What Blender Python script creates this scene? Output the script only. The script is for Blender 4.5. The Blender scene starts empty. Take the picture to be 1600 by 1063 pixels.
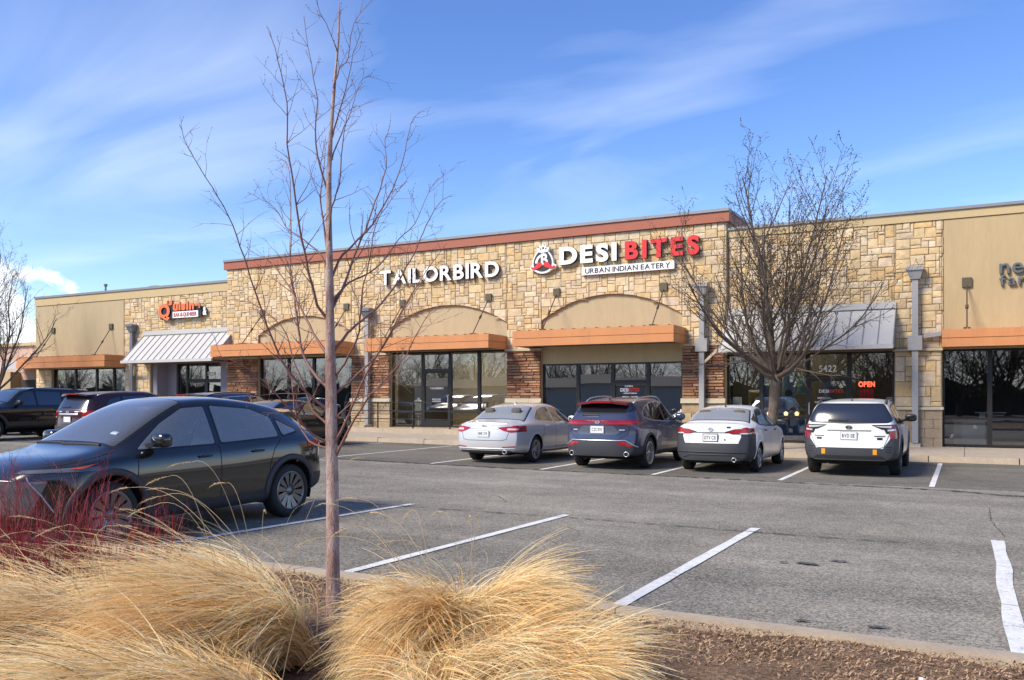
import bpy, bmesh, math, random
import numpy as np
from mathutils import Vector, Matrix
from mathutils.bvhtree import BVHTree

R = math.radians
SC = bpy.context.scene
COL = SC.collection
PI = math.pi

# ------------------------------------------------------------------ camera
cam_d = bpy.data.cameras.new('camera')
cam = bpy.data.objects.new('camera', cam_d); COL.objects.link(cam)
cam.location = (0, 0, 1.63)
cam.rotation_euler = (R(90), 0, R(28))
cam_d.sensor_width = 36; cam_d.lens = 36*1330/1600
cam_d.shift_y = 90.5/1600
cam_d.clip_start = 0.05; cam_d.clip_end = 2000
SC.camera = cam

# ------------------------------------------------------------------ view
SC.view_settings.view_transform = 'Standard'
SC.view_settings.look = 'None'
SC.view_settings.gamma = 1
SC.view_settings.use_curve_mapping = False
SC.view_settings.exposure = 1.16

# ------------------------------------------------------------------ sky and sun
SUN_EL, SUN_AZ = R(42), R(213)      # azimuth clockwise from +Y: the sun stands behind the camera's left shoulder
W = bpy.data.worlds.new('World'); SC.world = W; W.use_nodes = True
nt = W.node_tree; nt.nodes.clear()
def N(t, typ, **kw):
    n = t.nodes.new(typ)
    for k, v in kw.items(): setattr(n, k, v)
    return n
def L(t, a, b): t.links.new(a, b)
out = N(nt, 'ShaderNodeOutputWorld'); bg = N(nt, 'ShaderNodeBackground')
bg.inputs[1].default_value = 0.101
sky = N(nt, 'ShaderNodeTexSky', sky_type='NISHITA', sun_disc=False)
sky.sun_elevation = SUN_EL; sky.sun_rotation = SUN_AZ
sky.altitude = 1600; sky.air_density = 1.15; sky.dust_density = 0.6; sky.ozone_density = 2.2
hsv = N(nt, 'ShaderNodeHueSaturation'); hsv.inputs['Saturation'].default_value = 1.22; hsv.inputs['Hue'].default_value = 0.514; hsv.inputs['Value'].default_value = 1.0
L(nt, sky.outputs[0], hsv.inputs['Color'])
tc = N(nt, 'ShaderNodeTexCoord')
def vmath(t, op, a, b=None):
    n = N(t, 'ShaderNodeVectorMath', operation=op)
    for i, x in enumerate((a, b)):
        if x is None: continue
        if isinstance(x, (tuple, list)): n.inputs[i].default_value = x
        else: L(t, x, n.inputs[i])
    return n
def fmath(t, op, a, b=None, clamp=False):
    n = N(t, 'ShaderNodeMath', operation=op); n.use_clamp = clamp
    for i, x in enumerate((a, b)):
        if x is None: continue
        if isinstance(x, (int, float)): n.inputs[i].default_value = x
        else: L(t, x, n.inputs[i])
    return n.outputs[0]
def ramp(t, fac, stops, interp='LINEAR'):
    n = N(t, 'ShaderNodeValToRGB'); cr = n.color_ramp; cr.interpolation = interp
    while len(cr.elements) < len(stops): cr.elements.new(0.5)
    for e, (p, c) in zip(cr.elements, stops):
        e.position = p; e.color = (c, c, c, 1) if isinstance(c, (int, float)) else (*c, 1)
    L(t, fac, n.inputs[0]); return n.outputs[0]
def noise(t, vec, scale, detail=3, rough=0.55, dist=0.0):
    n = N(t, 'ShaderNodeTexNoise'); n.inputs['Scale'].default_value = scale
    n.inputs['Detail'].default_value = detail; n.inputs['Roughness'].default_value = rough
    n.inputs['Distortion'].default_value = dist
    if vec is not None: L(t, vec, n.inputs['Vector'])
    return n
sep = N(nt, 'ShaderNodeSeparateXYZ'); L(nt, tc.outputs['Generated'], sep.inputs[0])
up = fmath(nt, 'MAXIMUM', sep.outputs[2], 0.0)
den = fmath(nt, 'ADD', up, 0.12)
cx_ = fmath(nt, 'DIVIDE', sep.outputs[0], den); cy_ = fmath(nt, 'DIVIDE', sep.outputs[1], den)
comb = N(nt, 'ShaderNodeCombineXYZ'); L(nt, cx_, comb.inputs[0]); L(nt, cy_, comb.inputs[1])
# high cirrus: long wind-combed streaks in a flat layer
mp = N(nt, 'ShaderNodeMapping'); mp.inputs['Rotation'].default_value = (0, 0, R(-10)); mp.inputs['Scale'].default_value = (0.75, 1.45, 1)
mp.inputs['Location'].default_value = (11.2447, 1.2557, 0)
L(nt, comb.outputs[0], mp.inputs[0])
n1 = noise(nt, mp.outputs[0], 0.9, 5, 0.48, 0.9)
mp2 = N(nt, 'ShaderNodeMapping'); mp2.inputs['Scale'].default_value = (0.35, 0.35, 1); mp2.inputs['Location'].default_value = (24.7157, 6.0935, 0)
L(nt, comb.outputs[0], mp2.inputs[0])
n2 = noise(nt, mp2.outputs[0], 1.0, 2, 0.5)
cir = fmath(nt, 'MULTIPLY', ramp(nt, n1.outputs['Fac'], [(0.46, 0.0), (0.76, 1.0)]), ramp(nt, n2.outputs['Fac'], [(0.42, 0.04), (0.62, 1.0)]))
# low cumulus banked along the horizon
mp3 = N(nt, 'ShaderNodeMapping'); mp3.inputs['Scale'].default_value = (9, 9, 15)
L(nt, tc.outputs['Generated'], mp3.inputs[0])
n3 = noise(nt, mp3.outputs[0], 1.0, 5, 0.5)
hgt = fmath(nt, 'SUBTRACT', n3.outputs['Fac'], fmath(nt, 'MULTIPLY', up, 3.3))
cum = ramp(nt, hgt, [(0.20, 0.0), (0.245, 1.0)])
mx = N(nt, 'ShaderNodeMixRGB'); L(nt, fmath(nt, 'MULTIPLY', cir, 0.34, True), mx.inputs[0]); L(nt, hsv.outputs[0], mx.inputs[1])
mx.inputs[2].default_value = (6.6, 7.0, 7.6, 1)
mx2 = N(nt, 'ShaderNodeMixRGB'); L(nt, fmath(nt, 'MULTIPLY', cum, 0.85), mx2.inputs[0]); L(nt, mx.outputs[0], mx2.inputs[1])
mx2.inputs[2].default_value = (6.6, 6.7, 6.9, 1)
L(nt, mx2.outputs[0], bg.inputs[0]); L(nt, bg.outputs[0], out.inputs[0])

sd = bpy.data.lights.new('sun', 'SUN'); sun = bpy.data.objects.new('sun', sd); COL.objects.link(sun)
sd.energy = 2.6; sd.angle = R(20); sd.color = (1.0, 0.90, 0.74)
sdir = Vector((math.sin(SUN_AZ)*math.cos(SUN_EL), math.cos(SUN_AZ)*math.cos(SUN_EL), math.sin(SUN_EL)))
sun.rotation_euler = sdir.to_track_quat('Z', 'Y').to_euler()

# ------------------------------------------------------------------ helpers
def tag(o, label=None, cat=None, group=None, kind=None):
    if label: o['label'] = label
    if cat: o['category'] = cat
    if group: o['group'] = group
    if kind: o['kind'] = kind
    return o
def thing(name, label, cat, loc=(0, 0, 0), rz=0.0, group=None, kind=None):
    o = bpy.data.objects.new(name, None); COL.objects.link(o)
    o.location = loc; o.rotation_euler = (0, 0, rz); o.empty_display_size = 0.2
    return tag(o, label, cat, group, kind)
def link(name, me, parent=None, loc=(0, 0, 0)):
    o = bpy.data.objects.new(name, me); COL.objects.link(o); o.location = loc
    if parent is not None: o.parent = parent
    return o
def empty(name, parent=None, loc=(0, 0, 0)):
    o = bpy.data.objects.new(name, None); COL.objects.link(o); o.location = loc; o.empty_display_size = 0.1
    if parent is not None: o.parent = parent
    return o

class MB:
    """collects simple shapes into one mesh"""
    def __init__(s): s.v = []; s.f = []; s.mi = []; s.cur = 0
    def add(s, vs, fs):
        b = len(s.v); s.v.extend(vs)
        for f in fs: s.f.append(tuple(i+b for i in f)); s.mi.append(s.cur)
    def box(s, x0, x1, y0, y1, z0, z1):
        if x0 > x1: x0, x1 = x1, x0
        if y0 > y1: y0, y1 = y1, y0
        if z0 > z1: z0, z1 = z1, z0
        s.add([(x0,y0,z0),(x1,y0,z0),(x1,y1,z0),(x0,y1,z0),(x0,y0,z1),(x1,y0,z1),(x1,y1,z1),(x0,y1,z1)],
              [(3,2,1,0),(4,5,6,7),(0,1,5,4),(1,2,6,5),(2,3,7,6),(3,0,4,7)])
        return s
    def hexa(s, p):      # 8 points, bottom 4 ccw then top 4
        s.add(p, [(3,2,1,0),(4,5,6,7),(0,1,5,4),(1,2,6,5),(2,3,7,6),(3,0,4,7)]); return s
    def quad(s, a, b, c, d): s.add([a, b, c, d], [(0,1,2,3)]); return s
    def prism_y(s, poly, y0, y1):      # poly in (x,z); ccw seen from -Y
        n = len(poly)
        vs = [(x, y0, z) for x, z in poly] + [(x, y1, z) for x, z in poly]
        fs = [tuple(range(n)), tuple(range(2*n-1, n-1, -1))]
        for i in range(n):
            j = (i+1) % n; fs.append((i, i+n, j+n, j))
        s.add(vs, fs); return s
    def prism_x(s, poly, x0, x1):      # poly in (y,z)
        n = len(poly)
        vs = [(x0, y, z) for y, z in poly] + [(x1, y, z) for y, z in poly]
        fs = [tuple(range(n-1, -1, -1)), tuple(range(n, 2*n))]
        for i in range(n):
            j = (i+1) % n; fs.append((i, j, j+n, i+n))
        s.add(vs, fs); return s
    def tube(s, pts, rad, n=6, cap=True):
        pts = [Vector(p) for p in pts]; m = len(pts)
        if isinstance(rad, (int, float)): rad = [rad]*m
        vs = []; u = None
        for i, p in enumerate(pts):
            t = (pts[min(i+1, m-1)] - pts[max(i-1, 0)])
            if t.length < 1e-9: t = Vector((0, 0, 1))
            t.normalize()
            if u is None:
                u = t.orthogonal().normalized()
            else:
                u = (u - t*u.dot(t))
                u = u.normalized() if u.length > 1e-6 else t.orthogonal().normalized()
            w = t.cross(u)
            for k in range(n):
                a = 2*PI*k/n
                q = p + (u*math.cos(a) + w*math.sin(a))*rad[i]
                vs.append((q.x, q.y, q.z))
        fs = []
        for i in range(m-1):
            for k in range(n):
                k2 = (k+1) % n
                fs.append((i*n+k, i*n+k2, (i+1)*n+k2, (i+1)*n+k))
        if cap and n > 2:
            fs.append(tuple(range(n-1, -1, -1))); fs.append(tuple((m-1)*n+k for k in range(n)))
        s.add(vs, fs); return s
    def lathe(s, prof, n=24, axis='z', c=(0, 0, 0), close=False):     # prof (r, h)
        vs = []
        for r, h in prof:
            for k in range(n):
                a = 2*PI*k/n; x, y = r*math.cos(a), r*math.sin(a)
                if axis == 'z': vs.append((c[0]+x, c[1]+y, c[2]+h))
                elif axis == 'y': vs.append((c[0]+x, c[1]+h, c[2]+y))
                else: vs.append((c[0]+h, c[1]+x, c[2]+y))
        m = len(prof); fs = []
        rng = m if close else m-1
        for i in range(rng):
            i2 = (i+1) % m
            for k in range(n):
                k2 = (k+1) % n
                fs.append((i*n+k, i*n+k2, i2*n+k2, i2*n+k))
        s.add(vs, fs); return s
    def mesh(s, name, mats, smooth=False, off=None):
        me = bpy.data.meshes.new(name)
        v = s.v
        if off is not None:
            v = [(a-off[0], b-off[1], c-off[2]) for a, b, c in v]
        me.from_pydata(v, [], s.f)
        if not isinstance(mats, (list, tuple)): mats = [mats]
        for m in mats: me.materials.append(m)
        if len(mats) > 1: me.polygons.foreach_set('material_index', s.mi)
        if smooth: me.polygons.foreach_set('use_smooth', [True]*len(s.f))
        me.update(); return me
    def build(s, name, mats, parent=None, smooth=False, off=None):
        return link(name, s.mesh(name, mats, smooth, off), parent)
def fix_normals(me):
    bm = bmesh.new(); bm.from_mesh(me); bmesh.ops.recalc_face_normals(bm, faces=bm.faces); bm.to_mesh(me); bm.free()
def smooth_angle(me, ang=35):
    bm = bmesh.new(); bm.from_mesh(me)
    for f in bm.faces: f.smooth = True
    for e in bm.edges:
        if len(e.link_faces) == 2 and e.calc_face_angle(0) > R(ang): e.smooth = False
    bm.to_mesh(me); bm.free()

# ------------------------------------------------------------------ materials
MATS = {}
def mat(name, col, rough=0.6, metal=0.0, spec=0.5, var=0.0, vscale=3.0, bump=0.0, bscale=60.0, coat=0.0, emit=0.0, col2=None, src=None, ior=None, stretch=None):
    m = bpy.data.materials.new(name); m.use_nodes = True
    t = m.node_tree; b = t.nodes['Principled BSDF']
    b.inputs['Base Color'].default_value = (*col, 1); b.inputs['Roughness'].default_value = rough
    b.inputs['Metallic'].default_value = metal; b.inputs['Specular IOR Level'].default_value = spec
    b.inputs['Coat Weight'].default_value = coat; b.inputs['Coat Roughness'].default_value = 0.03
    if ior: b.inputs['IOR'].default_value = ior
    if emit:
        b.inputs['Emission Color'].default_value = (*col, 1); b.inputs['Emission Strength'].default_value = emit
    geo = None
    if var or bump or src:
        geo = N(t, 'ShaderNodeNewGeometry'); vec = geo.outputs['Position']
        if stretch:
            mpn = N(t, 'ShaderNodeMapping'); mpn.inputs['Scale'].default_value = stretch; L(t, vec, mpn.inputs[0]); vec = mpn.outputs[0]
    if src or var:
        if src == 'object':
            oi = N(t, 'ShaderNodeObjectInfo'); base = oi.outputs['Color']
        elif src == 'attr':
            at = N(t, 'ShaderNodeAttribute', attribute_name='tint'); base = at.outputs['Color']
        else:
            rgb = N(t, 'ShaderNodeRGB'); rgb.outputs[0].default_value = (*col, 1); base = rgb.outputs[0]
        if var:
            n_ = noise(t, vec, vscale, 6, 0.6)
            n_b = noise(t, vec, vscale*9, 4, 0.6)
            f_ = fmath(t, 'ADD', fmath(t, 'MULTIPLY', n_.outputs['Fac'], 0.6), fmath(t, 'MULTIPLY', n_b.outputs['Fac'], 0.4))
            if col2 is not None:
                mr = N(t, 'ShaderNodeMixRGB'); L(t, ramp(t, f_, [(0.5-0.25*(1.01-min(var, 1)), 0.0), (0.5+0.25*(1.01-min(var, 1))+0.02, 1.0)]), mr.inputs[0])
                L(t, base, mr.inputs[1]); mr.inputs[2].default_value = (*col2, 1); base = mr.outputs[0]
            else:
                mr = N(t, 'ShaderNodeMixRGB', blend_type='MULTIPLY'); mr.inputs[0].default_value = 1
                L(t, base, mr.inputs[1]); L(t, ramp(t, f_, [(0.25, 1-var), (0.75, 1+var*0.6)]), mr.inputs[2]); base = mr.outputs[0]
        L(t, base, b.inputs['Base Color'])
    if bump:
        nb = noise(t, vec, bscale, 5, 0.65)
        bn = N(t, 'ShaderNodeBump'); bn.inputs['Strength'].default_value = bump; bn.inputs['Distance'].default_value = 0.02
        L(t, nb.outputs['Fac'], bn.inputs['Height']); L(t, bn.outputs[0], b.inputs['Normal'])
    MATS[name] = m; return m

def glass_mat(name, tint=(0.62, 0.64, 0.61), refl=3.4, ior=1.6, sky_sheen=0.0):
    """thin pane: part mirror by Fresnel, part tinted see-through"""
    m = bpy.data.materials.new(name); m.use_nodes = True; t = m.node_tree; t.nodes.clear()
    o = N(t, 'ShaderNodeOutputMaterial'); tr = N(t, 'ShaderNodeBsdfTransparent'); gl = N(t, 'ShaderNodeBsdfGlossy')
    tr.inputs[0].default_value = (*tint, 1); gl.inputs[0].default_value = (0.95, 0.97, 1, 1); gl.inputs['Roughness'].default_value = 0.012
    fr = N(t, 'ShaderNodeFresnel'); fr.inputs[0].default_value = ior
    geo = N(t, 'ShaderNodeNewGeometry')
    nb = noise(t, geo.outputs['Position'], 0.7, 1, 0.4); bn = N(t, 'ShaderNodeBump'); bn.inputs['Strength'].default_value = 0.02; bn.inputs['Distance'].default_value = 0.05
    L(t, nb.outputs['Fac'], bn.inputs['Height']); L(t, bn.outputs[0], gl.inputs['Normal'])
    mxs = N(t, 'ShaderNodeMixShader'); L(t, fmath(t, 'MULTIPLY', fr.outputs[0], refl, True), mxs.inputs[0])
    L(t, tr.outputs[0], mxs.inputs[1]); L(t, gl.outputs[0], mxs.inputs[2]); 
    res = mxs.outputs[0]
    if sky_sheen:      # pale diffuse layer standing in for bright sky reflected in the pane
        df = N(t, 'ShaderNodeBsdfDiffuse'); df.inputs[0].default_value = (.52, .53, .50, 1); m2 = N(t, 'ShaderNodeMixShader'); m2.inputs[0].default_value = sky_sheen
        L(t, res, m2.inputs[1]); L(t, df.outputs[0], m2.inputs[2]); res = m2.outputs[0]
    L(t, res, o.inputs[0])
    MATS[name] = m; return m

M = dict(
    asphalt=None,
    paint=mat('road_paint', (0.72, 0.72, 0.69), 0.7, var=0.28, vscale=14, bump=0.3, bscale=120),
    concrete=mat('concrete', (0.40, 0.335, 0.26), 0.85, var=0.25, vscale=2.2, bump=0.25, bscale=90),
    concrete_edge=mat('concrete_kerb', (0.43, 0.35, 0.255), 0.85, var=0.3, vscale=2.5, bump=0.3, bscale=90),
    stone=mat('sandstone', (0.5, 0.4, 0.25), 0.85, src='object', var=0.42, vscale=5.5, bump=1.0, bscale=13),
    stone_s=mat('sandstone_small', (0.5, 0.4, 0.25), 0.85, src='attr', var=0.42, vscale=5.5, bump=1.0, bscale=13),
    ledge=mat('ledgestone', (0.35, 0.2, 0.12), 0.85, src='object', var=0.4, vscale=7, bump=0.8, bscale=22),
    mortar=mat('mortar', (0.33, 0.245, 0.145), 0.95, var=0.2, bump=0.3, bscale=60),
    mortar_dark=mat('mortar_dark', (0.11, 0.07, 0.05), 0.95, var=0.2),
    stucco=mat('stucco_tan', (0.46, 0.345, 0.19), 0.9, stretch=(2.2, 2.2, .35), var=0.15, vscale=0.9, bump=0.25, bscale=180),
    stucco_l=mat('stucco_cream', (0.435, 0.345, 0.21), 0.9, stretch=(2.2, 2.2, .35), var=0.15, vscale=0.9, bump=0.25, bscale=180),
    cornice=mat('cornice_tan', (0.50, 0.38, 0.205), 0.85, var=0.08, vscale=1.2, bump=0.15, bscale=150),
    maroon=mat('maroon_metal', (0.33, 0.10, 0.055), 0.6, var=0.1, vscale=1.5),
    cap=mat('grey_coping', (0.24, 0.24, 0.25), 0.5, metal=0.3, var=0.1),
    orange=mat('orange_fascia', (0.55, 0.225, 0.078), 0.5, var=0.18, vscale=1.1, stretch=(2.5, 2.5, .6)),
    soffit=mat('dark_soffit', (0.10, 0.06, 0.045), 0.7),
    rod=mat('rusted_rod', (0.07, 0.05, 0.035), 0.6, metal=0.3),
    plate=mat('bronze_plate', (0.10, 0.085, 0.05), 0.6, metal=0.3),
    awn=mat('galvanised_roof', (0.51, 0.50, 0.475), 0.45, metal=0.15, var=0.10, vscale=1.3),
    awnseam=mat('roof_seam', (0.30, 0.31, 0.33), 0.5, metal=0.3),
    pipe=mat('painted_downspout', (0.30, 0.30, 0.305), 0.5, var=0.1, vscale=2),
    pipe_d=mat('dark_conductor_head', (0.15, 0.165, 0.19), 0.45, metal=0.2, var=0.15, vscale=3),
    frame=mat('bronze_frame', (0.022, 0.020, 0.018), 0.4, metal=0.3),
    purple=mat('purple_grey_column', (0.22, 0.21, 0.26), 0.8, var=0.08),
    ledgecap=mat('ledge_cap_block', (0.46, 0.40, 0.29), 0.9, var=0.2, vscale=3, bump=0.3, bscale=50),
    cmu=mat('split_block', (0.34, 0.26, 0.175), 0.9, var=0.3, vscale=6, bump=0.6, bscale=40),
    glass=glass_mat('shop_glass'),
    steel_black=mat('black_railing', (0.02, 0.02, 0.022), 0.45, metal=0.3),
    white=mat('sign_white', (0.82, 0.82, 0.81), 0.4),
    red=mat('sign_red', (0.62, 0.022, 0.022), 0.4),
    signblack=mat('sign_black', (0.02, 0.02, 0.022), 0.5),
    signorange=mat('sign_orange', (0.80, 0.16, 0.05), 0.4),
    signgrey=mat('sign_bronze', (0.045, 0.045, 0.042), 0.45, metal=0.3),
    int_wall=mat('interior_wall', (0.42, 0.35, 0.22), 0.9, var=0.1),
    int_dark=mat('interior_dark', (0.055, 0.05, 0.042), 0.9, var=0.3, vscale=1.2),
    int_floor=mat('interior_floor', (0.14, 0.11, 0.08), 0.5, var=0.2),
    wood=mat('brown_wood', (0.16, 0.07, 0.035), 0.5, var=0.3, vscale=4),
    lamp=mat('lamp_glow', (1.0, 0.86, 0.6), 0.5, emit=30.0),
    neon=mat('neon_red', (1.0, 0.10, 0.05), 0.4, emit=2.2),
    roof=mat('roof_membrane', (0.4, 0.4, 0.38), 0.9),
    peach=mat('peach_stucco', (0.55, 0.36, 0.27), 0.9, var=0.08),
)
# asphalt
def asphalt_mat(name, dark, light):
    m = bpy.data.materials.new(name); m.use_nodes = True; t = m.node_tree; b = t.nodes['Principled BSDF']
    geo = N(t, 'ShaderNodeNewGeometry'); P = geo.outputs['Position']
    vo = N(t, 'ShaderNodeTexVoronoi'); vo.inputs['Scale'].default_value = 62; L(t, P, vo.inputs['Vector'])
    wn = N(t, 'ShaderNodeSeparateColor'); L(t, vo.outputs['Color'], wn.inputs[0])
    fine = noise(t, P, 34, 4, 0.7); mid = noise(t, P, 2.6, 5, 0.6); big = noise(t, P, 0.22, 4, 0.55, 0.4)
    f_ = fmath(t, 'ADD', fmath(t, 'MULTIPLY', wn.outputs[0], 0.42), fmath(t, 'MULTIPLY', fine.outputs['Fac'], 0.35))
    f_ = fmath(t, 'ADD', f_, fmath(t, 'MULTIPLY', mid.outputs['Fac'], 0.25))
    f_ = fmath(t, 'ADD', f_, fmath(t, 'MULTIPLY', fmath(t, 'SUBTRACT', big.outputs['Fac'], 0.5), 0.55))
    ml = N(t, 'ShaderNodeMapping'); ml.inputs['Scale'].default_value = (0.05, 1.1, 1); L(t, P, ml.inputs[0]); lane = noise(t, ml.outputs[0], 1.0, 3, 0.5)
    f_ = fmath(t, 'ADD', f_, fmath(t, 'MULTIPLY', fmath(t, 'SUBTRACT', lane.outputs['Fac'], 0.5), 0.35))
    d, l = dark, light
    L(t, ramp(t, f_, [(0.25, d), (0.55, tuple((p*0.55+q*0.45) for p, q in zip(d, l))), (0.85, l)]), b.inputs['Base Color'])
    b.inputs['Roughness'].default_value = 0.88
    bn = N(t, 'ShaderNodeBump'); bn.inputs['Strength'].default_value = 0.55; bn.inputs['Distance'].default_value = 0.012
    L(t, fmath(t, 'ADD', wn.outputs[0], fine.outputs['Fac']), bn.inputs['Height']); L(t, bn.outputs[0], b.inputs['Normal'])
    return m
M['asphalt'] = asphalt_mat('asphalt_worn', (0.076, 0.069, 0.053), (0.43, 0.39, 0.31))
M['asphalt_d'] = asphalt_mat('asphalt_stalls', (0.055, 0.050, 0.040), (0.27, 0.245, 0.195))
M['crack'] = mat('crack_sealer', (0.022, 0.021, 0.02), 0.9)
M['oil'] = mat('oil_stain', (0.085, 0.077, 0.066), 0.75, var=0.5, vscale=25)

pm_ = M['paint']; t_ = pm_.node_tree; b_ = t_.nodes['Principled BSDF']; src_ = b_.inputs['Base Color'].links[0].from_socket
g_ = N(t_, 'ShaderNodeNewGeometry'); w1 = noise(t_, g_.outputs['Position'], 55, 5, .75); w2 = noise(t_, g_.outputs['Position'], 3.5, 3, .6)
wf = ramp(t_, fmath(t_, 'ADD', w1.outputs['Fac'], fmath(t_, 'MULTIPLY', w2.outputs['Fac'], .55)), [(0.60, 0.0), (0.70, 1.0)])
mx_ = N(t_, 'ShaderNodeMixRGB'); L(t_, wf, mx_.inputs[0]); mx_.inputs[1].default_value = (.20, .185, .16, 1); L(t_, src_, mx_.inputs[2]); L(t_, mx_.outputs[0], b_.inputs['Base Color'])

def sst(a, b, x):
    x = min(max((x-a)/(b-a), 0), 1); return x*x*(3-2*x)
def zg(x, y):
    """the lot rises gently to the left end of the building"""
    return 0.0092*max(-8-x, 0)*sst(10, 17, y) if x < -8 else 0.0
# ================================================================== GROUND
rs = random.Random(7)
def sheet(name, x0, x1, y0, y1, m, dz=0.0, nx=1, ny=1, kind='structure', parent=None):
    mb = MB()
    for i in range(nx+1):
        for j in range(ny+1):
            x = x0+(x1-x0)*i/nx; y = y0+(y1-y0)*j/ny
            mb.v.append((x, y, zg(x, y)+dz))
    for i in range(nx):
        for j in range(ny):
            a = i*(ny+1)+j; mb.f.append((a, a+ny+1, a+ny+2, a+1)); mb.mi.append(0)
    o = mb.build(name, m, parent, smooth=True)
    if parent is None: o['kind'] = kind
    return o
ground = MB(); ground.quad((-900, -900, -0.30), (900, -900, -0.30), (900, 900, -0.30), (-900, 900, -0.30))
tag(ground.build('ground', mat('far_ground', (0.13, 0.115, 0.095), 0.95, var=0.3, vscale=0.05)), kind='structure')
lot = sheet('parking_lot', -90, 60, 5.0, 28.9, M['asphalt'], 0.0, 50, 24)
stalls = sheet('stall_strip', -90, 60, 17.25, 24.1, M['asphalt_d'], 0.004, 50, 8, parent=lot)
# painted lines
def paint_line(x, y0, y1, w=0.10, wob=0.0, dx=0.0):
    mb = MB(); n = 14; pr = []
    for i in range(n+1):
        t = i/n; y = y0+(y1-y0)*t
        c = x + dx*t + wob*(0.045*math.sin(t*9+1)+0.03*math.sin(t*21))
        ww = w*(1+0.10*rs.uniform(-1, 1))/2 + abs(wob)*0.02*math.sin(t*13)
        pr.append((c-ww, c+ww, y))
    for i in range(n):
        a, b = pr[i], pr[i+1]; z0, z1 = zg(x, a[2])+0.009, zg(x, b[2])+0.009
        mb.quad((a[0], a[2], z0), (a[1], a[2], z0), (b[1], b[2], z1), (b[0], b[2], z1))
    mb.build('painted_line', M['paint'], lot)
for x in (-0.53, -3.22, -5.83, -8.47, -11.43, -14.75, -17.55, -20.2, -22.85, -25.5, -28.1, -30.7, -33.4): paint_line(x, 17.3, 23.6)
for x, dx in ((-2.40, 0.10), (-5.10, 0.22), (-7.92, 0.45), (-10.6, 0.2), (-13.4, 0.2)): paint_line(x, 5.9, 10.8, 0.115, 0, dx)
paint_line(0.31, 5.9, 11.15, 0.125, 0.22, 0.02)
# cracks and stains lying on the asphalt
def crack(pts, w):
    mb = MB(); P = []
    for (x0, y0), (x1, y1) in zip(pts[:-1], pts[1:]):
        n = max(2, int(math.hypot(x1-x0, y1-y0)/0.12))
        for i in range(n):
            t = i/n; P.append((x0+(x1-x0)*t+rs.uniform(-.012, .012), y0+(y1-y0)*t+rs.uniform(-.016, .016)))
    for a, b in zip(P[:-1], P[1:]):
        w0 = w*rs.uniform(0.25, 1.1); dx, dy = b[0]-a[0], b[1]-a[1]; l = math.hypot(dx, dy) or 1; nx, ny = -dy/l*w0/2, dx/l*w0/2
        z = zg(a[0], a[1])+0.0125
        mb.quad((a[0]-nx, a[1]-ny, z), (b[0]-nx, b[1]-ny, z), (b[0]+nx, b[1]+ny, z), (a[0]+nx, a[1]+ny, z))
    mb.build('crack', M['crack'], lot)
crack([(-34, 17.1), (-15.6, 17.22), (-10.9, 17.2), (-5.9, 17.15), (-2.2, 16.9), (-0.2, 16.75), (0.6, 16.35), (2.5, 16.2), (9, 16.3)], 0.10)
crack([(-12, 10.6), (-7.8, 10.5), (-4.5, 10.55), (-1.4, 10.45), (-0.2, 10.5)], 0.035)
crack([(0.32, 14.4), (0.30, 12.9), (0.42, 11.4)], 0.009)
crack([(-0.9, 16.9), (1.4, 15.9), (6, 15.4)], 0.022)
for cpts, cw in (([(1.6, 9.2), (1.1, 8.6), (.95, 7.9), (.7, 7.4), (.75, 6.9), (.55, 6.3)], .009), ([(.95, 7.9), (.4, 7.7), (-.1, 7.75), (-.5, 7.5)], .007), ([(-3.2, 12.6), (-2.6, 12.2), (-1.9, 12.35), (-1.1, 12.0), (-.5, 12.1)], .012), ([(-6.6, 14.4), (-5.6, 13.9), (-5.1, 14.05), (-4.0, 13.6)], .014),
                  ([(-4.4, 8.9), (-3.9, 8.5), (-3.3, 8.55), (-2.9, 8.2)], .009), ([(-3.3, 8.55), (-3.2, 9.1), (-2.9, 9.5)], .007), ([(1.2, 13.3), (2.2, 12.9), (3.4, 13.1)], .014), ([(-10.2, 14.6), (-9.0, 14.2), (-7.9, 14.5)], .016), ([(-.9, 19.5), (.3, 19.1), (1.6, 19.6), (3, 19.2)], .02), ([(.4, 21.6), (1.5, 21.2), (2.6, 21.7)], .02)): crack(cpts, cw)
def stain(x, y, rx, ry):
    mb = MB(); n = 22; ph = rs.uniform(0, 6)
    pts = []
    for k in range(n):
        a = 2*PI*k/n; r = 1+0.28*math.sin(2*a+ph)+0.22*math.sin(5*a+ph*2)+rs.uniform(-.16, .16)
        pts.append((x+rx*r*math.cos(a), y+ry*r*math.sin(a), 0.0155))
    mb.add(pts, [tuple(range(n))]); mb.build('oil_stain', M['oil'], lot)
for s in ((-1.36, 8.7, .09, .06), (-1.1, 8.98, .07, .04), (-1.58, 8.66, .04, .03), (-0.55, 6.52, .06, .03), (-1.05, 6.45, .05, .025)): stain(*s)

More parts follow.
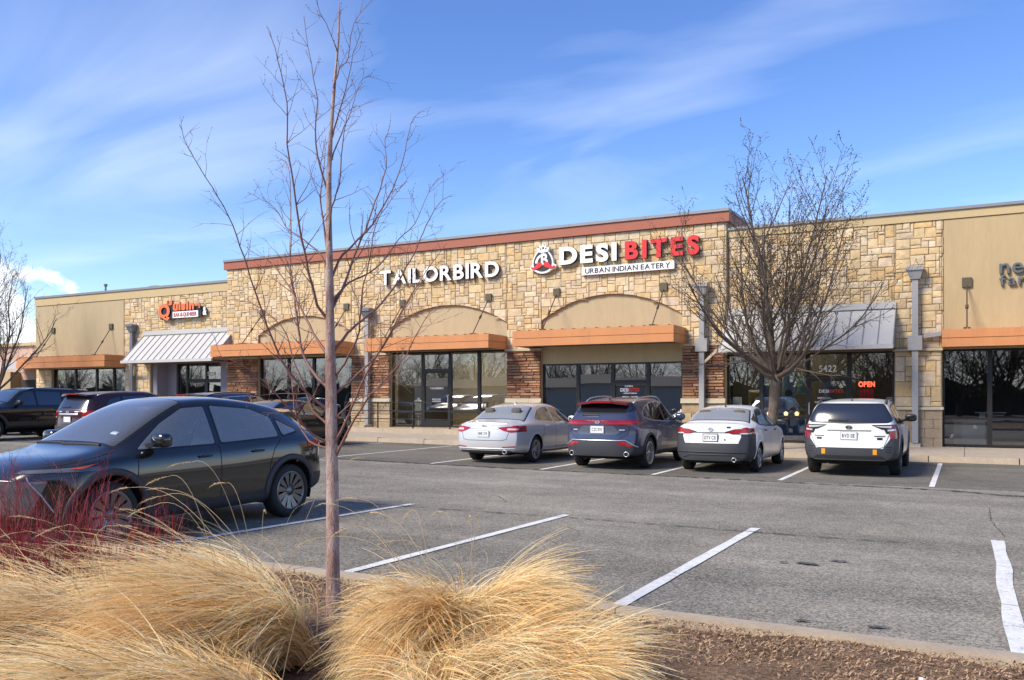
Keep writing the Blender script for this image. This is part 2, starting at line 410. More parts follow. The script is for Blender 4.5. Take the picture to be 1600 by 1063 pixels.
# far side walk with kerb pieces, raised walkway along the shops
def walk_z(x): return 0.15 + zg(x, 24)
sw = MB(); xs = [-60+i*2.0 for i in range(41)]
for a, b in zip(xs[:-1], xs[1:]):
    za, zb = walk_z(a), walk_z(b)
    sw.quad((a+.006, 24.16, za), (b-.006, 24.16, zb), (b-.006, 29.6, zb), (a+.006, 29.6, za))
sidewalk = sw.build('sidewalk', M['concrete']); sidewalk['kind'] = 'structure'
under = MB(); under.quad((-60, 24.1, 0.10), (20, 24.1, 0.10), (20, 29.9, 0.10), (-60, 29.9, 0.10)); under.build('walk_joint', M['mortar_dark'], sidewalk)
k = 0
x = -60
while x < 20:
    b = x+1.8+rs.uniform(0, .25); z0 = zg(x, 24)-.05; mb = MB(); zz = walk_z((x+b)/2)
    mb.hexa([(x+.012, 24.0, z0), (b-.012, 24.0, z0), (b-.012, 24.17, z0), (x+.012, 24.17, z0), (x+.012, 24.025, zz+.004), (b-.012, 24.025, zz+.004), (b-.012, 24.17, zz+.004), (x+.012, 24.17, zz+.004)])
    mb.build('kerb_stone', M['concrete_edge'], sidewalk); x = b
# raised walkway with a sloping end
def plat_z(x): return max(0.16, 0.43 - 0.27*sst(-15.2, -9.2, x)) if x > -31 else 0.43
pw = MB(); xs = [-31.2+i*1.2 for i in range(20)]
for a, b in zip(xs[:-1], xs[1:]):
    za, zb = plat_z(a), plat_z(b)
    pw.hexa([(a+.004, 27.45, 0), (b-.004, 27.45, 0), (b-.004, 29.9, 0), (a+.004, 29.9, 0), (a+.004, 27.45, za), (b-.004, 27.45, zb), (b-.004, 29.9, zb), (a+.004, 29.9, za)])
raised = pw.build('raised_walkway', M['concrete_edge']); raised['kind'] = 'structure'

# near planting bed and its kerb
mulch_m = bpy.data.materials.new('bark_mulch'); mulch_m.use_nodes = True
t = mulch_m.node_tree; b_ = t.nodes['Principled BSDF']; geo = N(t, 'ShaderNodeNewGeometry')
na = noise(t, geo.outputs['Position'], 38, 5, 0.7); nb_ = noise(t, geo.outputs['Position'], 2.2, 4, 0.6)
fsum = fmath(t, 'ADD', fmath(t, 'MULTIPLY', na.outputs['Fac'], 0.7), fmath(t, 'MULTIPLY', nb_.outputs['Fac'], 0.35))
L(t, ramp(t, fsum, [(0.36, (0.05, 0.03, 0.015)), (0.52, (0.19, 0.11, 0.058)), (0.68, (0.40, 0.27, 0.155))]), b_.inputs['Base Color'])
b_.inputs['Roughness'].default_value = 0.95
bn = N(t, 'ShaderNodeBump'); bn.inputs['Strength'].default_value = 0.9; bn.inputs['Distance'].default_value = 0.03
L(t, na.outputs['Fac'], bn.inputs['Height']); L(t, bn.outputs[0], b_.inputs['Normal'])
mbd = MB(); nx, ny = 150, 60; bx0, bx1, by0, by1 = -14.0, 6.0, -3.0, 5.72
for i in range(nx+1):
    for j in range(ny+1):
        x = bx0+(bx1-bx0)*i/nx; y = by0+(by1-by0)*j/ny
        z = 0.105+0.02*math.sin(x*3.1+y*1.7)*math.sin(y*2.3-x)+rs.uniform(-.012, .012) - 0.03*sst(5.3, 5.72, y)
        mbd.v.append((x, y, z))
for i in range(nx):
    for j in range(ny):
        a = i*(ny+1)+j; mbd.f.append((a, a+ny+1, a+ny+2, a+1)); mbd.mi.append(0)
bed = mbd.build('mulch_bed', mulch_m, smooth=True); bed['kind'] = 'structure'
# loose bark chips
mch = MB()
for i in range(14000):
    x = rs.uniform(-5.5, 1.6); y = 5.66-abs(rs.gauss(0, 0.75))
    if y < 2.6: continue
    l = rs.uniform(.004, .018)*(2.2 if rs.random() < .03 else 1); w = rs.uniform(.0015, .005); a = rs.uniform(0, PI); z = .110+rs.uniform(-.004, .010)
    ca, sa = math.cos(a), math.sin(a); tl = rs.uniform(-.012, .012)
    mch.quad((x-ca*l+sa*w, y-sa*l-ca*w, z-tl), (x+ca*l+sa*w, y+sa*l-ca*w, z+tl), (x+ca*l-sa*w, y+sa*l+ca*w, z+tl+.003), (x-ca*l-sa*w, y-sa*l+ca*w, z-tl+.003))
chips = mch.build('bark_chips', mat('bark_chip', (0.17, 0.092, 0.048), 0.95, var=0.8, vscale=26, col2=(0.48, 0.335, 0.205))); tag(chips, 'loose brown bark chips strewn over the planting bed', None, None, 'stuff')
nk = tag(empty('kerb', None, (0, 5.8, 0)), kind='structure')
x = -14.2
while x < 6:
    b = x+3.0; mb = MB(); x0, x1 = x+.006, b-.006
    mb.hexa([(x0, 5.70, -.05), (x1, 5.70, -.05), (x1, 5.885, -.05), (x0, 5.885, -.05), (x0, 5.705, .128), (x1, 5.705, .128), (x1, 5.855, .122), (x0, 5.855, .122)])
    mb.build('kerb_stone', M['concrete_edge'], nk, off=(0, 5.8, 0)); x = b
rock_m = mat('pale_pebble', (0.6, 0.57, 0.52), 0.8, var=0.2, vscale=20)
for (x, y, s, lb) in ((-1.75, 4.95, .035, 'pale pebble on the bark mulch beside the right hand grass clump'), (-0.2, 5.05, .022, 'small pale pebble alone on the open bark mulch at right')):
    bm = bmesh.new(); bmesh.ops.create_icosphere(bm, subdivisions=1, radius=s)
    for v in bm.verts: v.co *= rs.uniform(.75, 1.15); v.co.z *= .55
    me = bpy.data.meshes.new('pebble'); bm.to_mesh(me); bm.free(); me.materials.append(rock_m)
    tag(link('pebble', me, None, (x, y, .125)), lb, 'pebble')

# ================================================================== BUILDING
BO = (-20.0, 28.8, 0.0)
bld = thing('strip_mall', 'long single storey strip mall clad in buff sandstone with orange canopies', 'building', BO)
def bp(mb, name, m, parent=None, smooth=False):
    return mb.build(name, m, bld if parent is None else parent, smooth, off=BO)
YL, YC, YR = 28.85, 28.70, 28.85
# openings: x0, x1, floor, head of glass, arch spring, arch apex (None = flat head)
OPEN = [
    dict(x0=-43.4, x1=-37.5, z0=0.45, z1=3.18, arch=None),
    dict(x0=-35.62, x1=-30.42, z0=0.45, z1=3.32, arch=None),
    dict(x0=-28.28, x1=-22.95, z0=0.43, z1=3.42, arch=(4.45, 5.22)),
    dict(x0=-20.93, x1=-15.47, z0=0.43, z1=3.50, arch=(4.52, 5.31)),
    dict(x0=-14.0, x1=-8.6, z0=0.18, z1=2.90, arch=(4.52, 5.36)),
    dict(x0=-7.12, x1=-1.92, z0=0.16, z1=3.10, arch=None),
    dict(x0=-0.60, x1=5.60, z0=0.16, z1=3.10, arch=None),
]
def head(o, x):
    if o['arch'] is None: return o['z1']
    zs, za = o['arch']; h = (o['x1']-o['x0'])/2; r = za-zs; Rr = (h*h+r*r)/(2*r); c = (o['x0']+o['x1'])/2
    return za-Rr+math.sqrt(max(Rr*Rr-(x-c)**2, 0))
def clip_rect(x0, x1, z0, z1):
    """what is left of a rectangle of wall once the openings are taken out: polygons in (x, z)"""
    for o in OPEN:
        if x1 <= o['x0'] or x0 >= o['x1']: continue
        res = []
        if x0 < o['x0']: res += clip_rect(x0, o['x0'], z0, z1)
        if x1 > o['x1']: res += clip_rect(o['x1'], x1, z0, z1)
        a, b = max(x0, o['x0']), min(x1, o['x1']); n = max(1, int((b-a)/.12)) if o['arch'] else 1
        low = [(a+(b-a)*i/n, max(z0, head(o, a+(b-a)*i/n))) for i in range(n+1)]
        if all(z >= z1-.03 for _, z in low): return res
        low = [(x, min(z, z1-.012)) for x, z in low]
        res.append(low+[(b, z1), (a, z1)])
        return res
    return [[(x0, z0), (x1, z0), (x1, z1), (x0, z1)]]
def wall_back(name, x0, x1, z0, z1, y0, y1, m):
    mb = MB()
    for p in clip_rect(x0, x1, z0, z1): mb.prism_y(p, y0, y1)
    bp(mb, name, m)
wall_back('wall', -44.73, -30.23, 0, 6.62, YL, YL+.35, M['mortar'])
wall_back('wall', -30.23, -7.06, 0, 7.58, YC, YC+.5, M['mortar'])
wall_back('wall', -7.06, 7.2, 0, 7.02, YR, YR+.35, M['mortar'])
# plastered fields
for nm, (x0, x1, z0, z1), y in (('stucco_panel', (-44.76, -37.58, 3.18, 6.60), YL), ('stucco_panel', (-0.55, 5.7, 3.10, 7.0), YR)):
    bp(MB().box(x0, x1, y-.035, y-.002, z0, z1), nm, M['stucco_l'] if x0 < -20 else M['stucco'])
# roof mass, end walls
mb = MB(); mb.box(-44.70, -30.2, 29.2, 44, 6.3, 6.5); mb.box(-30.2, -7.1, 29.2, 44, 6.9, 7.1); mb.box(-7.1, 7.2, 29.2, 44, 6.3, 6.6)
bp(mb, 'roof', M['roof'])
mb = MB(); mb.box(-44.73, -44.4, 29.2, 44, 0, 6.62); mb.box(6.9, 7.2, 29.2, 44, 0, 7.02); mb.box(-44.7, 7.2, 43.8, 44.1, 0, 6.8); bp(mb, 'end_wall', M['stucco'])
# the taller centre block stands above the wings: its returns
mb = MB(); mb.box(-7.10, -7.062, YC+.5, 31.4, 6.5, 7.58); mb.box(-30.228, -30.19, YC+.5, 31.4, 6.4, 7.58); bp(mb, 'parapet_return', M['stucco'])
# cornices with coping
def cornice(x0, x1, z0, z1, zc, y, m, depth, ret=None):
    c = MB().box(x0, x1, y-depth, y+.36, z0, z1); c = bp(c, 'cornice', m)
    seg = (x1-x0)/max(1, round((x1-x0)/3.05)); x = x0
    while x < x1-.01:
        bp(MB().box(x+.004, x+seg-.004, y-depth-.05, y+.41, z1+.002, zc), 'coping', M['cap'], c); x += seg
    if ret: bp(MB().box(ret[0], ret[1], y+.362, y+2.6, z0, z1), 'cornice_return', m, c); bp(MB().box(ret[0]-.04, ret[1]+.04, y+.412, y+2.65, z1+.002, zc), 'coping', M['cap'], c)
cornice(-44.80, -30.24, 6.62, 7.02, 7.13, YL, M['cornice'], .07)
cornice(-30.33, -6.96, 7.56, 7.90, 8.00, YC, M['maroon'], .13, ret=(-7.30, -6.96))
cornice(-7.055, 7.25, 7.02, 7.27, 7.36, YR, M['cornice'], .07)

# ---- sandstone ashlar
PAL = [(0.70, 0.56, 0.345), (0.72, 0.60, 0.41), (0.69, 0.51, 0.27), (0.69, 0.535, 0.30), (0.67, 0.475, 0.235), (0.72, 0.61, 0.43), (0.67, 0.545, 0.36), (0.70, 0.555, 0.335), (0.64, 0.485, 0.285), (0.70, 0.545, 0.305), (0.72, 0.575, 0.38), (0.66, 0.54, 0.385)]
def ashlar(x0, x1, z0, z1, u, rnd):
    nx, nz = int(round((x1-x0)/u)), int(round((z1-z0)/u)); ux, uz = (x1-x0)/nx, (z1-z0)/nz
    occ = [[False]*nz for _ in range(nx)]; outr = []
    for j in range(nz):
        for i in range(nx):
            if occ[i][j]: continue
            w, h = rnd.choice([(3,2),(4,2),(4,3),(5,3),(3,1),(4,1),(2,1),(5,2),(3,2),(4,2),(3,3),(2,2),(6,3),(4,3),(5,2),(2,2)])
            ww = 0
            while ww < w and i+ww < nx and not occ[i+ww][j]: ww += 1
            h = min(h, nz-j)
            if nz-j-h == 1 and rnd.random() < .6: h += 1
            for a in range(i, i+ww):
                for b in range(j, j+h): occ[a][b] = True
            outr.append((x0+i*ux, x0+(i+ww)*ux, z0+j*uz, z0+(j+h)*uz))
    return outr
rst = random.Random(11)
stones = []     # polygons + wall plane
for (x0, x1, z0, z1, y) in ((-37.56, -30.24, 3.0, 6.62, YL), (-30.22, -7.07, 3.42, 7.56, YC), (-7.05, -0.56, 3.15, 7.02, YR)):
    for r in ashlar(x0, x1, z0, z1, .102, rst):
        for p in clip_rect(*r): stones.append((p, y))
for (x0, x1, z0, z1, y) in ((-44.72, -43.42, 0.35, 3.15, YL), (-37.48, -35.64, 0.35, 3.0, YL), (-1.90, -0.62, 1.36, 3.06, YR)):
    for r in ashlar(x0, x1, z0, z1, .15, rst): stones.append(([(r[0], r[2]), (r[1], r[2]), (r[1], r[3]), (r[0], r[3])], y))
def stone_geo(p, y, rnd, gap=.005):
    """a block with a rough, slightly pillowed face; p in (x, z)"""
    cxm = sum(q[0] for q in p)/len(p); czm = sum(q[1] for q in p)/len(p); n = len(p)
    xs_ = [q[0] for q in p]; zs_ = [q[1] for q in p]; w, h = max(xs_)-min(xs_), max(zs_)-min(zs_)
    def ins(q, g):
        return (cxm+(q[0]-cxm)*max(1-2*g/max(w, .05), .3), czm+(q[1]-czm)*max(1-2*g/max(h, .05), .3))
    d = .032+rnd.uniform(-.010, .011); A = [ins(q, gap) for q in p]; B = [ins(q, gap+.014) for q in p]
    vs = [(a, y+.01, b) for a, b in A]+[(a+rnd.uniform(-.004, .004), y-d+.014+rnd.uniform(-.006, .006), b+rnd.uniform(-.004, .004)) for a, b in A]
    tilt = rnd.uniform(-.012, .012); tl2 = rnd.uniform(-.012, .012)
    vs += [(a, y-d-.004+tilt*(a-cxm)/max(w, .1)+tl2*(b-czm)/max(h, .1)+rnd.uniform(-.004, .004), b) for a, b in B]
    fs = []
    for i in range(n):
        j = (i+1) % n; fs.append((i, j, n+j, n+i)); fs.append((n+i, n+j, 2*n+j, 2*n+i))
    if n == 4:
        vs.append((cxm+rnd.uniform(-.2, .2)*w, y-d-.012+rnd.uniform(-.01, .006), czm+rnd.uniform(-.2, .2)*h))
        for i in range(n): fs.append((2*n+i, 2*n+(i+1) % n, 3*n))
    else: fs.append(tuple(2*n+i for i in range(n)))
    return vs, fs
def area(p): return abs(sum(p[i][0]*p[(i+1) % len(p)][1]-p[(i+1) % len(p)][0]*p[i][1] for i in range(len(p))))/2
stones = [s for s in stones if area(s[0]) > .006]
def shown(s):
    p, y = s; x = sum(q[0] for q in p)/len(p); return area(p)/(x*x+y*y)
stones.sort(key=shown, reverse=True)
def pick_col(rnd, pal):
    c = rnd.choice(pal); k_ = rnd.uniform(.82, 1.03); return tuple(min(1, a*k_*w_) for a, w_ in zip(c, (.97, .93, .90)))
for p, y in stones[:296]:
    c0 = (sum(q[0] for q in p)/len(p), y, sum(q[1] for q in p)/len(p))
    mb = MB(); v, f = stone_geo(p, y, rst); mb.add(v, f)
    o = link('stone', mb.mesh('stone', M['stone'], False, c0), bld, (c0[0]-BO[0], c0[1]-BO[1], c0[2]-BO[2]))
    o.color = (*pick_col(rst, PAL), 1)
mb = MB(); cols = []
for p, y in stones[296:]:
    v, f = stone_geo(p, y, rst); mb.add(v, f); cols += [(*pick_col(rst, PAL), 1)]*len(v)
me = mb.mesh('small_stones', M['stone_s'], False, BO)
ca = me.color_attributes.new('tint', 'FLOAT_COLOR', 'POINT'); ca.data.foreach_set('color', [c for q in cols for c in q])
o = link('small_stones', me, bld); o['kind'] = 'stuff'
# arch fields: plaster set back inside the stone
for o_ in OPEN:
    if not o_['arch']: continue
    n = 24; lo = o_['z1']; pts = [(o_['x0']+.002, lo), (o_['x1']-.002, lo)]
    for i in range(n+1):
        x = o_['x1']-.002-(o_['x1']-o_['x0']-.004)*i/n; pts.append((x, head(o_, x)-.003))
    bp(MB().prism_y(pts, YC+.075, YC+.3), 'arch_panel', M['stucco_l'])
# ---- red ledgestone piers with cap blocks and buff bases
LPAL = [(0.34, 0.155, 0.085), (0.42, 0.22, 0.125), (0.25, 0.12, 0.075), (0.47, 0.29, 0.18), (0.20, 0.115, 0.085), (0.38, 0.20, 0.105), (0.31, 0.19, 0.13), (0.44, 0.25, 0.13)]
lvars = []
for i in range(10):
    mb = MB(); q = [(0, 0), (1, 0), (1, 1), (0, 1)]
    v = [(x, .4, z) for x, z in q]+[(x, -.3+rst.uniform(-.15, .15), z) for x, z in q]+[(.5+(x-.5)*.90+rst.uniform(-.02, .02), -1+rst.uniform(-.3, .3), .5+(z-.5)*.68+rst.uniform(-.06, .06)) for x, z in q]
    f = []
    for a in range(4):
        b = (a+1) % 4; f += [(a, b, 4+b, 4+a), (4+a, 4+b, 8+b, 8+a)]
    f.append((8, 9, 10, 11)); mb.add(v, f); lvars.append(mb.mesh('ledge_stone', M['ledge']))
def ledge_pier(x0, x1, z0, z1, y, zb):
    bp(MB().box(x0+.02, x1-.02, y-.03, y-.004, zb, z1), 'pier_core', M['mortar_dark'])
    z = z0
    while z < z1-.03:
        h = rst.uniform(.075, .135); h = min(h, z1-z); 
        if z1-z-h < .05: h = z1-z
        x = x0
        while x < x1-.03:
            w = rst.uniform(.22, .62); w = min(w, x1-x)
            if x1-x-w < .12: w = x1-x
            o = link('ledge_stone', rst.choice(lvars), bld, (x+.004-BO[0], y-.035-BO[1], z+.005-BO[2]))
            o.scale = (w-.008, rst.uniform(.05, .085), h-.010); o.color = (*pick_col(rst, LPAL), 1); x += w
        z += h
    bp(MB().box(x0-.05, x1+.05, y-.15, y-.002, z1+.003, z1+.09), 'pier_ledge', M['ledgecap'])
    n = 3; w = (x1-x0+.1)/n
    for i in range(n): bp(MB().hexa([(x0-.05+i*w+.004, y-.16, z0-.17), (x0-.05+(i+1)*w-.004, y-.16, z0-.17), (x0-.05+(i+1)*w-.004, y-.002, z0-.17), (x0-.05+i*w+.004, y-.002, z0-.17),
                                    (x0-.05+i*w+.004, y-.12, z0-.004), (x0-.05+(i+1)*w-.004, y-.12, z0-.004), (x0-.05+(i+1)*w-.004, y-.002, z0-.004), (x0-.05+i*w+.004, y-.002, z0-.004)]), 'cap_stone', M['ledgecap'])
    z = zb
    while z < z0-.18:
        h = min(.33, z0-.172-z); off = rst.uniform(.2, .5); xx = [x0-.02, x0-.02+(x1-x0)*off, x0-.02+(x1-x0)*(off+.45), x1+.02]
        for a, b in zip(xx[:-1], xx[1:]):
            if b-a < .05: continue
            c0 = ((a+b)/2, y, z+h/2); mb = MB(); v, f = stone_geo([(a, z), (b, z), (b, z+h), (a, z+h)], y-.04, rst); mb.add(v, f)
            o = link('base_stone', mb.mesh('base_stone', M['stone'], False, c0), bld, (c0[0]-BO[0], c0[1]-BO[1], c0[2]-BO[2])); o.color = (*pick_col(rst, [(.42, .32, .19), (.46, .36, .22), (.36, .28, .18)]), 1)
        z += h
for x0, x1 in ((-30.15, -28.30), (-22.93, -20.95), (-15.45, -14.02), (-8.58, -7.14)): ledge_pier(x0, x1, 1.62, 3.40, YC if x0 < -8.6 or True else YR, 0.3 if x0 < -16 else 0.12)
# right pier: ledge course and split-face block base
bp(MB().box(-1.96, -0.58, YR-.12, YR-.002, 3.065, 3.145), 'pier_ledge', M['ledgecap'])
bp(MB().hexa([(-1.98, YR-.14, 1.27), (-.56, YR-.14, 1.27), (-.56, YR-.002, 1.27), (-1.98, YR-.002, 1.27), (-1.98, YR-.1, 1.355), (-.56, YR-.1, 1.355), (-.56, YR-.002, 1.355), (-1.98, YR-.002, 1.355)]), 'cap_stone', M['ledgecap'])
for r in range(4):
    z = .13+r*.285; xx = [-1.95, -1.57, -1.07, -.59] if r % 2 else [-1.95, -1.28, -.84, -.59]
    for a, b in zip(xx[:-1], xx[1:]):
        bp(MB().hexa([(a+.006, YR-.085, z), (b-.006, YR-.085, z), (b-.006, YR, z), (a+.006, YR, z), (a+.006, YR-.085, z+.277), (b-.006, YR-.085, z+.277), (b-.006, YR, z+.277), (a+.006, YR, z+.277)]), 'split_block', M['cmu'])

# ---- canopies
def canopy(x0, x1, yw, yf, z0, z1, rods, sides=True):
    c = empty('canopy', bld, ((x0+x1)/2-BO[0], yw-BO[1], z1-BO[2])); OC = ((x0+x1)/2, yw, z1)
    h = (z1-z0)/2
    def cb(mb, n, m): return mb.build(n, m, c, off=OC)
    for i in range(2):
        a = z0+i*h
        nb_ = max(1, round((x1-x0)/2.6)); bw = (x1-x0)/nb_
        for k_ in range(nb_): cb(MB().box(x0+k_*bw+(.003 if k_ else 0), x0+(k_+1)*bw-(.003 if k_ < nb_-1 else 0), yf+i*.012, yf+.05, a+.008, a+h-.008), 'fascia_board', M['orange'])
        for xs_ in ((x0, x0+.05), (x1-.05, x1)):
            cb(MB().box(xs_[0]+i*.008, xs_[1]-i*.008, yf+.052, yw-.002, a+.008, a+h-.008), 'fascia_board', M['orange'])
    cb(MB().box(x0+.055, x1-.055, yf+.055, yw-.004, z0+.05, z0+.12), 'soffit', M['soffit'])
    cb(MB().box(x0+.055, x1-.055, yf+.055, yw-.004, z1-.05, z1-.02), 'canopy_deck', M['orange'])
    n = int((x1-x0)/.42); mb = MB()
    for i in range(n):
        x = x0+.2+i*(x1-x0-.4)/max(n-1, 1); mb.box(x-.012, x+.012, yf+.02, yw-.01, z1-.018, z1+.028)
    cb(mb, 'roof_seam', M['orange'])
    for (xr, zr) in rods:
        cb(MB().box(xr-.13, xr+.13, yw-.105, yw-.04, zr-.14, zr+.14), 'wall_plate', M['plate'])
        cb(MB().tube([(xr, yw-.10, zr-.1), (xr, yf+.25, z1+.06)], .020, 6).tube([(xr, yw-.10+(yf+.35-yw)*.48, zr-.1+(z1+.16-zr)*.48), (xr, yw-.10+(yf+.35-yw)*.56, zr-.1+(z1+.16-zr)*.56)], .045, 6)
           .box(xr-.09, xr+.09, yf+.15, yf+.33, z1-.015, z1+.05), 'tie_rod', M['rod'])
canopy(-44.55, -37.43, YL, 27.6, 3.18, 3.76, ((-43.2, 5.25), (-38.5, 5.28)))
canopy(-29.7, -22.75, YC, 27.2, 3.45, 3.98, ((-28.0, 5.45), (-23.2, 5.5)))
canopy(-21.1, -15.45, YC, 27.2, 3.47, 4.0, ((-20.3, 5.5), (-16.25, 5.52)))
canopy(-14.45, -8.45, YC, 27.2, 3.48, 4.05, ((-13.35, 5.55), (-9.25, 5.5)))
canopy(-0.58, 5.7, YR, 27.6, 3.10, 3.62, ((0.06, 5.08), (5.0, 5.08)))
# ---- standing seam awnings
def awning(x0, x1, yw, zt, yf, zb, fz, npan):
    c = empty('awning', bld, ((x0+x1)/2-BO[0], yw-BO[1], zt-BO[2])); OC = ((x0+x1)/2, yw, zt)
    def cb(mb, n, m): return mb.build(n, m, c, off=OC)
    w = (x1-x0)/npan
    for i in range(npan):
        a, b = x0+i*w+.004, x0+(i+1)*w-.004
        cb(MB().hexa([(a, yf, zb-.025), (b, yf, zb-.025), (b, yw-.03, zt-.025), (a, yw-.03, zt-.025), (a, yf, zb), (b, yf, zb), (b, yw-.03, zt), (a, yw-.03, zt)]), 'roof_panel', M['awn'])
    for i in range(npan+1):
        x = x0+i*w
        cb(MB().hexa([(x-.014, yf, zb+.003), (x+.014, yf, zb+.003), (x+.014, yw-.03, zt+.003), (x-.014, yw-.03, zt+.003), (x-.010, yf, zb+.045), (x+.010, yf, zb+.045), (x+.010, yw-.03, zt+.045), (x-.010, yw-.03, zt+.045)]), 'roof_seam', M['awnseam'])
    cb(MB().box(x0-.02, x1+.02, yf-.09, yf-.004, zb-.12, zb+.012), 'gutter', M['awn'])
    cb(MB().box(x0-.02, x1+.02, yw-.10, yw-.045, zt+.004, zt+.20), 'top_flashing', M['awn'])
    for x in (x0+.01, x1-.01):
        cb(MB().prism_x([(yf+.02, zb-.05), (yw-.06, zt-.05), (yw-.06, zb-.05)], x-.008, x+.008), 'side_panel', M['awnseam'])
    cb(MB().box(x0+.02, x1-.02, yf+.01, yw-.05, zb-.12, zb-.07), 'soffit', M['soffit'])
awning(-36.05, -29.95, YL, 4.72, 27.55, 3.42, 3.3, 14)
awning(-7.02, -1.88, YR, 4.40, 27.55, 3.22, 3.1, 12)
# ---- downspouts with conductor heads
def downspout(x, y, zt, m, box_z=None, zlow=0.12, elbow=False):
    c = empty('downspout', bld, (x-BO[0], y-BO[1], zlow-BO[2])); OC = (x, y, zlow)
    def cb(mb, n, mm): return mb.build(n, mm, c, off=OC)
    cb(MB().box(x-.085, x+.085, y-.26, y-.10, zlow+.12, zt-.35), 'pipe', m)
    mb = MB(); mb.hexa([(x-.14, y-.30, zt-.38), (x+.14, y-.30, zt-.38), (x+.14, y-.06, zt-.38), (x-.14, y-.06, zt-.38), (x-.21, y-.38, zt-.12), (x+.21, y-.38, zt-.12), (x+.21, y-.06, zt-.12), (x-.21, y-.06, zt-.12)])
    mb.box(x-.24, x+.24, y-.41, y-.06, zt-.118, zt); cb(mb, 'conductor_head', M['pipe_d'] if m is M['pipe_d'] or x < -10 else m)
    if box_z: cb(MB().box(x-.20, x+.20, y-.31, y-.062, box_z-.22, box_z+.22), 'junction_box', m)
    if elbow:
        cb(MB().hexa([(x+.10, y-.24, box_z-.62), (x+.10, y-.12, box_z-.62), (x+.10, y-.12, box_z-.52), (x+.10, y-.24, box_z-.52), (x+.62, y-.6, box_z-.26), (x+.62, y-.5, box_z-.26), (x+.62, y-.5, box_z-.14), (x+.62, y-.6, box_z-.14)]), 'branch_pipe', M['concrete'])
    cb(MB().hexa([(x-.17, y-.62, zlow), (x+.17, y-.62, zlow), (x+.17, y-.08, zlow), (x-.17, y-.08, zlow), (x-.15, y-.60, zlow+.06), (x+.15, y-.60, zlow+.06), (x+.15, y-.1, zlow+.12), (x-.15, y-.1, zlow+.12)]), 'splash_block', M['ledgecap'])
downspout(-36.75, YL, 5.3, M['pipe_d'], None, .40, False)
downspout(-21.95, YC-.06, 5.35, M['pipe'], None, .43)
downspout(-7.85, YC-.06, 5.50, M['pipe'], 3.42, .14, True)
downspout(-1.33, YR-.02, 5.62, M['pipe'], 3.30, .14)
mb = MB().hexa([(-1.1, YR-.24, 3.44), (-.62, YR-.24, 3.50), (-.62, YR-.13, 3.50), (-1.1, YR-.13, 3.44), (-1.1, YR-.24, 3.56), (-.62, YR-.24, 3.62), (-.62, YR-.13, 3.62), (-1.1, YR-.13, 3.56)]); bp(mb, 'gutter_arm', M['pipe'])
mb = MB().hexa([(-36.62, YL-.24, 2.72), (-36.62, YL-.14, 2.72), (-36.62, YL-.14, 2.84), (-36.62, YL-.24, 2.84), (-36.05, YL-.62, 3.14), (-36.05, YL-.5, 3.14), (-36.05, YL-.5, 3.26), (-36.05, YL-.62, 3.26)]); bp(mb, 'branch_pipe', M['concrete'])
# ---- glazing
FR = .065
def window(x0, x1, z0, z1, y, rails=()):
    """frame with one pane per light; rails = heights of cross bars"""
    w = empty('window', bld, ((x0+x1)/2-BO[0], y-BO[1], z0-BO[2])); OC = ((x0+x1)/2, y, z0)
    mb = MB(); mb.box(x0, x0+FR, y-.05, y+.06, z0, z1); mb.box(x1-FR, x1, y-.05, y+.06, z0, z1)
    mb.box(x0+FR, x1-FR, y-.048, y+.058, z0, z0+FR); mb.box(x0+FR, x1-FR, y-.048, y+.058, z1-FR, z1)
    for r in rails: mb.box(x0+FR, x1-FR, y-.046, y+.056, r-.03, r+.03)
    mb.build('frame', M['frame'], w, off=OC)
    zz = [z0+FR-.03]+list(rails)+[z1-FR+.03]
    for a, b in zip(zz[:-1], zz[1:]):
        ti = rst.uniform(-.003, .003); tz = rst.uniform(-.003, .003)
        MB().quad((x0+.03, y-ti-tz, a), (x1-.03, y+ti-tz, a), (x1-.03, y+ti+tz, b), (x0+.03, y-ti+tz, b)).build('pane', M['glass'], w, off=OC)
    return w
def door(x0, x1, z0, z1, y, hinge_left=True):
    d = empty('door', bld, ((x0+x1)/2-BO[0], y-BO[1], z0-BO[2])); OC = ((x0+x1)/2, y, z0); s = .10
    mb = MB(); mb.box(x0, x0+s, y-.06, y+.03, z0, z1); mb.box(x1-s, x1, y-.06, y+.03, z0, z1); mb.box(x0+s, x1-s, y-.058, y+.028, z0, z0+.26); mb.box(x0+s, x1-s, y-.058, y+.028, z1-s, z1)
    mb.build('door_frame', M['frame'], d, off=OC)
    MB().quad((x0+s-.03, y, z0+.2), (x1-s+.03, y, z0+.2), (x1-s+.03, y, z1-s+.03), (x0+s-.03, y, z1-s+.03)).build('pane', M['glass'], d, off=OC)
    hx = x1-s/2 if hinge_left else x0+s/2
    MB().tube([(hx, y-.06, z0+.9), (hx, y-.13, z0+.93), (hx, y-.13, z0+1.27), (hx, y-.06, z0+1.3)], .016, 6).build('handle', M['awn'], d, off=OC)
    return d
yg = YC+.16
# far left shop
for a, b in ((-43.4, -41.6), (-41.6, -39.9), (-39.9, -38.55), (-38.55, -37.5)): window(a, b, .48, 3.18, YL+.16)
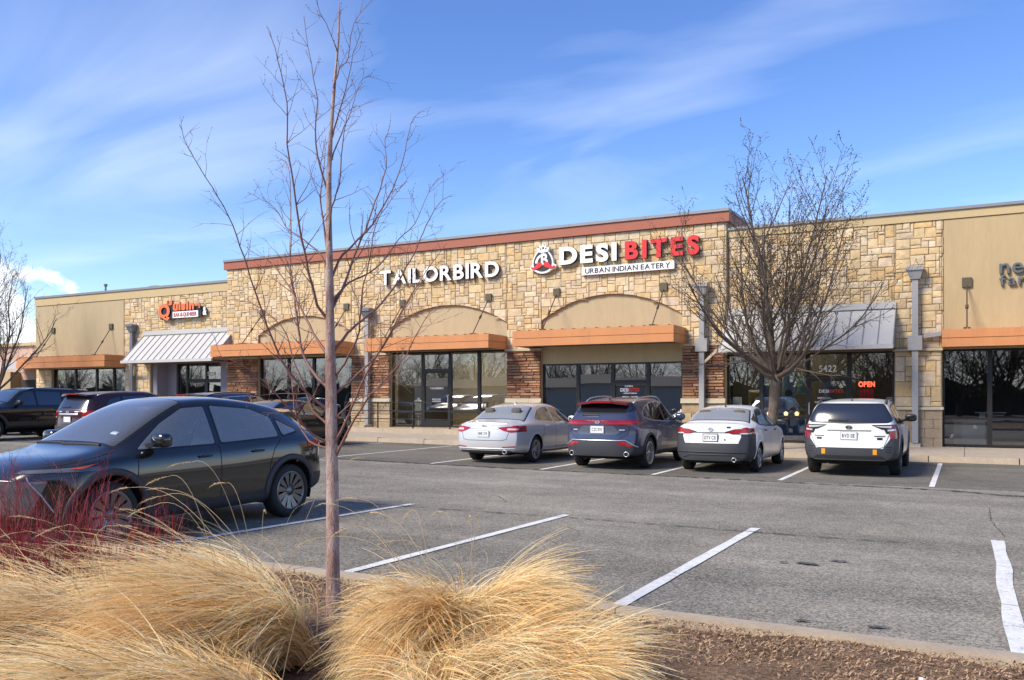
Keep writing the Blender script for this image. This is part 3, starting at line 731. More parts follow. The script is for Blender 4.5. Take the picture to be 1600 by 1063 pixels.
# recessed corner shop
bp(MB().box(-35.6, -35.28, YL+.1, YL+1.0, .4, 3.32), 'painted_column', M['purple']); bp(MB().box(-35.28, -34.65, YL+.72, YL+1.0, .4, 3.32), 'painted_column', M['purple']); bp(MB().box(-30.95, -30.44, YL+.12, YL+.5, .4, 3.32), 'painted_column', M['purple'])
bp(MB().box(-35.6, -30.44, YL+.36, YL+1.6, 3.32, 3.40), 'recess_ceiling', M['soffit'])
for a, b in ((-34.62, -33.95), (-31.35, -30.95)): window(a, b, .45, 3.30, YL+.82)
for a, b in ((-33.95, -32.62), (-32.62, -31.35)): door(a, b, .45, 2.48, YL+.82, a < -33); window(a, b, 2.49, 3.30, YL+.82)
for a, b in ((-28.28, -26.6), (-26.6, -25.15), (-25.15, -24.1), (-24.1, -22.95)): window(a, b, .45, 3.42, yg)
for a, b in ((-20.93, -19.43), (-18.12, -16.79), (-16.79, -15.47)): window(a, b, .45, 3.50, yg, (1.05,))
door(-19.43, -18.12, .45, 2.72, yg); window(-19.43, -18.12, 2.73, 3.50, yg)
for a, b in ((-14.0, -12.57), (-12.57, -11.21), (-9.88, -8.6)): window(a, b, .2, 2.90, yg)
door(-11.21, -9.88, .2, 2.20, yg); window(-11.21, -9.88, 2.21, 2.90, yg)
for a, b in ((-7.12, -5.98), (-5.98, -4.50)): window(a, b, .18, 3.10, YR+.16, (1.02,))
door(-4.50, -3.24, .18, 2.27, YR+.16, False); window(-4.50, -3.24, 2.28, 3.10, YR+.16); window(-3.24, -1.92, .18, 3.10, YR+.16)
for a, b in ((-0.60, .66), (.66, 2.1), (2.1, 3.6), (3.6, 5.6)): window(a, b, .17, 3.10, YR+.16, (1.0,))
# rooms behind the glass
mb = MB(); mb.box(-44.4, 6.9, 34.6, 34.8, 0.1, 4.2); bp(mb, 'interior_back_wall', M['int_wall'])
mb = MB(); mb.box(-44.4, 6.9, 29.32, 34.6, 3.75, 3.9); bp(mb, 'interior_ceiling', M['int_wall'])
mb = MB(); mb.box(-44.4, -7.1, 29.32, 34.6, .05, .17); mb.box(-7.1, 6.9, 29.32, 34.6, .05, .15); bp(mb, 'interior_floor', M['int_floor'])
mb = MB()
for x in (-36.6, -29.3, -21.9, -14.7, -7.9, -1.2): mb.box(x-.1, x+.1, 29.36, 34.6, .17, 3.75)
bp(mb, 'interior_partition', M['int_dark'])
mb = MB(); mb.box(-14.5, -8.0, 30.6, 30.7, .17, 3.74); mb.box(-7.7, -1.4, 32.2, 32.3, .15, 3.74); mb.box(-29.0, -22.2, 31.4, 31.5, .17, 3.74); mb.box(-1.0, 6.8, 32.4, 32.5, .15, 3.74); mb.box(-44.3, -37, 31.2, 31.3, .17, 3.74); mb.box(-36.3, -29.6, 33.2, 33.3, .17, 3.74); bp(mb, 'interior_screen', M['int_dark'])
for (x, y) in ((-19.2, 30.6), (-18.5, 31.6), (-20.2, 32.6), (-6.0, 30.2), (-4.9, 31.2), (-16.6, 31.5)):
    bp(MB().lathe([(.0, 0), (.26, 0), (.26, .03), (0, .03)], 16, 'z', (x, y, 3.715)), 'ceiling_lamp', M['lamp'])
for x in (-6.0, -5.45, -5.1): 
    bp(MB().lathe([(.0, 0), (.055, .0), (.075, .09), (.02, .14), (.0, .14)], 12, 'z', (x, 30.4+.2*(x+5.5), 1.02)), 'pendant_lamp', mat('pendant_glow', (1.0, 0.62, 0.25), .5, emit=1.6) if x == -6.0 else MATS['pendant_glow'])
# counters and tables standing inside
def inside(name, label, cat, boxes, m):
    mb = MB()
    for b in boxes: mb.box(*b)
    tag(mb.build(name, m), label, cat)
inside('sofa_table', 'brown wooden cabinet standing behind the tailor shop window', 'cabinet', [(-17.3, -15.7, 29.6, 30.1, .17, 1.15), (-17.35, -15.65, 29.55, 30.15, 1.15, 1.2)], M['wood'])
inside('reception_desk', 'pale reception desk seen through the low window at right', 'desk', [(-.1, .40, 29.7, 29.76, .16, .92), (-.35, 1.05, 29.62, 30.2, .93, .97), (.40, .56, 29.68, 29.8, .16, 1.16), (.28, 1.1, 29.62, 29.75, 1.165, 1.2), (-.3, -.1, 30.0, 30.15, .16, .92)], M['white'])
inside('food_counter', 'blue fronted counter inside the restaurant behind the tree trunk', 'counter', [(-5.7, -4.6, 29.5, 30.1, .15, .92)], mat('counter_blue', (0.03, 0.09, 0.28), 0.35))
mb = MB(); mb.tube([(-20.15, 29.55, .17), (-20.15, 29.55, .95)], .02, 8).lathe([(0, 0), (.13, .0), (.17, .18), (.13, .34), (.2, .50), (.16, .58), (.05, .62), (.05, .70), (0, .70)], 16, 'z', (-20.15, 29.55, .95)).lathe([(0, 0), (.16, 0), (.02, .03), (0, .03)], 12, 'z', (-20.15, 29.55, .17))
tag(mb.build('dress_form', M['white'], None, True), 'white dress form standing in the tailor shop window', 'dress form')

# ---- lettering
_tmpc = bpy.data.curves.new('lettering', 'FONT'); _tmpo = bpy.data.objects.new('lettering', _tmpc)
def glyph(ch, bold, depth, serif=False, shear=0.0):
    _tmpc.body = ch; _tmpc.size = 1; _tmpc.extrude = depth/2; _tmpc.offset = bold; _tmpc.resolution_u = 5; _tmpc.shear = shear; _tmpc.align_x = 'LEFT'
    me = bpy.data.meshes.new_from_object(_tmpo); return me
def letters(txt, x0, x1, z0, z1, y, depth, m, parent, off, bold=.02, gap=.09, name='letter', onemesh=False, caps='H', shear=0.0, side=None, face_dir=1):
    """letters standing on a wall that faces -Y; cap height z0..z1, run x0..x1"""
    ref = glyph(caps, bold, .1); zc = [v.co.y for v in ref.vertices]; h0, h1 = min(zc), max(zc); bpy.data.meshes.remove(ref)
    sz = (z1-z0)/(h1-h0); items = []; pen = 0.0
    for ch in txt:
        if ch == ' ': pen += .30; continue
        g = glyph(ch, bold, 1.0, shear=shear); xs_ = [v.co.x for v in g.vertices]
        items.append((g, pen-min(xs_))); pen += max(xs_)-min(xs_)+gap
    tot = pen-gap; sx = (x1-x0)/tot; allm = MB()
    for g, dx in items:
        vs = [(x0+(v.co.x+dx)*sx, y-(v.co.z+.5)*depth, z0+(v.co.y-h0)*sz) for v in g.vertices]
        fs = [tuple(p.vertices) for p in g.polygons]
        ms = [0 if abs(p.normal.z) > .5 else 1 for p in g.polygons]
        tgt = allm if onemesh else MB(); b = len(tgt.v); tgt.v += vs; tgt.f += [tuple(i+b for i in f) for f in fs]; tgt.mi += ms
        if not onemesh: tgt.build(name, [m, side or m], parent, off=off)
        bpy.data.meshes.remove(g)
    if onemesh: return allm.build(name, [m, side or m], parent, off=off)
# tailor shop sign
O_ = (-18.2, YC-.06, 6.28); s_ = thing('tailor_sign', 'long row of plain white letters on the stone left of the moustache logo', 'sign', O_)
letters('TAILORBIRD', -21.35, -15.72, 6.28, 6.87, YC-.075, .13, M['white'], s_, O_, .028, .10, side=M['signblack'])
# restaurant sign
yw = YC-.075; O_ = (-10.5, yw, 6.3); s_ = thing('restaurant_sign', 'white and red letters with a white strap line and moustache badge', 'sign', O_)
letters('DESI', -13.18, -10.93, 6.52, 7.17, yw, .15, M['white'], s_, O_, .045, .12, side=M['signblack'])
letters('BITES', -10.62, -7.95, 6.52, 7.17, yw, .15, M['red'], s_, O_, .045, .16, side=M['signblack'])
MB().box(-12.30, -8.84, yw-.10, yw, 6.09, 6.37).build('strap_panel', [M['white']], s_, off=O_)
letters('URBAN INDIAN EATERY', -12.16, -8.98, 6.14, 6.32, yw-.1, .012, M['signblack'], s_, O_, .012, .10, 'strap_lettering', True)
MB().box(-13.2, -7.9, yw-.02, yw+.03, 6.66, 6.80).build('raceway', M['stucco'], s_, off=O_)
# logo: pear shaped badge, crown, letter, moustache
lc = (-13.86, 6.78)
def oval(cx0, cz0, rx, rz, n=28, sq=0): return [(cx0+rx*math.cos(2*PI*i/n)*(1-sq*math.sin(2*PI*i/n)), cz0+rz*math.sin(2*PI*i/n)) for i in range(n)]
def logo(poly, d0, d1, m, nm):
    mb = MB(); mb.prism_y(poly, yw-d1, yw-d0); me = mb.mesh(nm, m, False, O_); fix_normals(me); return link(nm, me, s_)
logo(oval(lc[0], lc[1]-.06, .43, .46, 32, .22), 0, .13, M['white'], 'badge')
logo([(lc[0]-.52+.0, 6.52), (lc[0]-.50, 6.42), (lc[0]-.30, 6.36), (lc[0], 6.30), (lc[0]+.30, 6.36), (lc[0]+.50, 6.42), (lc[0]+.55, 6.54), (lc[0]+.46, 6.60), (lc[0]-.46, 6.60)], 0, .125, M['white'], 'badge_base')
logo(oval(lc[0], lc[1]-.05, .37, .40, 32, .22), .131, .138, M['signblack'], 'badge_field')
logo([(lc[0]-.19, 7.06), (lc[0]-.25, 7.24), (lc[0]-.12, 7.19), (lc[0]-.10, 7.32), (lc[0]-.02, 7.25), (lc[0]+.03, 7.36), (lc[0]+.08, 7.25), (lc[0]+.15, 7.32), (lc[0]+.16, 7.19), (lc[0]+.29, 7.24), (lc[0]+.23, 7.06), (lc[0]+.02, 7.02)], .02, .155, M['white'], 'crown')
for dx, dz, r in ((-.08, 7.17, .03), (.03, 7.2, .045), (.14, 7.17, .03)): logo(oval(lc[0]+dx, dz, r, r, 10), .156, .160, M['signblack'], 'crown_gap')
letters('B', lc[0]-.06, lc[0]+.22, 6.56, 7.0, yw-.138, .012, M['white'], s_, O_, .03, name='badge_letter')
arc = []
for i in range(9):
    a = PI*.52+PI*.45*i/8; arc.append((lc[0]+.02+.33*math.cos(a), 6.62+.36*math.sin(a)))
arc2 = [(lc[0]+.02+(x-lc[0]-.02)*.70, 6.62+(z-6.62)*.78) for x, z in arc]
logo(arc+arc2[::-1], .139, .149, M['white'], 'badge_letter')
for sg in (-1, 1):
    ms = [(0, 6.56), (.06, 6.66), (.14, 6.69), (.24, 6.64), (.32, 6.54), (.40, 6.50), (.47, 6.53), (.50, 6.50), (.46, 6.44), (.36, 6.42), (.24, 6.44), (.12, 6.48)]
    logo([(lc[0]+.02+sg*x, z) for x, z in ms], .15, .162, M['red'], 'moustache')
# barbecue sign
yw = YL-.075; O_ = (-33.2, yw, 5.5); s_ = thing('barbecue_sign', 'orange letters over a white strip above the left grey awning', 'sign', O_)
def rbox(x0, x1, z0, z1, y0, y1, m, nm): MB().box(x0, x1, y0, y1, z0, z1).build(nm, m, s_, off=O_)
rbox(-33.75, -31.85, 5.50, 5.98, yw-.16, yw, M['signblack'], 'backing_panel'); rbox(-34.65, -33.76, 5.44, 6.12, yw-.16, yw, M['signblack'], 'backing_panel')
letters('Q', -34.72, -33.92, 5.50, 6.18, yw-.17, .05, M['signorange'], s_, O_, .05, side=M['signblack'])
letters('s', -34.0, -33.74, 6.12, 6.34, yw-.12, .10, M['signorange'], s_, O_, .05, caps='x', side=M['signblack'])
letters("'", -34.14, -34.07, 6.16, 6.34, yw-.12, .10, M['signorange'], s_, O_, .05, caps="'", side=M['signblack'])
letters('uisine', -33.70, -31.86, 5.83, 6.14, yw-.17, .05, M['signorange'], s_, O_, .05, .07, caps='x', side=M['signblack'])
rbox(-33.74, -32.02, 5.48, 5.78, yw-.20, yw-.161, M['white'], 'strap_panel')
letters('BAR-B-QUE•BEER', -33.66, -32.1, 5.535, 5.725, yw-.2, .012, mat('sign_faded_red', (0.45, 0.08, 0.07), .6), s_, O_, .03, .07, 'strap_lettering', True)
letters('&', -31.82, -31.55, 5.55, 5.95, yw-.02, .08, M['white'], s_, O_, .03, name='ampersand', side=M['signblack'])
# dental sign cut by the edge of the picture
yw = YR-.04; O_ = (2.0, yw, 4.9); s_ = thing('dark_letter_sign', 'dark bronze letters in two rows on tan plaster at the right edge', 'sign', O_)
letters('new', .90, 2.05, 5.27, 5.56, yw-.03, .07, mat('sign_bronze_face', (0.16, 0.165, 0.155), .35, metal=.5), s_, O_, .008, .10, caps='x', side=M['signblack'])
letters('family', .90, 2.25, 4.93, 5.13, yw-.03, .07, MATS['sign_bronze_face'], s_, O_, .008, .10, caps='x', side=M['signblack'])
# window lettering and papers
def decal(txts, name, label, y, m, cat='lettering'):
    x_, z_ = txts[0][1], txts[0][3]; O = (x_, y, z_); s = thing(name, label, cat, O)
    for (tx, x0, x1, z0, z1, mm) in txts: letters(tx, x0, x1, z0, z1, y, .004, mm or m, s, O, .012, .08, 'lettering_line', True)
    return s
decal([('5422', -4.16, -3.62, 2.47, 2.68, None)], 'house_number', 'white number 5422 on the glass above the restaurant side door', YR+.12, M['white'], 'number')
decal([('5418', -32.54, -32.06, 2.72, 2.90, None)], 'house_number', 'white number 5418 on the glass above the barbecue shop door', YL+.78, M['white'], 'number')
decal([('DESI', -4.16, -3.86, 1.80, 1.90, M['white']), ('BITES', -3.82, -3.42, 1.80, 1.90, M['red']), ('MONDAY', -4.20, -3.88, 1.60, 1.66, None), ('TUESDAY - THURSDAY', -4.30, -3.50, 1.46, 1.52, None), ('11:00 AM - 9:00 PM', -4.22, -3.50, 1.34, 1.40, None), ('5:00 PM - 9:00 PM', -4.14, -3.50, 1.22, 1.28, None), ('FRIDAY - SUNDAY', -4.22, -3.52, 1.04, 1.10, None), ('11:00 AM - 3:00 PM', -4.22, -3.50, .92, .98, None), ('5:00 PM - 10:00 PM', -4.14, -3.48, .80, .86, None)],
      'door_lettering', 'white opening hours under a small restaurant name on the right hand glass door', YR+.14, M['white'])
decal([('OPEN', -10.75, -10.45, 2.02, 2.08, None), ('DESI', -10.92, -10.62, 1.86, 1.98, M['white']), ('BITES', -10.58, -10.20, 1.86, 1.98, M['red']), ('URBAN INDIAN', -10.80, -10.3, 1.78, 1.82, None), ('MONDAY', -10.85, -10.6, 1.64, 1.69, None), ('CLOSED', -10.52, -10.25, 1.64, 1.69, None)],
      'door_lettering', 'white and red lettering on the glass door behind the blue car', yg-.02, M['white'])
decal([('TAILORBIRD', -19.1, -18.45, 1.98, 2.06, None), ('FINE CLOTHES', -18.98, -18.58, 1.56, 1.60, None), ('ALTERATIONS', -18.98, -18.58, 1.48, 1.52, None)], 'door_lettering', 'small white lettering on the tailor shop glass door', yg-.02, M['white'])
O_ = (-2.9, YR+.22, 1.6); s_ = thing('open_sign', 'lit red OPEN sign hanging inside the restaurant window', 'sign', O_)
letters('OPEN', -2.98, -2.50, 1.98, 2.15, YR+.24, .03, M['neon'], s_, O_, .03, .10, 'neon_letter', False)
for i in range(4): MB().box(-2.94+i*.105, -2.86+i*.105, YR+.21, YR+.24, 1.58, 1.9).build('red_slat', mat('sign_red_glow', (0.5, .03, .03), .5) if i == 0 else MATS['sign_red_glow'], s_, off=O_)
def sheet_paper(x0, x1, z0, z1, y, label, c1, c2=None, c3=None):
    O = ((x0+x1)/2, y, z0); s = MB().box(x0, x1, y, y+.006, z0, z1).build('poster', mat('paper', c1, .7), off=O); s.location = O; tag(s, label, 'poster')
    if c2:
        MB().box(x0+.04*(x1-x0), x1-.04*(x1-x0), y-.004, y-.001, z0+.25*(z1-z0), z1-.12*(z1-z0)).build('print_block', mat('print', c2, .7, var=.5, vscale=12), s, off=O)
    if c3:
        MB().lathe([(0, 0), (.3*(x1-x0), 0), (.3*(x1-x0), .002), (0, .002)], 16, 'y', ((x0+x1)/2, y-.008, z0+.22*(z1-z0))).build('print_block', mat('print', c3, .7), s, off=O)
yp = YR+.20
sheet_paper(-6.95, -6.65, 1.32, 1.66, yp, 'blank white notice taped low inside the restaurant window', (.72, .76, .78))
sheet_paper(-6.42, -6.03, 1.30, 1.90, yp, 'yellow and white event poster in the window left of the tree', (.75, .74, .70), (.55, .36, .06), (.10, .10, .16))
sheet_paper(-5.32, -4.92, 1.52, 2.72, yp, 'tall pale blue poster in the window right of the tree trunk', (.33, .42, .52), (.42, .52, .60), (.10, .12, .06))
sheet_paper(-4.86, -4.58, 1.74, 2.28, yp, 'pale green notice taped beside the restaurant door', (.30, .50, .38), (.36, .56, .44))
sheet_paper(-5.92, -5.78, 1.55, 2.6, yp, 'narrow blue poster mostly behind the tree trunk', (.16, .22, .34))
sheet_paper(-38.4, -37.75, 1.5, 2.5, YL+.2, 'pale poster in the window of the far left shop', (.5, .55, .55), (.30, .38, .36))
sheet_paper(-4.0, -3.72, 1.45, 2.22, YR+.19, 'blue notice inside the glass of the restaurant door', (.16, .22, .36), (.30, .34, .44))
mb = MB().lathe([(0, 0), (.155, 0), (.155, .006), (0, .006)], 8, 'y', (-4.25, YR+.10, .62)); o = mb.build('round_sticker', mat('sticker_blue', (.22, .52, .72), .5), off=(-4.25, YR+.1, .62)); o.location = (-4.25, YR+.10, .62)
tag(o, 'round pale blue sticker low on the restaurant door', 'sticker')
letters('ADT', -4.33, -4.17, .585, .655, YR+.099, .004, M['white'], o, (-4.25, YR+.1, .62), .02, .1, 'sticker_lettering', True)

# ---- railing on the raised walkway
O_ = (-19, 27.58, .43); rl = thing('handrail', 'black steel handrail on the raised walkway outside the tailor shop', 'railing', O_)
for x in (-22.4, -20.75, -19.05, -17.35, -15.7): MB().box(x-.022, x+.022, 27.56, 27.60, .42, 1.48).build('post', M['steel_black'], rl, off=O_)
for z in (1.46, 1.12, .80): MB().box(-22.44, -15.66, 27.563, 27.597, z-.018, z+.018).build('rail', M['steel_black'], rl, off=O_)
# ---- rooftop pieces
O_ = (-42.6, 31.5, 6.5); v_ = MB().tube([(-42.6, 31.5, 6.5), (-42.6, 31.5, 7.95)], .05, 8).lathe([(0, 0), (.1, 0), (.1, .12), (0, .14)], 8, 'z', (-42.6, 31.5, 7.9)).build('vent_pipe', M['pipe_d'], off=O_); v_.location = O_
tag(v_, 'short thin vent pipe on the roof at the left end', 'vent')
O_ = (-39, 32, 6.5); pts = [(-40.4, 32, 6.5), (-40.4, 32, 7.45)]+[(-40.4+2.5*i/10, 32, 7.5+.30*math.sin(PI*(.06+.86*i/10))-.12*i/10) for i in range(11)]+[(-37.85, 32, 6.5)]
v_ = MB().tube(pts, .06, 8).build('bent_pipe', M['pipe_d'], off=O_, smooth=True); v_.location = O_; tag(v_, 'long bowed dark pipe lying over the roof edge at left', 'pipe')
# ---- neighbour at the left edge
O_ = (-62, 44, 0); nb2 = thing('peach_building', 'peach stucco building with grey awning beyond the left corner', 'building', O_)
def nbx(mb, n, m): return mb.build(n, m, nb2, off=O_)
nbx(MB().box(-75, -50.5, 40, 52, 0, 5.6), 'wall', M['peach']); nbx(MB().box(-75.3, -50.3, 39.8, 52.2, 5.6, 5.85), 'roof_edge', M['cornice'])
nbx(MB().hexa([(-64, 37.4, 3.7), (-54.5, 37.4, 3.7), (-54.5, 39.98, 4.5), (-64, 39.98, 4.5), (-64, 37.4, 3.78), (-54.5, 37.4, 3.78), (-54.5, 39.98, 4.58), (-64, 39.98, 4.58)]), 'awning', M['awn'])
nbx(MB().box(-63.5, -60.8, 39.86, 39.99, .2, 3.0), 'window', M['int_dark']); nbx(MB().box(-59.5, -55.5, 39.86, 39.99, .2, 2.9), 'window', M['int_dark'])
for x in (-64.4, -60.3): nbx(MB().box(x-.4, x+.4, 39.2, 39.99, 0, 3.6), 'stone_pier', M['stucco'])
for x in (-58.9, -57.6, -56.3):
    l = nbx(MB().tube([(x, 39.99, 2.95), (x, 39.4, 3.1), (x, 39.2, 2.9)], .03, 6).lathe([(.04, .12), (.22, 0), (.2, 0), (.03, .1)], 12, 'z', (x, 39.2, 2.75)), 'wall_lamp', M['frame'])
    MB().lathe([(0, -.05), (.09, 0), (0, .06)], 8, 'z', (x, 39.2, 2.74)).build('bulb', M['lamp'], l, off=O_)
mb = MB(); mb.box(-52.3, -52.1, 30.4, 30.6, 0, 6.0); mb.box(-52.7, -51.7, 30.3, 30.7, 5.85, 6.05)
o = mb.build('lamp_post', M['pipe_d'], off=(-52.2, 30.5, 0)); o.location = (-52.2, 30.5, 0); tag(o, 'dark square parking lamp post behind the left tree', 'lamp post')
# ================================================================== CARS
def pchip(xs, ys, x):
    xs = np.asarray(xs, float); ys = np.asarray(ys, float); x = np.clip(np.asarray(x, float), xs[0], xs[-1])
    h = np.diff(xs); d = np.diff(ys)/h; m = np.zeros_like(xs); m[0], m[-1] = d[0], d[-1]
    for i in range(1, len(xs)-1):
        if d[i-1]*d[i] > 0:
            w1, w2 = 2*h[i]+h[i-1], h[i]+2*h[i-1]; m[i] = (w1+w2)/(w1/d[i-1]+w2/d[i])
    k = np.clip(np.searchsorted(xs, x, side='right')-1, 0, len(xs)-2); t = (x-xs[k])/h[k]
    return (2*t**3-3*t**2+1)*ys[k]+(t**3-2*t**2+t)*h[k]*m[k]+(-2*t**3+3*t**2)*ys[k+1]+(t**3-t**2)*h[k]*m[k+1]
def P_(tab, x): a = list(zip(*tab)); return pchip(a[0], a[1], x)
CM = dict(
    rear_glass=glass_mat('car_rear_glass', (0.72, 0.74, 0.70), 3.0, 1.55, .34),
    mirror_glass=glass_mat('car_side_glass', (0.78, 0.82, 0.78), 3.2, 1.55, .30),
    clear_glass=glass_mat('car_clear_glass', (0.82, 0.86, 0.82), 1.8, 1.55, .12), cabin=mat('cabin_trim', (0.03, 0.03, 0.032), .6), seat=mat('seat_cloth', (0.085, 0.08, 0.075), .8),
    glass=mat('car_glass', (0.012, 0.014, 0.016), 0.02, spec=0.9, ior=1.75, coat=0.5),
    glass_light=mat('windscreen_glass', (0.030, 0.036, 0.04), 0.02, spec=1.0, ior=1.95, coat=0.6),
    trim=mat('black_trim', (0.015, 0.015, 0.016), 0.4),
    plastic=mat('dark_cladding', (0.035, 0.036, 0.042), 0.55, var=0.1),
    under=mat('underbody', (0.008, 0.008, 0.008), 0.9),
    tyre=mat('tyre_rubber', (0.018, 0.018, 0.018), 0.8),
    alloy=mat('alloy', (0.52, 0.53, 0.55), 0.28, metal=0.85),
    alloy_d=mat('dark_alloy', (0.06, 0.06, 0.065), 0.3, metal=0.6),
    chrome=mat('chrome', (0.72, 0.72, 0.73), 0.34, metal=0.8),
    redlens=mat('red_lens', (0.34, 0.008, 0.012), 0.12, coat=0.3),
    dredlens=mat('dark_red_lens', (0.20, 0.010, 0.018), 0.12, coat=0.3),
    redlit=mat('bright_lens', (0.75, 0.45, 0.42), 0.15, coat=1.0),
    clear=mat('clear_lens', (0.55, 0.57, 0.60), 0.1, coat=1.0, metal=0.2),
    smoke=mat('smoked_lens', (0.10, 0.10, 0.11), 0.08, coat=1.0),
    amber=mat('amber_reflector', (0.75, 0.30, 0.02), 0.3),
    plate=mat('number_plate', (0.72, 0.73, 0.72), 0.5),
    plate_ink=mat('plate_ink', (0.03, 0.07, 0.06), 0.6),
    seam=mat('panel_gap', (0.008, 0.008, 0.008), 0.8),
)
def paint(name, col, metal=0.0, rough=0.28, coat=.7): return mat(name, col, rough, metal=metal, spec=0.4, coat=coat)

class Car:
    def __init__(s, sp): s.sp = sp; s.make_body()
    def make_body(s):
        sp = s.sp; Ln = sp['L']
        xs = sorted(set([0, .04, .12, .24, .40, .60]+list(np.linspace(.85, Ln-.85, sp.get('ns', 18)))+[Ln-.6, Ln-.4, Ln-.24, Ln-.12, Ln-.04, Ln]+sp.get('xt', [])))
        xs = np.array([x for i, x in enumerate(xs) if i == 0 or x-xs[i-1] > .035])
        zt = P_(sp['top'], xs); zb = P_(sp['belt'], xs); zl = P_(sp['bot'], xs); w = P_(sp['wid'], xs); wr = P_(sp['wr'], xs)
        V = []; F = []; rings = []
        for i, x in enumerate(xs):
            T = max(zt[i], zb[i]+.03); B, Lw, ww, r = zb[i], zl[i], w[i], min(wr[i], w[i]-.06); H = T-B; dr = min(.085, .34*H)
            half = [(0, Lw), (ww-.16, Lw), (ww-.035, Lw+.05), (ww-.004, Lw+.36*(B-Lw)), (ww, Lw+.70*(B-Lw)), (ww-.018, B-.055), (ww-.055, B+.006),
                    (r+(ww-.07-r)*.52+.012*min(1, H/.3), B+(H-dr)*.5), (r, T-dr), (r-.07, T-dr*.36), (r*.5, T-dr*.06), (0, T)]
            ring = []
            for y, z in half: ring.append(len(V)); V.append((x, y, z))
            for y, z in half[-2:0:-1]: ring.append(len(V)); V.append((x, -y, z))
            rings.append(ring)
        n = len(rings[0])
        for a, b in zip(rings[:-1], rings[1:]):
            for k in range(n):
                k2 = (k+1) % n; F.append((a[k], a[k2], b[k2], b[k]))
        def cap(ring, sgn):
            cols = [.93, .72, .45, .16, -.16, -.45, -.72, -.93]; rows = []
            for i in range(1, 11):
                l, r = ring[i], ring[n-i]; row = [l]
                for c in cols:
                    p = V[l]; row.append(len(V)); V.append((p[0], p[1]*c, p[2]))
                row.append(r); rows.append(row)
            for a, b in zip(rows[:-1], rows[1:]):
                for k in range(len(a)-1): F.append((a[k], a[k+1], b[k+1], b[k]) if sgn < 0 else (a[k+1], a[k], b[k], b[k+1]))
            top = rows[-1]; tc_ = ring[11]; m = len(top)//2
            for k in range(len(top)-1): F.append((top[k], top[k+1], tc_) if sgn < 0 else (top[k+1], top[k], tc_))
        cap(rings[0], -1); cap(rings[-1], 1)
        A = np.array(V)
        wl = P_(sp['wid'], A[:, 0]); q = np.clip(np.abs(A[:, 1])/wl, 0, 1)
        fr = np.clip(1-A[:, 0]/.75, 0, 1)**1.6; ff = np.clip(1-(Ln-A[:, 0])/.9, 0, 1)**1.6
        A[:, 0] += fr*(sp.get('kr', .16)*q**3.2 + P_(sp['tail'], A[:, 2])) - ff*(sp.get('kf', .34)*q**2.6 + P_(sp['nose'], A[:, 2]))
        me = bpy.data.meshes.new('tmp'); me.from_pydata(A.tolist(), [], F); me.update()
        bm = bmesh.new(); bm.from_mesh(me); bmesh.ops.recalc_face_normals(bm, faces=bm.faces); bm.to_mesh(me); bm.free()
        o = bpy.data.objects.new('tmp', me); COL.objects.link(o)
        md = o.modifiers.new('s', 'SUBSURF'); md.levels = 2; md.render_levels = 2
        dg = bpy.context.evaluated_depsgraph_get(); dg.update()
        ev = o.evaluated_get(dg); me2 = bpy.data.meshes.new_from_object(ev)
        bpy.data.objects.remove(o); bpy.data.meshes.remove(me)
        # wheel openings
        bm = bmesh.new(); bm.from_mesh(me2); dele = set()
        for xa, rr in ((sp['xr'], sp['Ra']), (sp['xf'], sp['Ra'])):
            zc = sp['R']+.01
            for v in bm.verts:
                if abs(v.co.y) < .5: continue
                dx, dz = v.co.x-xa, v.co.z-zc; d = math.hypot(dx, dz)
                if abs(d-rr) < .034 and d > 1e-6: v.co.x = xa+dx/d*rr; v.co.z = zc+dz/d*rr
            for f in bm.faces:
                c = f.calc_center_median()
                if abs(c.y) > .56 and math.hypot(c.x-xa, c.z-zc) < rr-.006: dele.add(f)
        bmesh.ops.delete(bm, geom=list(dele), context='FACES')
        for f in bm.faces: f.smooth = True
        bm.to_mesh(me2); bm.normal_update(); bm.free(); me2.materials.clear(); me2.update()
        s.body = me2; s.V = np.array([v.co[:] for v in me2.vertices]); s.Nn = np.array([v.normal[:] for v in me2.vertices])
        s.F = [tuple(p.vertices) for p in me2.polygons]; s.FN = np.array([p.normal[:] for p in me2.polygons]); s.FC = np.array([p.center[:] for p in me2.polygons])
        s.bvh = BVHTree.FromPolygons(s.V.tolist(), s.F); s.bV = [tuple(v) for v in s.V]; s.bF = list(s.F); s.cutn = 0
    # -- a piece of the skin cut out by a convex outline seen from one side, lifted off the body
    def patch(s, mb, view, poly, off=.004, limit=None):
        if view in ('L', 'R'): ia, ib, ok = 0, 2, (s.FN[:, 1]*(1 if view == 'L' else -1) > .42)
        elif view == 'rear': ia, ib, ok = 1, 2, s.FN[:, 0] < -.08
        elif view == 'front': ia, ib, ok = 1, 2, s.FN[:, 0] > .10
        else: ia, ib, ok = 0, 1, s.FN[:, 2] > .12
        pa = [p[0] for p in poly]; pb = [p[1] for p in poly]
        C = s.FC; ok = ok & (C[:, ia] > min(pa)-.15) & (C[:, ia] < max(pa)+.15) & (C[:, ib] > min(pb)-.15) & (C[:, ib] < max(pb)+.15)
        if limit is not None: ok = ok & (C[:, 0] > limit[0]) & (C[:, 0] < limit[1])
        ar = sum(poly[i][0]*poly[(i+1) % len(poly)][1]-poly[(i+1) % len(poly)][0]*poly[i][1] for i in range(len(poly)))
        pl = poly if ar > 0 else poly[::-1]; idx = {}; n_ = len(pl)
        if any((pl[i-1][0]-pl[i-2][0])*(pl[i][1]-pl[i-1][1])-(pl[i-1][1]-pl[i-2][1])*(pl[i][0]-pl[i-1][0]) < -2e-4 for i in range(n_)): print('CONCAVE', view, [tuple(round(a, 2) for a in q) for q in poly])
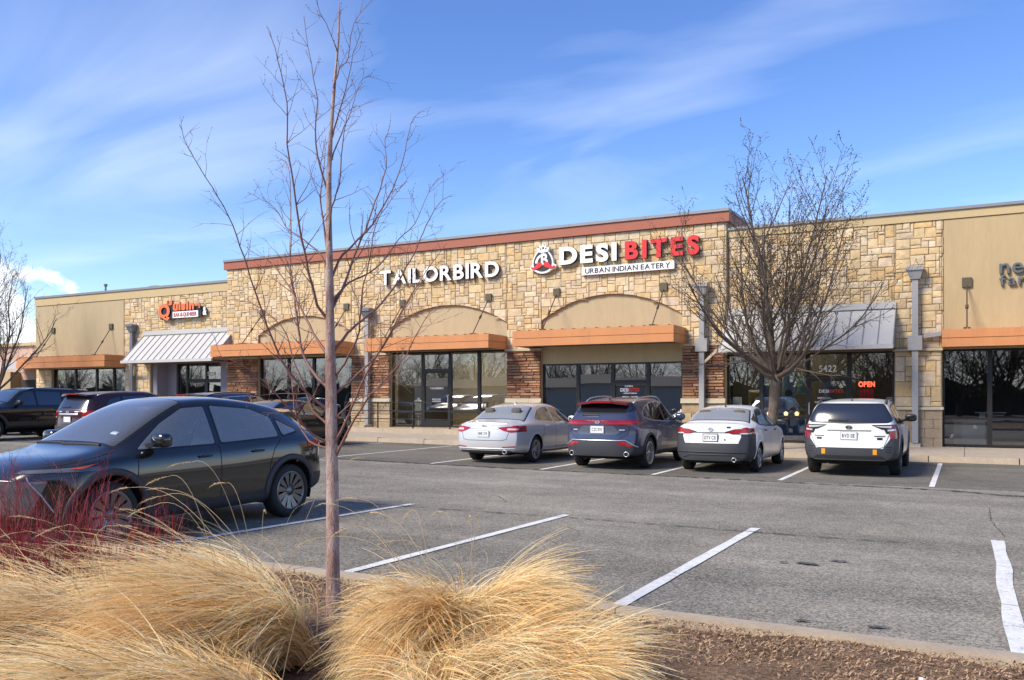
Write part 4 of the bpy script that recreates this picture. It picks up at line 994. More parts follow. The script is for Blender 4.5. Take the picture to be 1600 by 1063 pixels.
        for fi in np.nonzero(ok)[0]:
            pts = [(s.V[v], s.Nn[v]) for v in s.F[fi]]
            for i in range(len(pl)):
                ax, az = pl[i]; bx, bz = pl[(i+1) % len(pl)]; nx, nz = -(bz-az), (bx-ax)
                outp = []; D = [(p[0][ia]-ax)*nx+(p[0][ib]-az)*nz for p in pts]
                for k in range(len(pts)):
                    p, q_, dp, dq = pts[k], pts[(k+1) % len(pts)], D[k], D[(k+1) % len(pts)]
                    if dp >= 0: outp.append(p)
                    if (dp >= 0) != (dq >= 0):
                        t_ = dp/(dp-dq); outp.append((p[0]+(q_[0]-p[0])*t_, p[1]+(q_[1]-p[1])*t_))
                pts = outp
                if len(pts) < 3: break
            if len(pts) < 3: continue
            face = []
            for p, nn in pts:
                key = (round(p[0], 4), round(p[1], 4), round(p[2], 4))
                if key not in idx:
                    nl = nn/max(np.linalg.norm(nn), 1e-6); idx[key] = len(mb.v); mb.v.append(tuple(p+nl*off))
                if idx[key] not in face: face.append(idx[key])
            if len(face) >= 3: mb.f.append(tuple(face)); mb.mi.append(mb.cur)
        return mb
    # -- take a convex outline out of a list of faces (an opening)
    def cut(s, V, F, view, poly, limit=None):
        ia, ib = {'L': (0, 2), 'R': (0, 2), 'rear': (1, 2), 'front': (1, 2), 'top': (0, 1)}[view]
        ar = sum(poly[i][0]*poly[(i+1) % len(poly)][1]-poly[(i+1) % len(poly)][0]*poly[i][1] for i in range(len(poly)))
        pl = poly if ar > 0 else poly[::-1]; pa = [p[0] for p in pl]; pb = [p[1] for p in pl]; keep = []; idx = {}
        def vid(p):
            key = (round(p[0], 4), round(p[1], 4), round(p[2], 4))
            if key not in idx: idx[key] = len(V); V.append(tuple(p))
            return idx[key]
        for f in F:
            P = [V[i] for i in f]
            if limit and not (limit[0] < sum(p[0] for p in P)/len(P) < limit[1]): keep.append(f); continue
            A = [p[ia] for p in P]; B = [p[ib] for p in P]
            if max(A) < min(pa) or min(A) > max(pa) or max(B) < min(pb) or min(B) > max(pb): keep.append(f); continue
            a, b, c = Vector(P[0]), Vector(P[1]), Vector(P[2]); n = (b-a).cross(c-b)
            if n.length > 0: n.normalize()
            ok = {'L': n.y > .2, 'R': n.y < -.2, 'rear': n.x < -.1, 'front': n.x > .1, 'top': n.z > .1}[view]
            if not ok: keep.append(f); continue
            pts = P; outs = []
            for i in range(len(pl)):
                ax, az = pl[i]; bx, bz = pl[(i+1) % len(pl)]; nx, nz = -(bz-az), (bx-ax)
                D = [(p[ia]-ax)*nx+(p[ib]-az)*nz for p in pts]; inn = []; ou = []
                for k in range(len(pts)):
                    p, q_, dp, dq = pts[k], pts[(k+1) % len(pts)], D[k], D[(k+1) % len(pts)]
                    (inn if dp >= 0 else ou).append(p)
                    if (dp >= 0) != (dq >= 0):
                        t_ = dp/(dp-dq); m_ = tuple(p[j]+(q_[j]-p[j])*t_ for j in range(3)); inn.append(m_); ou.append(m_)
                if len(ou) >= 3: outs.append(ou)
                pts = inn
                if len(pts) < 3: break
            if len(pts) < 3: keep.append(f); continue
            for o_ in outs:
                fc = []
                for p in o_:
                    k_ = vid(p)
                    if k_ not in fc: fc.append(k_)
                if len(fc) >= 3: keep.append(tuple(fc))
        return keep
    def cast(s, view, a, b):
        if view == 'L': o, d = (a, 3, b), (0, -1, 0)
        elif view == 'R': o, d = (a, -3, b), (0, 1, 0)
        elif view == 'rear': o, d = (-3, a, b), (1, 0, 0)
        elif view == 'front': o, d = (s.sp['L']+3, a, b), (-1, 0, 0)
        else: o, d = (a, b, 4), (0, 0, -1)
        h = s.bvh.ray_cast(Vector(o), Vector(d))
        return (h[0], h[1]) if h[0] is not None else None
    def ribbon(s, mb, view, pts, wd, off=.003, thick=0.0):
        P = []
        for (a0, b0), (a1, b1) in zip(pts[:-1], pts[1:]):
            m = max(1, int(math.hypot(a1-a0, b1-b0)/.05))
            for i in range(m): P.append((a0+(a1-a0)*i/m, b0+(b1-b0)*i/m))
        P.append(pts[-1]); H = [h for h in (s.cast(view, *p) for p in P) if h]
        if len(H) < 2: return mb
        base = len(mb.v)
        for i, (p, n) in enumerate(H):
            t_ = (H[min(i+1, len(H)-1)][0]-H[max(i-1, 0)][0]); 
            if t_.length < 1e-6: t_ = Vector((0, 0, 1))
            sd_ = n.cross(t_).normalized()*(wd/2); q = p+n*(off+thick)
            mb.v += [tuple(q-sd_), tuple(q+sd_)]
            if thick: mb.v += [tuple(p-sd_*1.1), tuple(p+sd_*1.1)]
        k = 4 if thick else 2
        for i in range(len(H)-1):
            a = base+i*k; b = a+k
            fs = [(a, a+1, b+1, b)]
            if thick: fs += [(a+2, a, b, b+2), (a+1, a+3, b+3, b+1)]
            for f in fs: mb.f.append(f); mb.mi.append(mb.cur)
        return mb

def rnd_poly(poly, r=.03, n=3):
    out_ = []; m = len(poly)
    for i in range(m):
        p0, p, p1 = Vector(poly[i-1]), Vector(poly[i]), Vector(poly[(i+1) % m])
        a, b = (p0-p), (p1-p); ra = min(r, a.length*.45); rb = min(r, b.length*.45)
        A, B = p+a.normalized()*ra, p+b.normalized()*rb
        for k in range(n+1):
            t_ = k/n; out_.append(tuple(A*(1-t_)**2+p*2*t_*(1-t_)+B*t_*t_))
    return out_
def grow_poly(poly, g):
    c = Vector((sum(p[0] for p in poly)/len(poly), sum(p[1] for p in poly)/len(poly))); ar = sum(poly[i][0]*poly[(i+1) % len(poly)][1]-poly[(i+1) % len(poly)][0]*poly[i][1] for i in range(len(poly)))
    pl = list(poly) if ar > 0 else list(poly)[::-1]; res = []; n = len(pl)
    for i in range(n):
        p0, p, p1 = Vector(pl[i-1]), Vector(pl[i]), Vector(pl[(i+1) % n]); e0 = (p-p0).normalized(); e1 = (p1-p).normalized()
        n0 = Vector((e0.y, -e0.x)); n1 = Vector((e1.y, -e1.x)); b = (n0+n1)
        b = b/max(b.dot(n0), .45); res.append(tuple(p+b*g))
    return res
def mir(poly): return [(-a, b) for a, b in poly]

def keep_main(mb):
    """drop crumbs of skin that the outline left unconnected"""
    par = list(range(len(mb.v)))
    def fd(a):
        while par[a] != a: par[a] = par[par[a]]; a = par[a]
        return a
    for f in mb.f:
        for a in f[1:]: par[fd(a)] = fd(f[0])
    cnt = {}
    for f in mb.f: k_ = fd(f[0]); cnt[k_] = cnt.get(k_, 0)+1
    if len(cnt) < 2: return mb
    big = max(cnt, key=cnt.get); mb.f = [f for f in mb.f if fd(f[0]) == big]; mb.mi = [0]*len(mb.f)
    used = sorted({a for f in mb.f for a in f}); mp_ = {a: i for i, a in enumerate(used)}; mb.v = [mb.v[a] for a in used]; mb.f = [tuple(mp_[a] for a in f) for f in mb.f]
    return mb
WHEELS = {}
def wheel_meshes(R_, wd, rim, style, rm, rim_mat):
    key = (R_, wd, rim, style, rim_mat.name)
    if key in WHEELS: return WHEELS[key]
    h = wd/2
    t_ = MB().lathe([(rim, -h+.02), (rim+.02, -h+.004), (R_-.045, -h), (R_-.012, -h+.025), (R_, -h+.055), (R_, h-.055), (R_-.012, h-.025), (R_-.045, h), (rim+.02, h-.004), (rim, h-.02), (rim-.02, h-.05), (rim-.02, -h+.05)], 40, 'y', close=True)
    tm = t_.mesh('tyre', CM['tyre'], True); fix_normals(tm)
    # rim: +y is the outer face
    r = MB(); r.lathe([(rim+.012, h-.010), (rim-.004, h-.004), (rim-.022, h-.012), (rim-.03, h-.06), (rim-.045, -h+.03)], 40, 'y'); r.cur = 1
    r.lathe([(0, h-.11), (rim-.04, h-.11)], 28, 'y'); r.cur = 0
    nsp = {'five': 5, 'ten': 10, 'fan': 6, 'six': 6, 'cover': 8}[style]
    for k in range(nsp):
        a0 = 2*PI*k/nsp
        def pt(rr, da, y): a = a0+da; return (rr*math.cos(a), y, rr*math.sin(a))
        if style == 'five':
            for sg in (-1, 1):
                d0, d1 = sg*.16, sg*.20
                vs = [pt(.05, d0*1.2-.28, h-.05), pt(.05, d0*1.2+.28, h-.05), pt(rim-.015, d1+.065, h-.016), pt(rim-.015, d1-.065, h-.016)]
                r.hexa([(x, y-.05, z) for x, y, z in vs]+vs)
        elif style == 'fan':
            for sg in (0, 1):
                d1 = sg*.50
                vs = [pt(.06, d1-.05, h-.03), pt(.085, d1+.42, h-.035), pt(rim-.012, d1+.36, h-.012), pt(rim-.012, d1+.0, h-.006)]
                r.hexa([(x, y-.03, z) for x, y, z in vs]+vs)
        else:
            hw = {'ten': .075, 'six': .14, 'cover': .15}[style]
            vs = [pt(.05, -hw*1.8, h-.04), pt(.05, hw*1.8, h-.04), pt(rim-.012, hw, h-.014), pt(rim-.012, -hw, h-.014)]
            r.hexa([(x, y-.045, z) for x, y, z in vs]+vs)
    r.lathe([(0, h-.018), (.035, h-.020), (.06, h-.035), (.07, h-.07)], 16, 'y')
    r2 = r.mesh('rim', [rim_mat, CM['under']]); fix_normals(r2); smooth_angle(r2, 40)
    WHEELS[key] = (tm, r2); return WHEELS[key]

def superbox(mb, c, sx, sy, sz, e=.55, nu=12, nv=7):
    """rounded block"""
    def pw_(v): return math.copysign(abs(v)**e, v)
    vs = []; fs = []
    for i in range(nv+1):
        ph = -PI/2+PI*i/nv
        for k in range(nu):
            th = 2*PI*k/nu; vs.append((c[0]+sx*pw_(math.cos(ph))*pw_(math.cos(th)), c[1]+sy*pw_(math.cos(ph))*pw_(math.sin(th)), c[2]+sz*pw_(math.sin(ph))))
    for i in range(nv):
        for k in range(nu):
            k2 = (k+1) % nu; fs.append((i*nu+k, i*nu+k2, (i+1)*nu+k2, (i+1)*nu+k))
    mb.add(vs, fs); return mb

def make_car(sp, name, label, loc, heading=90, group=None):
    """sp: the model's sections and outlines.  x runs from the tail forward."""
    c = Car(sp); Ln = sp['L']; OFF = (Ln/2, 0, 0)
    root = thing(name, label, 'car', loc, R(heading), group)
    def bd(mb, n, m, smooth=True, parent=None): return mb.build(n, m, parent or root, smooth, off=OFF)
    pm = sp['paint']
    opens = []
    if sp.get('open'):
        for vw in ('L', 'R'):
            for p in sp['side_glass']: opens.append((vw, rnd_poly(p, .035), None))
        opens.append(('top', rnd_poly(sp['wind'], .05), (Ln*.5, Ln))); opens.append((sp.get('back_view', 'rear'), rnd_poly(sp['back'], .05), (0, Ln*.5)))
        for vw, p, lm in opens: c.bF = c.cut(c.bV, c.bF, vw, p, lm)
        bpy.data.meshes.remove(c.body); c.body = bpy.data.meshes.new('body'); c.body.from_pydata(c.bV, [], c.bF)
        c.body.polygons.foreach_set('use_smooth', [True]*len(c.bF)); c.body.update()
    me = c.body; me.name = 'body'; me.materials.append(pm); me.transform(Matrix.Translation((-Ln/2, 0, 0))); body = link('body', me, root)
    # wheel housings and floor
    mb = MB(); zc = sp['R']+.01
    for xa in (sp['xr'], sp['xf']):
        wv = float(P_(sp['wid'], xa))
        for sg in (1, -1):
            n = 18; y0, y1 = sg*(wv-.045), sg*(wv-.42); rr = sp['Ra']+.004; base = len(mb.v)
            for i in range(n+1):
                a = -.35+(PI+.7)*i/n; mb.v += [(xa+rr*math.cos(a), y0, zc+rr*math.sin(a)), (xa+rr*math.cos(a), y1, zc+rr*math.sin(a))]
            for i in range(n): mb.f.append((base+2*i, base+2*i+1, base+2*i+3, base+2*i+2)); mb.mi.append(0)
            mb.v.append((xa, y1, zc)); ci = len(mb.v)-1
            for i in range(n): mb.f.append((base+2*i+1, ci, base+2*i+3)); mb.mi.append(0)
    mb.box(.35, Ln-.5, -.55, .55, sp.get('zu', .24), sp.get('zu', .24)+.1); mb.tube([(sp['xr'], -.7, sp['R']), (sp['xr'], .7, sp['R'])], .04, 8); mb.tube([(sp['xf'], -.7, sp['R']), (sp['xf'], .7, sp['R'])], .04, 8)
    bd(mb, 'underbody', CM['under'], False)
    # wheels
    tm, rm = wheel_meshes(sp['R'], sp.get('tw', .22), sp['rim'], sp['wheel'], CM['tyre'], sp.get('rim_mat', CM['alloy']))
    for xa in (sp['xr'], sp['xf']):
        for sg in (1, -1):
            wv = float(P_(sp['wid'], xa)); w_ = empty('wheel', root, (xa-Ln/2, sg*(wv-sp.get('tw', .22)/2-.015), sp['R']-.004))
            if sg < 0: w_.rotation_euler = (0, 0, PI)
            link('tyre', tm, w_); link('rim', rm, w_)
    # arch lips
    aw, at = sp.get('arch', (.035, None)); am = at or pm
    for xa in (sp['xr'], sp['xf']):
        for vw in ('L', 'R'):
            mb = MB(); rr = sp['Ra']+aw/2-.008; pts = [(xa+rr*math.cos(a), zc+rr*math.sin(a)) for a in np.linspace(-.30, PI+.30, 26)]
            pts = [p for p in pts if p[1] > sp['bot'][2][1]+.0]
            c.ribbon(mb, vw, pts, aw, .004, .012); bd(mb, 'wheel_arch', am)
    # glazing
    gm = CM['glass']
    for vw in ('L', 'R'):
        trim = MB()
        for p in sp.get('dlo', []): c.patch(trim, vw, rnd_poly(p, .05), .0022)
        for p in sp['side_glass']: c.patch(trim, vw, rnd_poly(grow_poly(p, .022), .04), .002)
        if sp.get('open'):
            for p in sp['side_glass']: trim.f = c.cut(trim.v, trim.f, vw, rnd_poly(p, .035))
            trim.mi = [0]*len(trim.f)
        tr = bd(trim, 'window_trim', sp.get('trim_mat', CM['trim']))
        for p in sp['side_glass']:
            mb = MB(); c.patch(mb, vw, rnd_poly(p, .035), .0055); bd(mb, 'side_window', (CM['mirror_glass'] if sp is COUPE else CM['clear_glass']) if sp.get('open') else sp.get('side_mat', gm), parent=None)
    for nm, vw, p, lim in (('windscreen', 'top', sp['wind'], (Ln*.5, Ln)), ('rear_window', sp.get('back_view', 'rear'), sp['back'], (0, Ln*.5))):
        mb = MB(); c.patch(mb, vw, rnd_poly(grow_poly(p, .03), .06), .002, lim)
        if sp.get('open'): mb.f = c.cut(mb.v, mb.f, vw, rnd_poly(p, .05), lim); mb.mi = [0]*len(mb.f)
        bd(mb, 'window_surround', CM['trim'])
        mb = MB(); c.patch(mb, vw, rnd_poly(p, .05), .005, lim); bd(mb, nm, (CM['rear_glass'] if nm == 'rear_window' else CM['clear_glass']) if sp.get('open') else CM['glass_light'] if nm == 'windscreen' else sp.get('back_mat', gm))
    if sp.get('open'):
        zf = .42; xw = sp['wind'][0][0]; hb = float(P_(sp['belt'], 2.0)); dm = CM['cabin']
        mb = MB(); mb.box(.55, xw-.1, -.78, .78, zf-.04, zf); bd(mb, 'cabin_floor', dm, False)
        mb = MB(); superbox(mb, (xw-.30, 0, hb-.06), .34, .70, .10, .6, 14, 7); bd(mb, 'dashboard', dm)
        xs0 = sp.get('seatx', 2.15)
        for sg in (1, -1):
            mb = MB(); superbox(mb, (xs0+.12, sg*.36, zf+.20), .26, .25, .12, .5, 12, 7)
            for i in range(5):
                t_ = i/4; superbox(mb, (xs0-.14-.13*t_, sg*.36, zf+.36+.42*t_), .085, .245-.05*t_, .13, .6, 10, 6)
            superbox(mb, (xs0-.30, sg*.36, zf+.93), .055, .14, .095, .6, 10, 6); bd(mb, 'front_seat', CM['seat'])
        mb = MB(); superbox(mb, (xs0-.80, 0, zf+.20), .24, .62, .12, .5, 14, 7); superbox(mb, (xs0-1.06, 0, zf+.48), .10, .62, .30, .5, 14, 7)
        for y_ in (-.38, .38): superbox(mb, (xs0-1.12, y_, zf+.86), .05, .14, .085, .6, 10, 6)
        bd(mb, 'rear_seat', CM['seat'])
        mb = MB(); n = 20; cx0, cz0 = xs0+.62, hb+.0
        for i in range(n):
            a, b = 2*PI*i/n, 2*PI*(i+1)/n
            mb.tube([(cx0-.10*math.sin(a), .36+.19*math.cos(a), cz0+.17*math.sin(a)), (cx0-.10*math.sin(b), .36+.19*math.cos(b), cz0+.17*math.sin(b))], .016, 6)
        mb.box(cx0-.02, cx0+.02, .19, .53, cz0-.02, cz0+.02); mb.tube([(cx0, .36, cz0), (cx0+.3, .36, cz0-.1)], .03, 6); bd(mb, 'steering_wheel', dm)
        h = c.cast('top', sp['wind'][2][0]+.12, 0)
        if h: mb = MB(); superbox(mb, (sp['wind'][2][0]+.05, 0, h[0].z-.10), .025, .12, .035, .6, 10, 6); bd(mb, 'rear_view_mirror', dm)
    # coloured skins: (name, view, polygons, material, both, lift)
    for nm, vw, polys, m, both, lift in sp.get('skins', []):
        lim = (0, Ln*.5) if vw == 'rear' else ((Ln*.5, Ln) if vw == 'front' else None)
        if vw == 'side':
            for v2 in ('L', 'R'):
                mb = MB()
                for p in polys: c.patch(mb, v2, p, lift+.002)
                if mb.f: bd(mb, nm, m)
        elif both:
            for sgn in (1, -1):
                mb = MB()
                for p in polys:
                    if p and p[0] == 'side': c.patch(mb, 'L' if sgn > 0 else 'R', p[1], lift+.002)
                    else: c.patch(mb, vw, p if sgn > 0 else mir(p), lift, lim)
                if mb.f: bd(mb, nm, m)
        else:
            mb = MB()
            for p in polys: c.patch(mb, vw, p, lift, lim)
            if nm == 'bumper' and mb.f: keep_main(mb)
            if mb.f: bd(mb, nm, m)
    # strips: (name, view, polyline, width, material, mirrored, thickness)
    for nm, vw, pl, wd, m, both, th in sp.get('strips', []):
        vs_ = ('L', 'R') if vw == 'side' else (vw,)
        for v2 in vs_:
            for sgn in ((1, -1) if both and vw != 'side' else (1,)):
                mb = MB(); q = pl if sgn > 0 else ([(a, -b) for a, b in pl] if vw == 'top' else mir(pl)); c.ribbon(mb, v2, q, wd, .0035, th)
                if mb.f: bd(mb, nm, m)
    # door gaps
    for pl in sp.get('gaps', []):
        for v2 in ('L', 'R'):
            mb = MB(); c.ribbon(mb, v2, pl, .010, .0018); bd(mb, 'panel_gap', CM['seam'])
    # handles, mirrors
    for (x, z) in sp.get('handles', []):
        for v2 in ('L', 'R'):
            h = c.cast(v2, x, z)
            if h:
                mb = MB(); p, n_ = h; sg = 1 if v2 == 'L' else -1
                c.patch(mb, v2, [(x-.09, z-.035), (x+.09, z-.035), (x+.1, z+.03), (x-.1, z+.03)], .002); bd(mb, 'handle_recess', CM['seam'] if sp.get('handle_dark') else pm)
                mb = MB(); superbox(mb, (x, p.y+sg*.018, z+.005), .105, .016, .016, .6, 10, 6); bd(mb, 'door_handle', sp.get('handle_mat', pm))
    mx_, mz_ = sp['mirror']
    for sg in (1, -1):
        h = c.cast('L' if sg > 0 else 'R', mx_, mz_-.06)
        yb = h[0].y if h else sg*.85
        mb = MB(); superbox(mb, (mx_-.03, yb+sg*.17, mz_+.02), .085, .125, .085, .62, 16, 9); mi_ = bd(mb, 'wing_mirror', sp.get('mirror_mat', pm))
        mb = MB(); mb.hexa([(mx_-.04, yb-sg*.03, mz_-.07), (mx_+.05, yb-sg*.03, mz_-.07), (mx_+.03, yb+sg*.12, mz_-.05), (mx_-.04, yb+sg*.12, mz_-.05), (mx_-.04, yb-sg*.03, mz_-.03), (mx_+.05, yb-sg*.03, mz_-.03), (mx_+.03, yb+sg*.12, mz_-.0), (mx_-.04, yb+sg*.12, mz_-.0)]); bd(mb, 'mirror_arm', CM['trim'], False)
        mb = MB(); mb.quad((mx_-.1165, yb+sg*.10, mz_-.025), (mx_-.1165, yb+sg*.245, mz_-.025), (mx_-.1165, yb+sg*.245, mz_+.06), (mx_-.1165, yb+sg*.10, mz_+.06)); mb.build('mirror_glass', CM['glass'], mi_, off=OFF)
    # plate
    if 'rplate' in sp:
        z = sp['rplate']; h = c.cast('rear', 0, z); x = h[0].x-.012; mb = MB()
        mb.box(x-.012, x, -.165, .165, z-.085, z+.085); pf = bd(mb, 'plate_frame', sp.get('plate_frame', CM['chrome']), False)
        mb = MB().box(x-.016, x-.0125, -.15, .15, z-.072, z+.072); pl_ = bd(mb, 'number_plate', CM['plate'], False)
        txt = sp.get('ptext', '')
        if txt:
            g = MB(); pen = 0; items = []
            for ch in txt:
                if ch == ' ': pen += .25; continue
                gl = glyph(ch, .02, .01); ax_ = [v.co.x for v in gl.vertices]; items.append((gl, pen-min(ax_))); pen += max(ax_)-min(ax_)+.12
            k_ = .25/pen
            for gl, dx in items:
                b = len(g.v); g.v += [(x-.0172, .125-(v.co.x+dx)*k_, z-.035+v.co.y*.105) for v in gl.vertices]; g.f += [tuple(i+b for i in p.vertices) for p in gl.polygons]; g.mi += [0]*len(gl.polygons)
                bpy.data.meshes.remove(gl)
            bd(g, 'plate_number', CM['plate_ink'], False, parent=None)
    if 'badge' in sp:
        z, rx_, rz_, m = sp['badge']; h = c.cast('rear', 0, z); x = h[0].x
        mb = MB(); n = 20
        for k in range(n):
            a, b = 2*PI*k/n, 2*PI*(k+1)/n
            for e0, e1 in ((1, .74),): mb.hexa([(x-.004, rx_*e1*math.cos(a), z+rz_*e1*math.sin(a)), (x-.004, rx_*e0*math.cos(a), z+rz_*e0*math.sin(a)), (x-.004, rx_*e0*math.cos(b), z+rz_*e0*math.sin(b)), (x-.004, rx_*e1*math.cos(b), z+rz_*e1*math.sin(b)),
                (x-.018, rx_*e1*math.cos(a), z+rz_*e1*math.sin(a)), (x-.018, rx_*e0*math.cos(a), z+rz_*e0*math.sin(a)), (x-.018, rx_*e0*math.cos(b), z+rz_*e0*math.sin(b)), (x-.018, rx_*e1*math.cos(b), z+rz_*e1*math.sin(b))])
        mb.box(x-.017, x-.004, -rx_*.8, rx_*.8, z-rz_*.16, z+rz_*.16); bd(mb, 'badge', m, False)
    # roof rails, antenna, wiper, pipes
    if 'rails' in sp:
        x0, x1, y_, hgt_, m, bulky = sp['rails']
        for sg in (1, -1):
            pts = []
            for i in range(13):
                x = x0+(x1-x0)*i/12; h = c.cast('top', x, sg*y_); e = min(i, 12-i)/12; lift = hgt_*min(1, e*6)
                if h: pts.append((x, sg*y_, h[0].z+lift+(0.0 if lift else -.005)))
            mb = MB(); mb.tube(pts, [.016 if not bulky else .024]*len(pts), 6)
            if bulky:
                for i in (0, 1, 11, 12): superbox(mb, (pts[i][0], pts[i][1], pts[i][2]-.015), .11, .028, .045, .6, 8, 5)
            bd(mb, 'roof_rail', m)
    if sp.get('fin', True) and 'finx' in sp:
        h = c.cast('top', sp['finx'], 0); z = h[0].z
        mb = MB(); x = sp['finx']; mb.add([(x-.07, -.02, z-.004), (x-.07, .02, z-.004), (x+.08, 0, z-.004), (x-.06, 0, z+.06)], [(0, 2, 1), (0, 1, 3), (1, 2, 3), (2, 0, 3)]); bd(mb, 'aerial', sp.get('fin_mat', CM['trim']), False)
    for (y_, z_, r_) in sp.get('pipes', []):
        mb = MB(); mb.lathe([(r_*.86, -.06), (r_, -.065), (r_, .10), (r_*.86, .0)], 16, 'x', (c.cast('rear', y_, z_+.05)[0].x+.03 if c.cast('rear', y_, z_+.05) else .1, y_, z_)); bd(mb, 'exhaust', CM['chrome'])
    if 'wiper' in sp:
        (y0, z0), (y1, z1) = sp['wiper']; mb = MB(); c.ribbon(mb, 'rear', [(y0, z0), (y1, z1)], .03, .012, .014); bd(mb, 'rear_wiper', CM['trim'])
    if 'spoiler' in sp:
        x0, x1, y_, z_, th, m = sp['spoiler']; mb = MB()
        n = 10
        for i in range(n):
            ya, yb = -y_+2*y_*i/n, -y_+2*y_*(i+1)/n; da, db = .10*(ya/y_)**2, .10*(yb/y_)**2; za, zb_ = z_-.05*(ya/y_)**2, z_-.05*(yb/y_)**2
            mb.hexa([(x0+da, ya, za-th), (x1, ya, za-th*1.3), (x1, yb, zb_-th*1.3), (x0+db, yb, zb_-th), (x0+da, ya, za), (x1, ya, za+.015), (x1, yb, zb_+.015), (x0+db, yb, zb_)])
        bd(mb, 'spoiler', m, False)
        mb = MB().box(x0-.006, x0+.03, -.28, .28, z_-th*.8, z_-th*.3); bd(mb, 'high_brake_light', CM['redlens'], False)
    return root

silver = paint('silver_paint', (0.60, 0.59, 0.58), 0.35, 0.32); blue = paint('slate_blue_paint', (0.050, 0.062, 0.115), 0.35, 0.28)
whitep = paint('white_paint', (0.80, 0.80, 0.80)); blackp = paint('black_paint', (0.013, 0.012, 0.011), 0.0, 0.12, 1.0); maroonp = paint('maroon_paint', (0.060, 0.018, 0.018), 0.35, 0.28)
greyp = paint('blue_grey_paint', (0.10, 0.12, 0.17), 0.5, 0.28); brownblack = paint('dark_brown_paint', (0.018, 0.015, 0.013), 0.3, 0.25); pearl = paint('pearl_white_paint', (0.78, 0.78, 0.755))
CMt = CM['trim']
# ---- silver saloon
SALOON = dict(open=True, L=4.86, xr=1.10, xf=3.905, R=.33, Ra=.375, rim=.225, wheel='five', paint=silver, zu=.2,
    top=[(0, .97), (.10, 1.005), (.35, 1.03), (.56, 1.045), (.70, 1.07), (1.15, 1.33), (1.6, 1.45), (2.2, 1.49), (2.7, 1.45), (3.15, 1.28), (3.62, 1.05), (3.85, .99), (4.3, .92), (4.65, .82), (4.86, .66)],
    belt=[(0, .925), (.3, .955), (1.0, .975), (2.0, .95), (3.4, .93), (4.2, .85), (4.86, .60)], bot=[(0, .27), (.45, .24), (1.0, .21), (3.9, .20), (4.5, .2), (4.86, .26)],
    wid=[(0, .83), (.25, .885), (.8, .922), (1.6, .932), (3.5, .930), (4.2, .90), (4.6, .82), (4.86, .68)], wr=[(0, .68), (.6, .74), (.9, .70), (1.3, .655), (1.8, .63), (2.5, .63), (3.0, .65), (3.6, .72), (4.2, .72), (4.86, .52)],
    tail=[(.15, .10), (.30, .035), (.5, .0), (.72, .02), (.9, .06), (1.1, .09)], nose=[(.15, .08), (.45, 0), (.7, .05), (1.0, .1)], kr=.18,
    side_glass=[[(3.28, .975), (2.28, 1.0), (2.28, 1.375), (2.62, 1.36), (2.95, 1.22)], [(2.18, 1.0), (1.30, 1.06), (1.22, 1.10), (1.55, 1.29), (1.85, 1.36), (2.18, 1.38)]],
    wind=[(3.56, .66), (3.56, -.66), (2.72, -.56), (2.72, .56)], back=[(.70, .74), (.70, -.74), (1.44, -.585), (1.44, .585)], back_view='top', back_mat=mat('rear_glass_pale', (0.10, 0.105, 0.115), 0.04, spec=1.0, ior=2.0, coat=.5),  # grey base colour of rear_glass_pale stands in for sky reflected in the glass
    trim_mat=CM['chrome'],
    skins=[('tail_light', 'rear', [[(.36, .885), (.52, .81), (.70, .765), (.95, .79), (.95, .93), (.62, .915)], ('side', [(-.1, .79), (-.1, .93), (.30, .935), (.42, .905), (.22, .80)])], CM['redlens'], True, .006),
           ('tail_light_lit', 'rear', [[(.60, .825), (.84, .825), (.84, .862), (.62, .875)]], CM['redlit'], True, .009),
           ('lower_valance', 'rear', [[(-.84, .22), (.84, .22), (.70, .33), (-.70, .33)]], CMt, False, .005),
           ('reflector', 'rear', [[(.50, .405), (.80, .415), (.80, .442), (.50, .425)]], CM['redlens'], True, .006),
           ('headlight', 'front', [[(.45, .66), (.80, .70), (.80, .80), (.50, .76)]], CM['clear'], True, .005), ('grille', 'front', [[(-.45, .40), (.45, .40), (.42, .68), (-.42, .68)]], CMt, False, .005)],
    strips=[('chrome_strip', 'rear', [(-.40, .865), (.40, .865)], .018, CM['chrome'], False, .008), ('boot_gap', 'rear', [(.66, .80), (.60, .605), (.48, .575), (-.48, .575), (-.60, .605), (-.66, .80)], .010, CM['seam'], False, 0),
            ('bumper_ridge', 'rear', [(-.82, .375), (.82, .375)], .022, silver, False, .012), ('sill_strip', 'side', [(1.6, .30), (3.4, .29)], .03, silver, False, .012), ('boot_lip', 'top', [(.17, -.60), (.13, -.3), (.13, .3), (.17, .60)], .05, silver, False, .012)],
    gaps=[[(1.52, .95), (1.55, .70), (1.40, .62)], [(2.23, 1.0), (2.23, .30)], [(3.30, .95), (3.34, .6), (3.28, .32)]], handles=[(1.75, .885), (2.85, .865)], mirror=(3.12, 1.03), handle_mat=silver,
    rplate=.74, ptext='BHK 274', badge=(.925, .06, .032, CM['chrome']), finx=1.75, fin_mat=silver, pipes=[(-.56, .30, .05)])
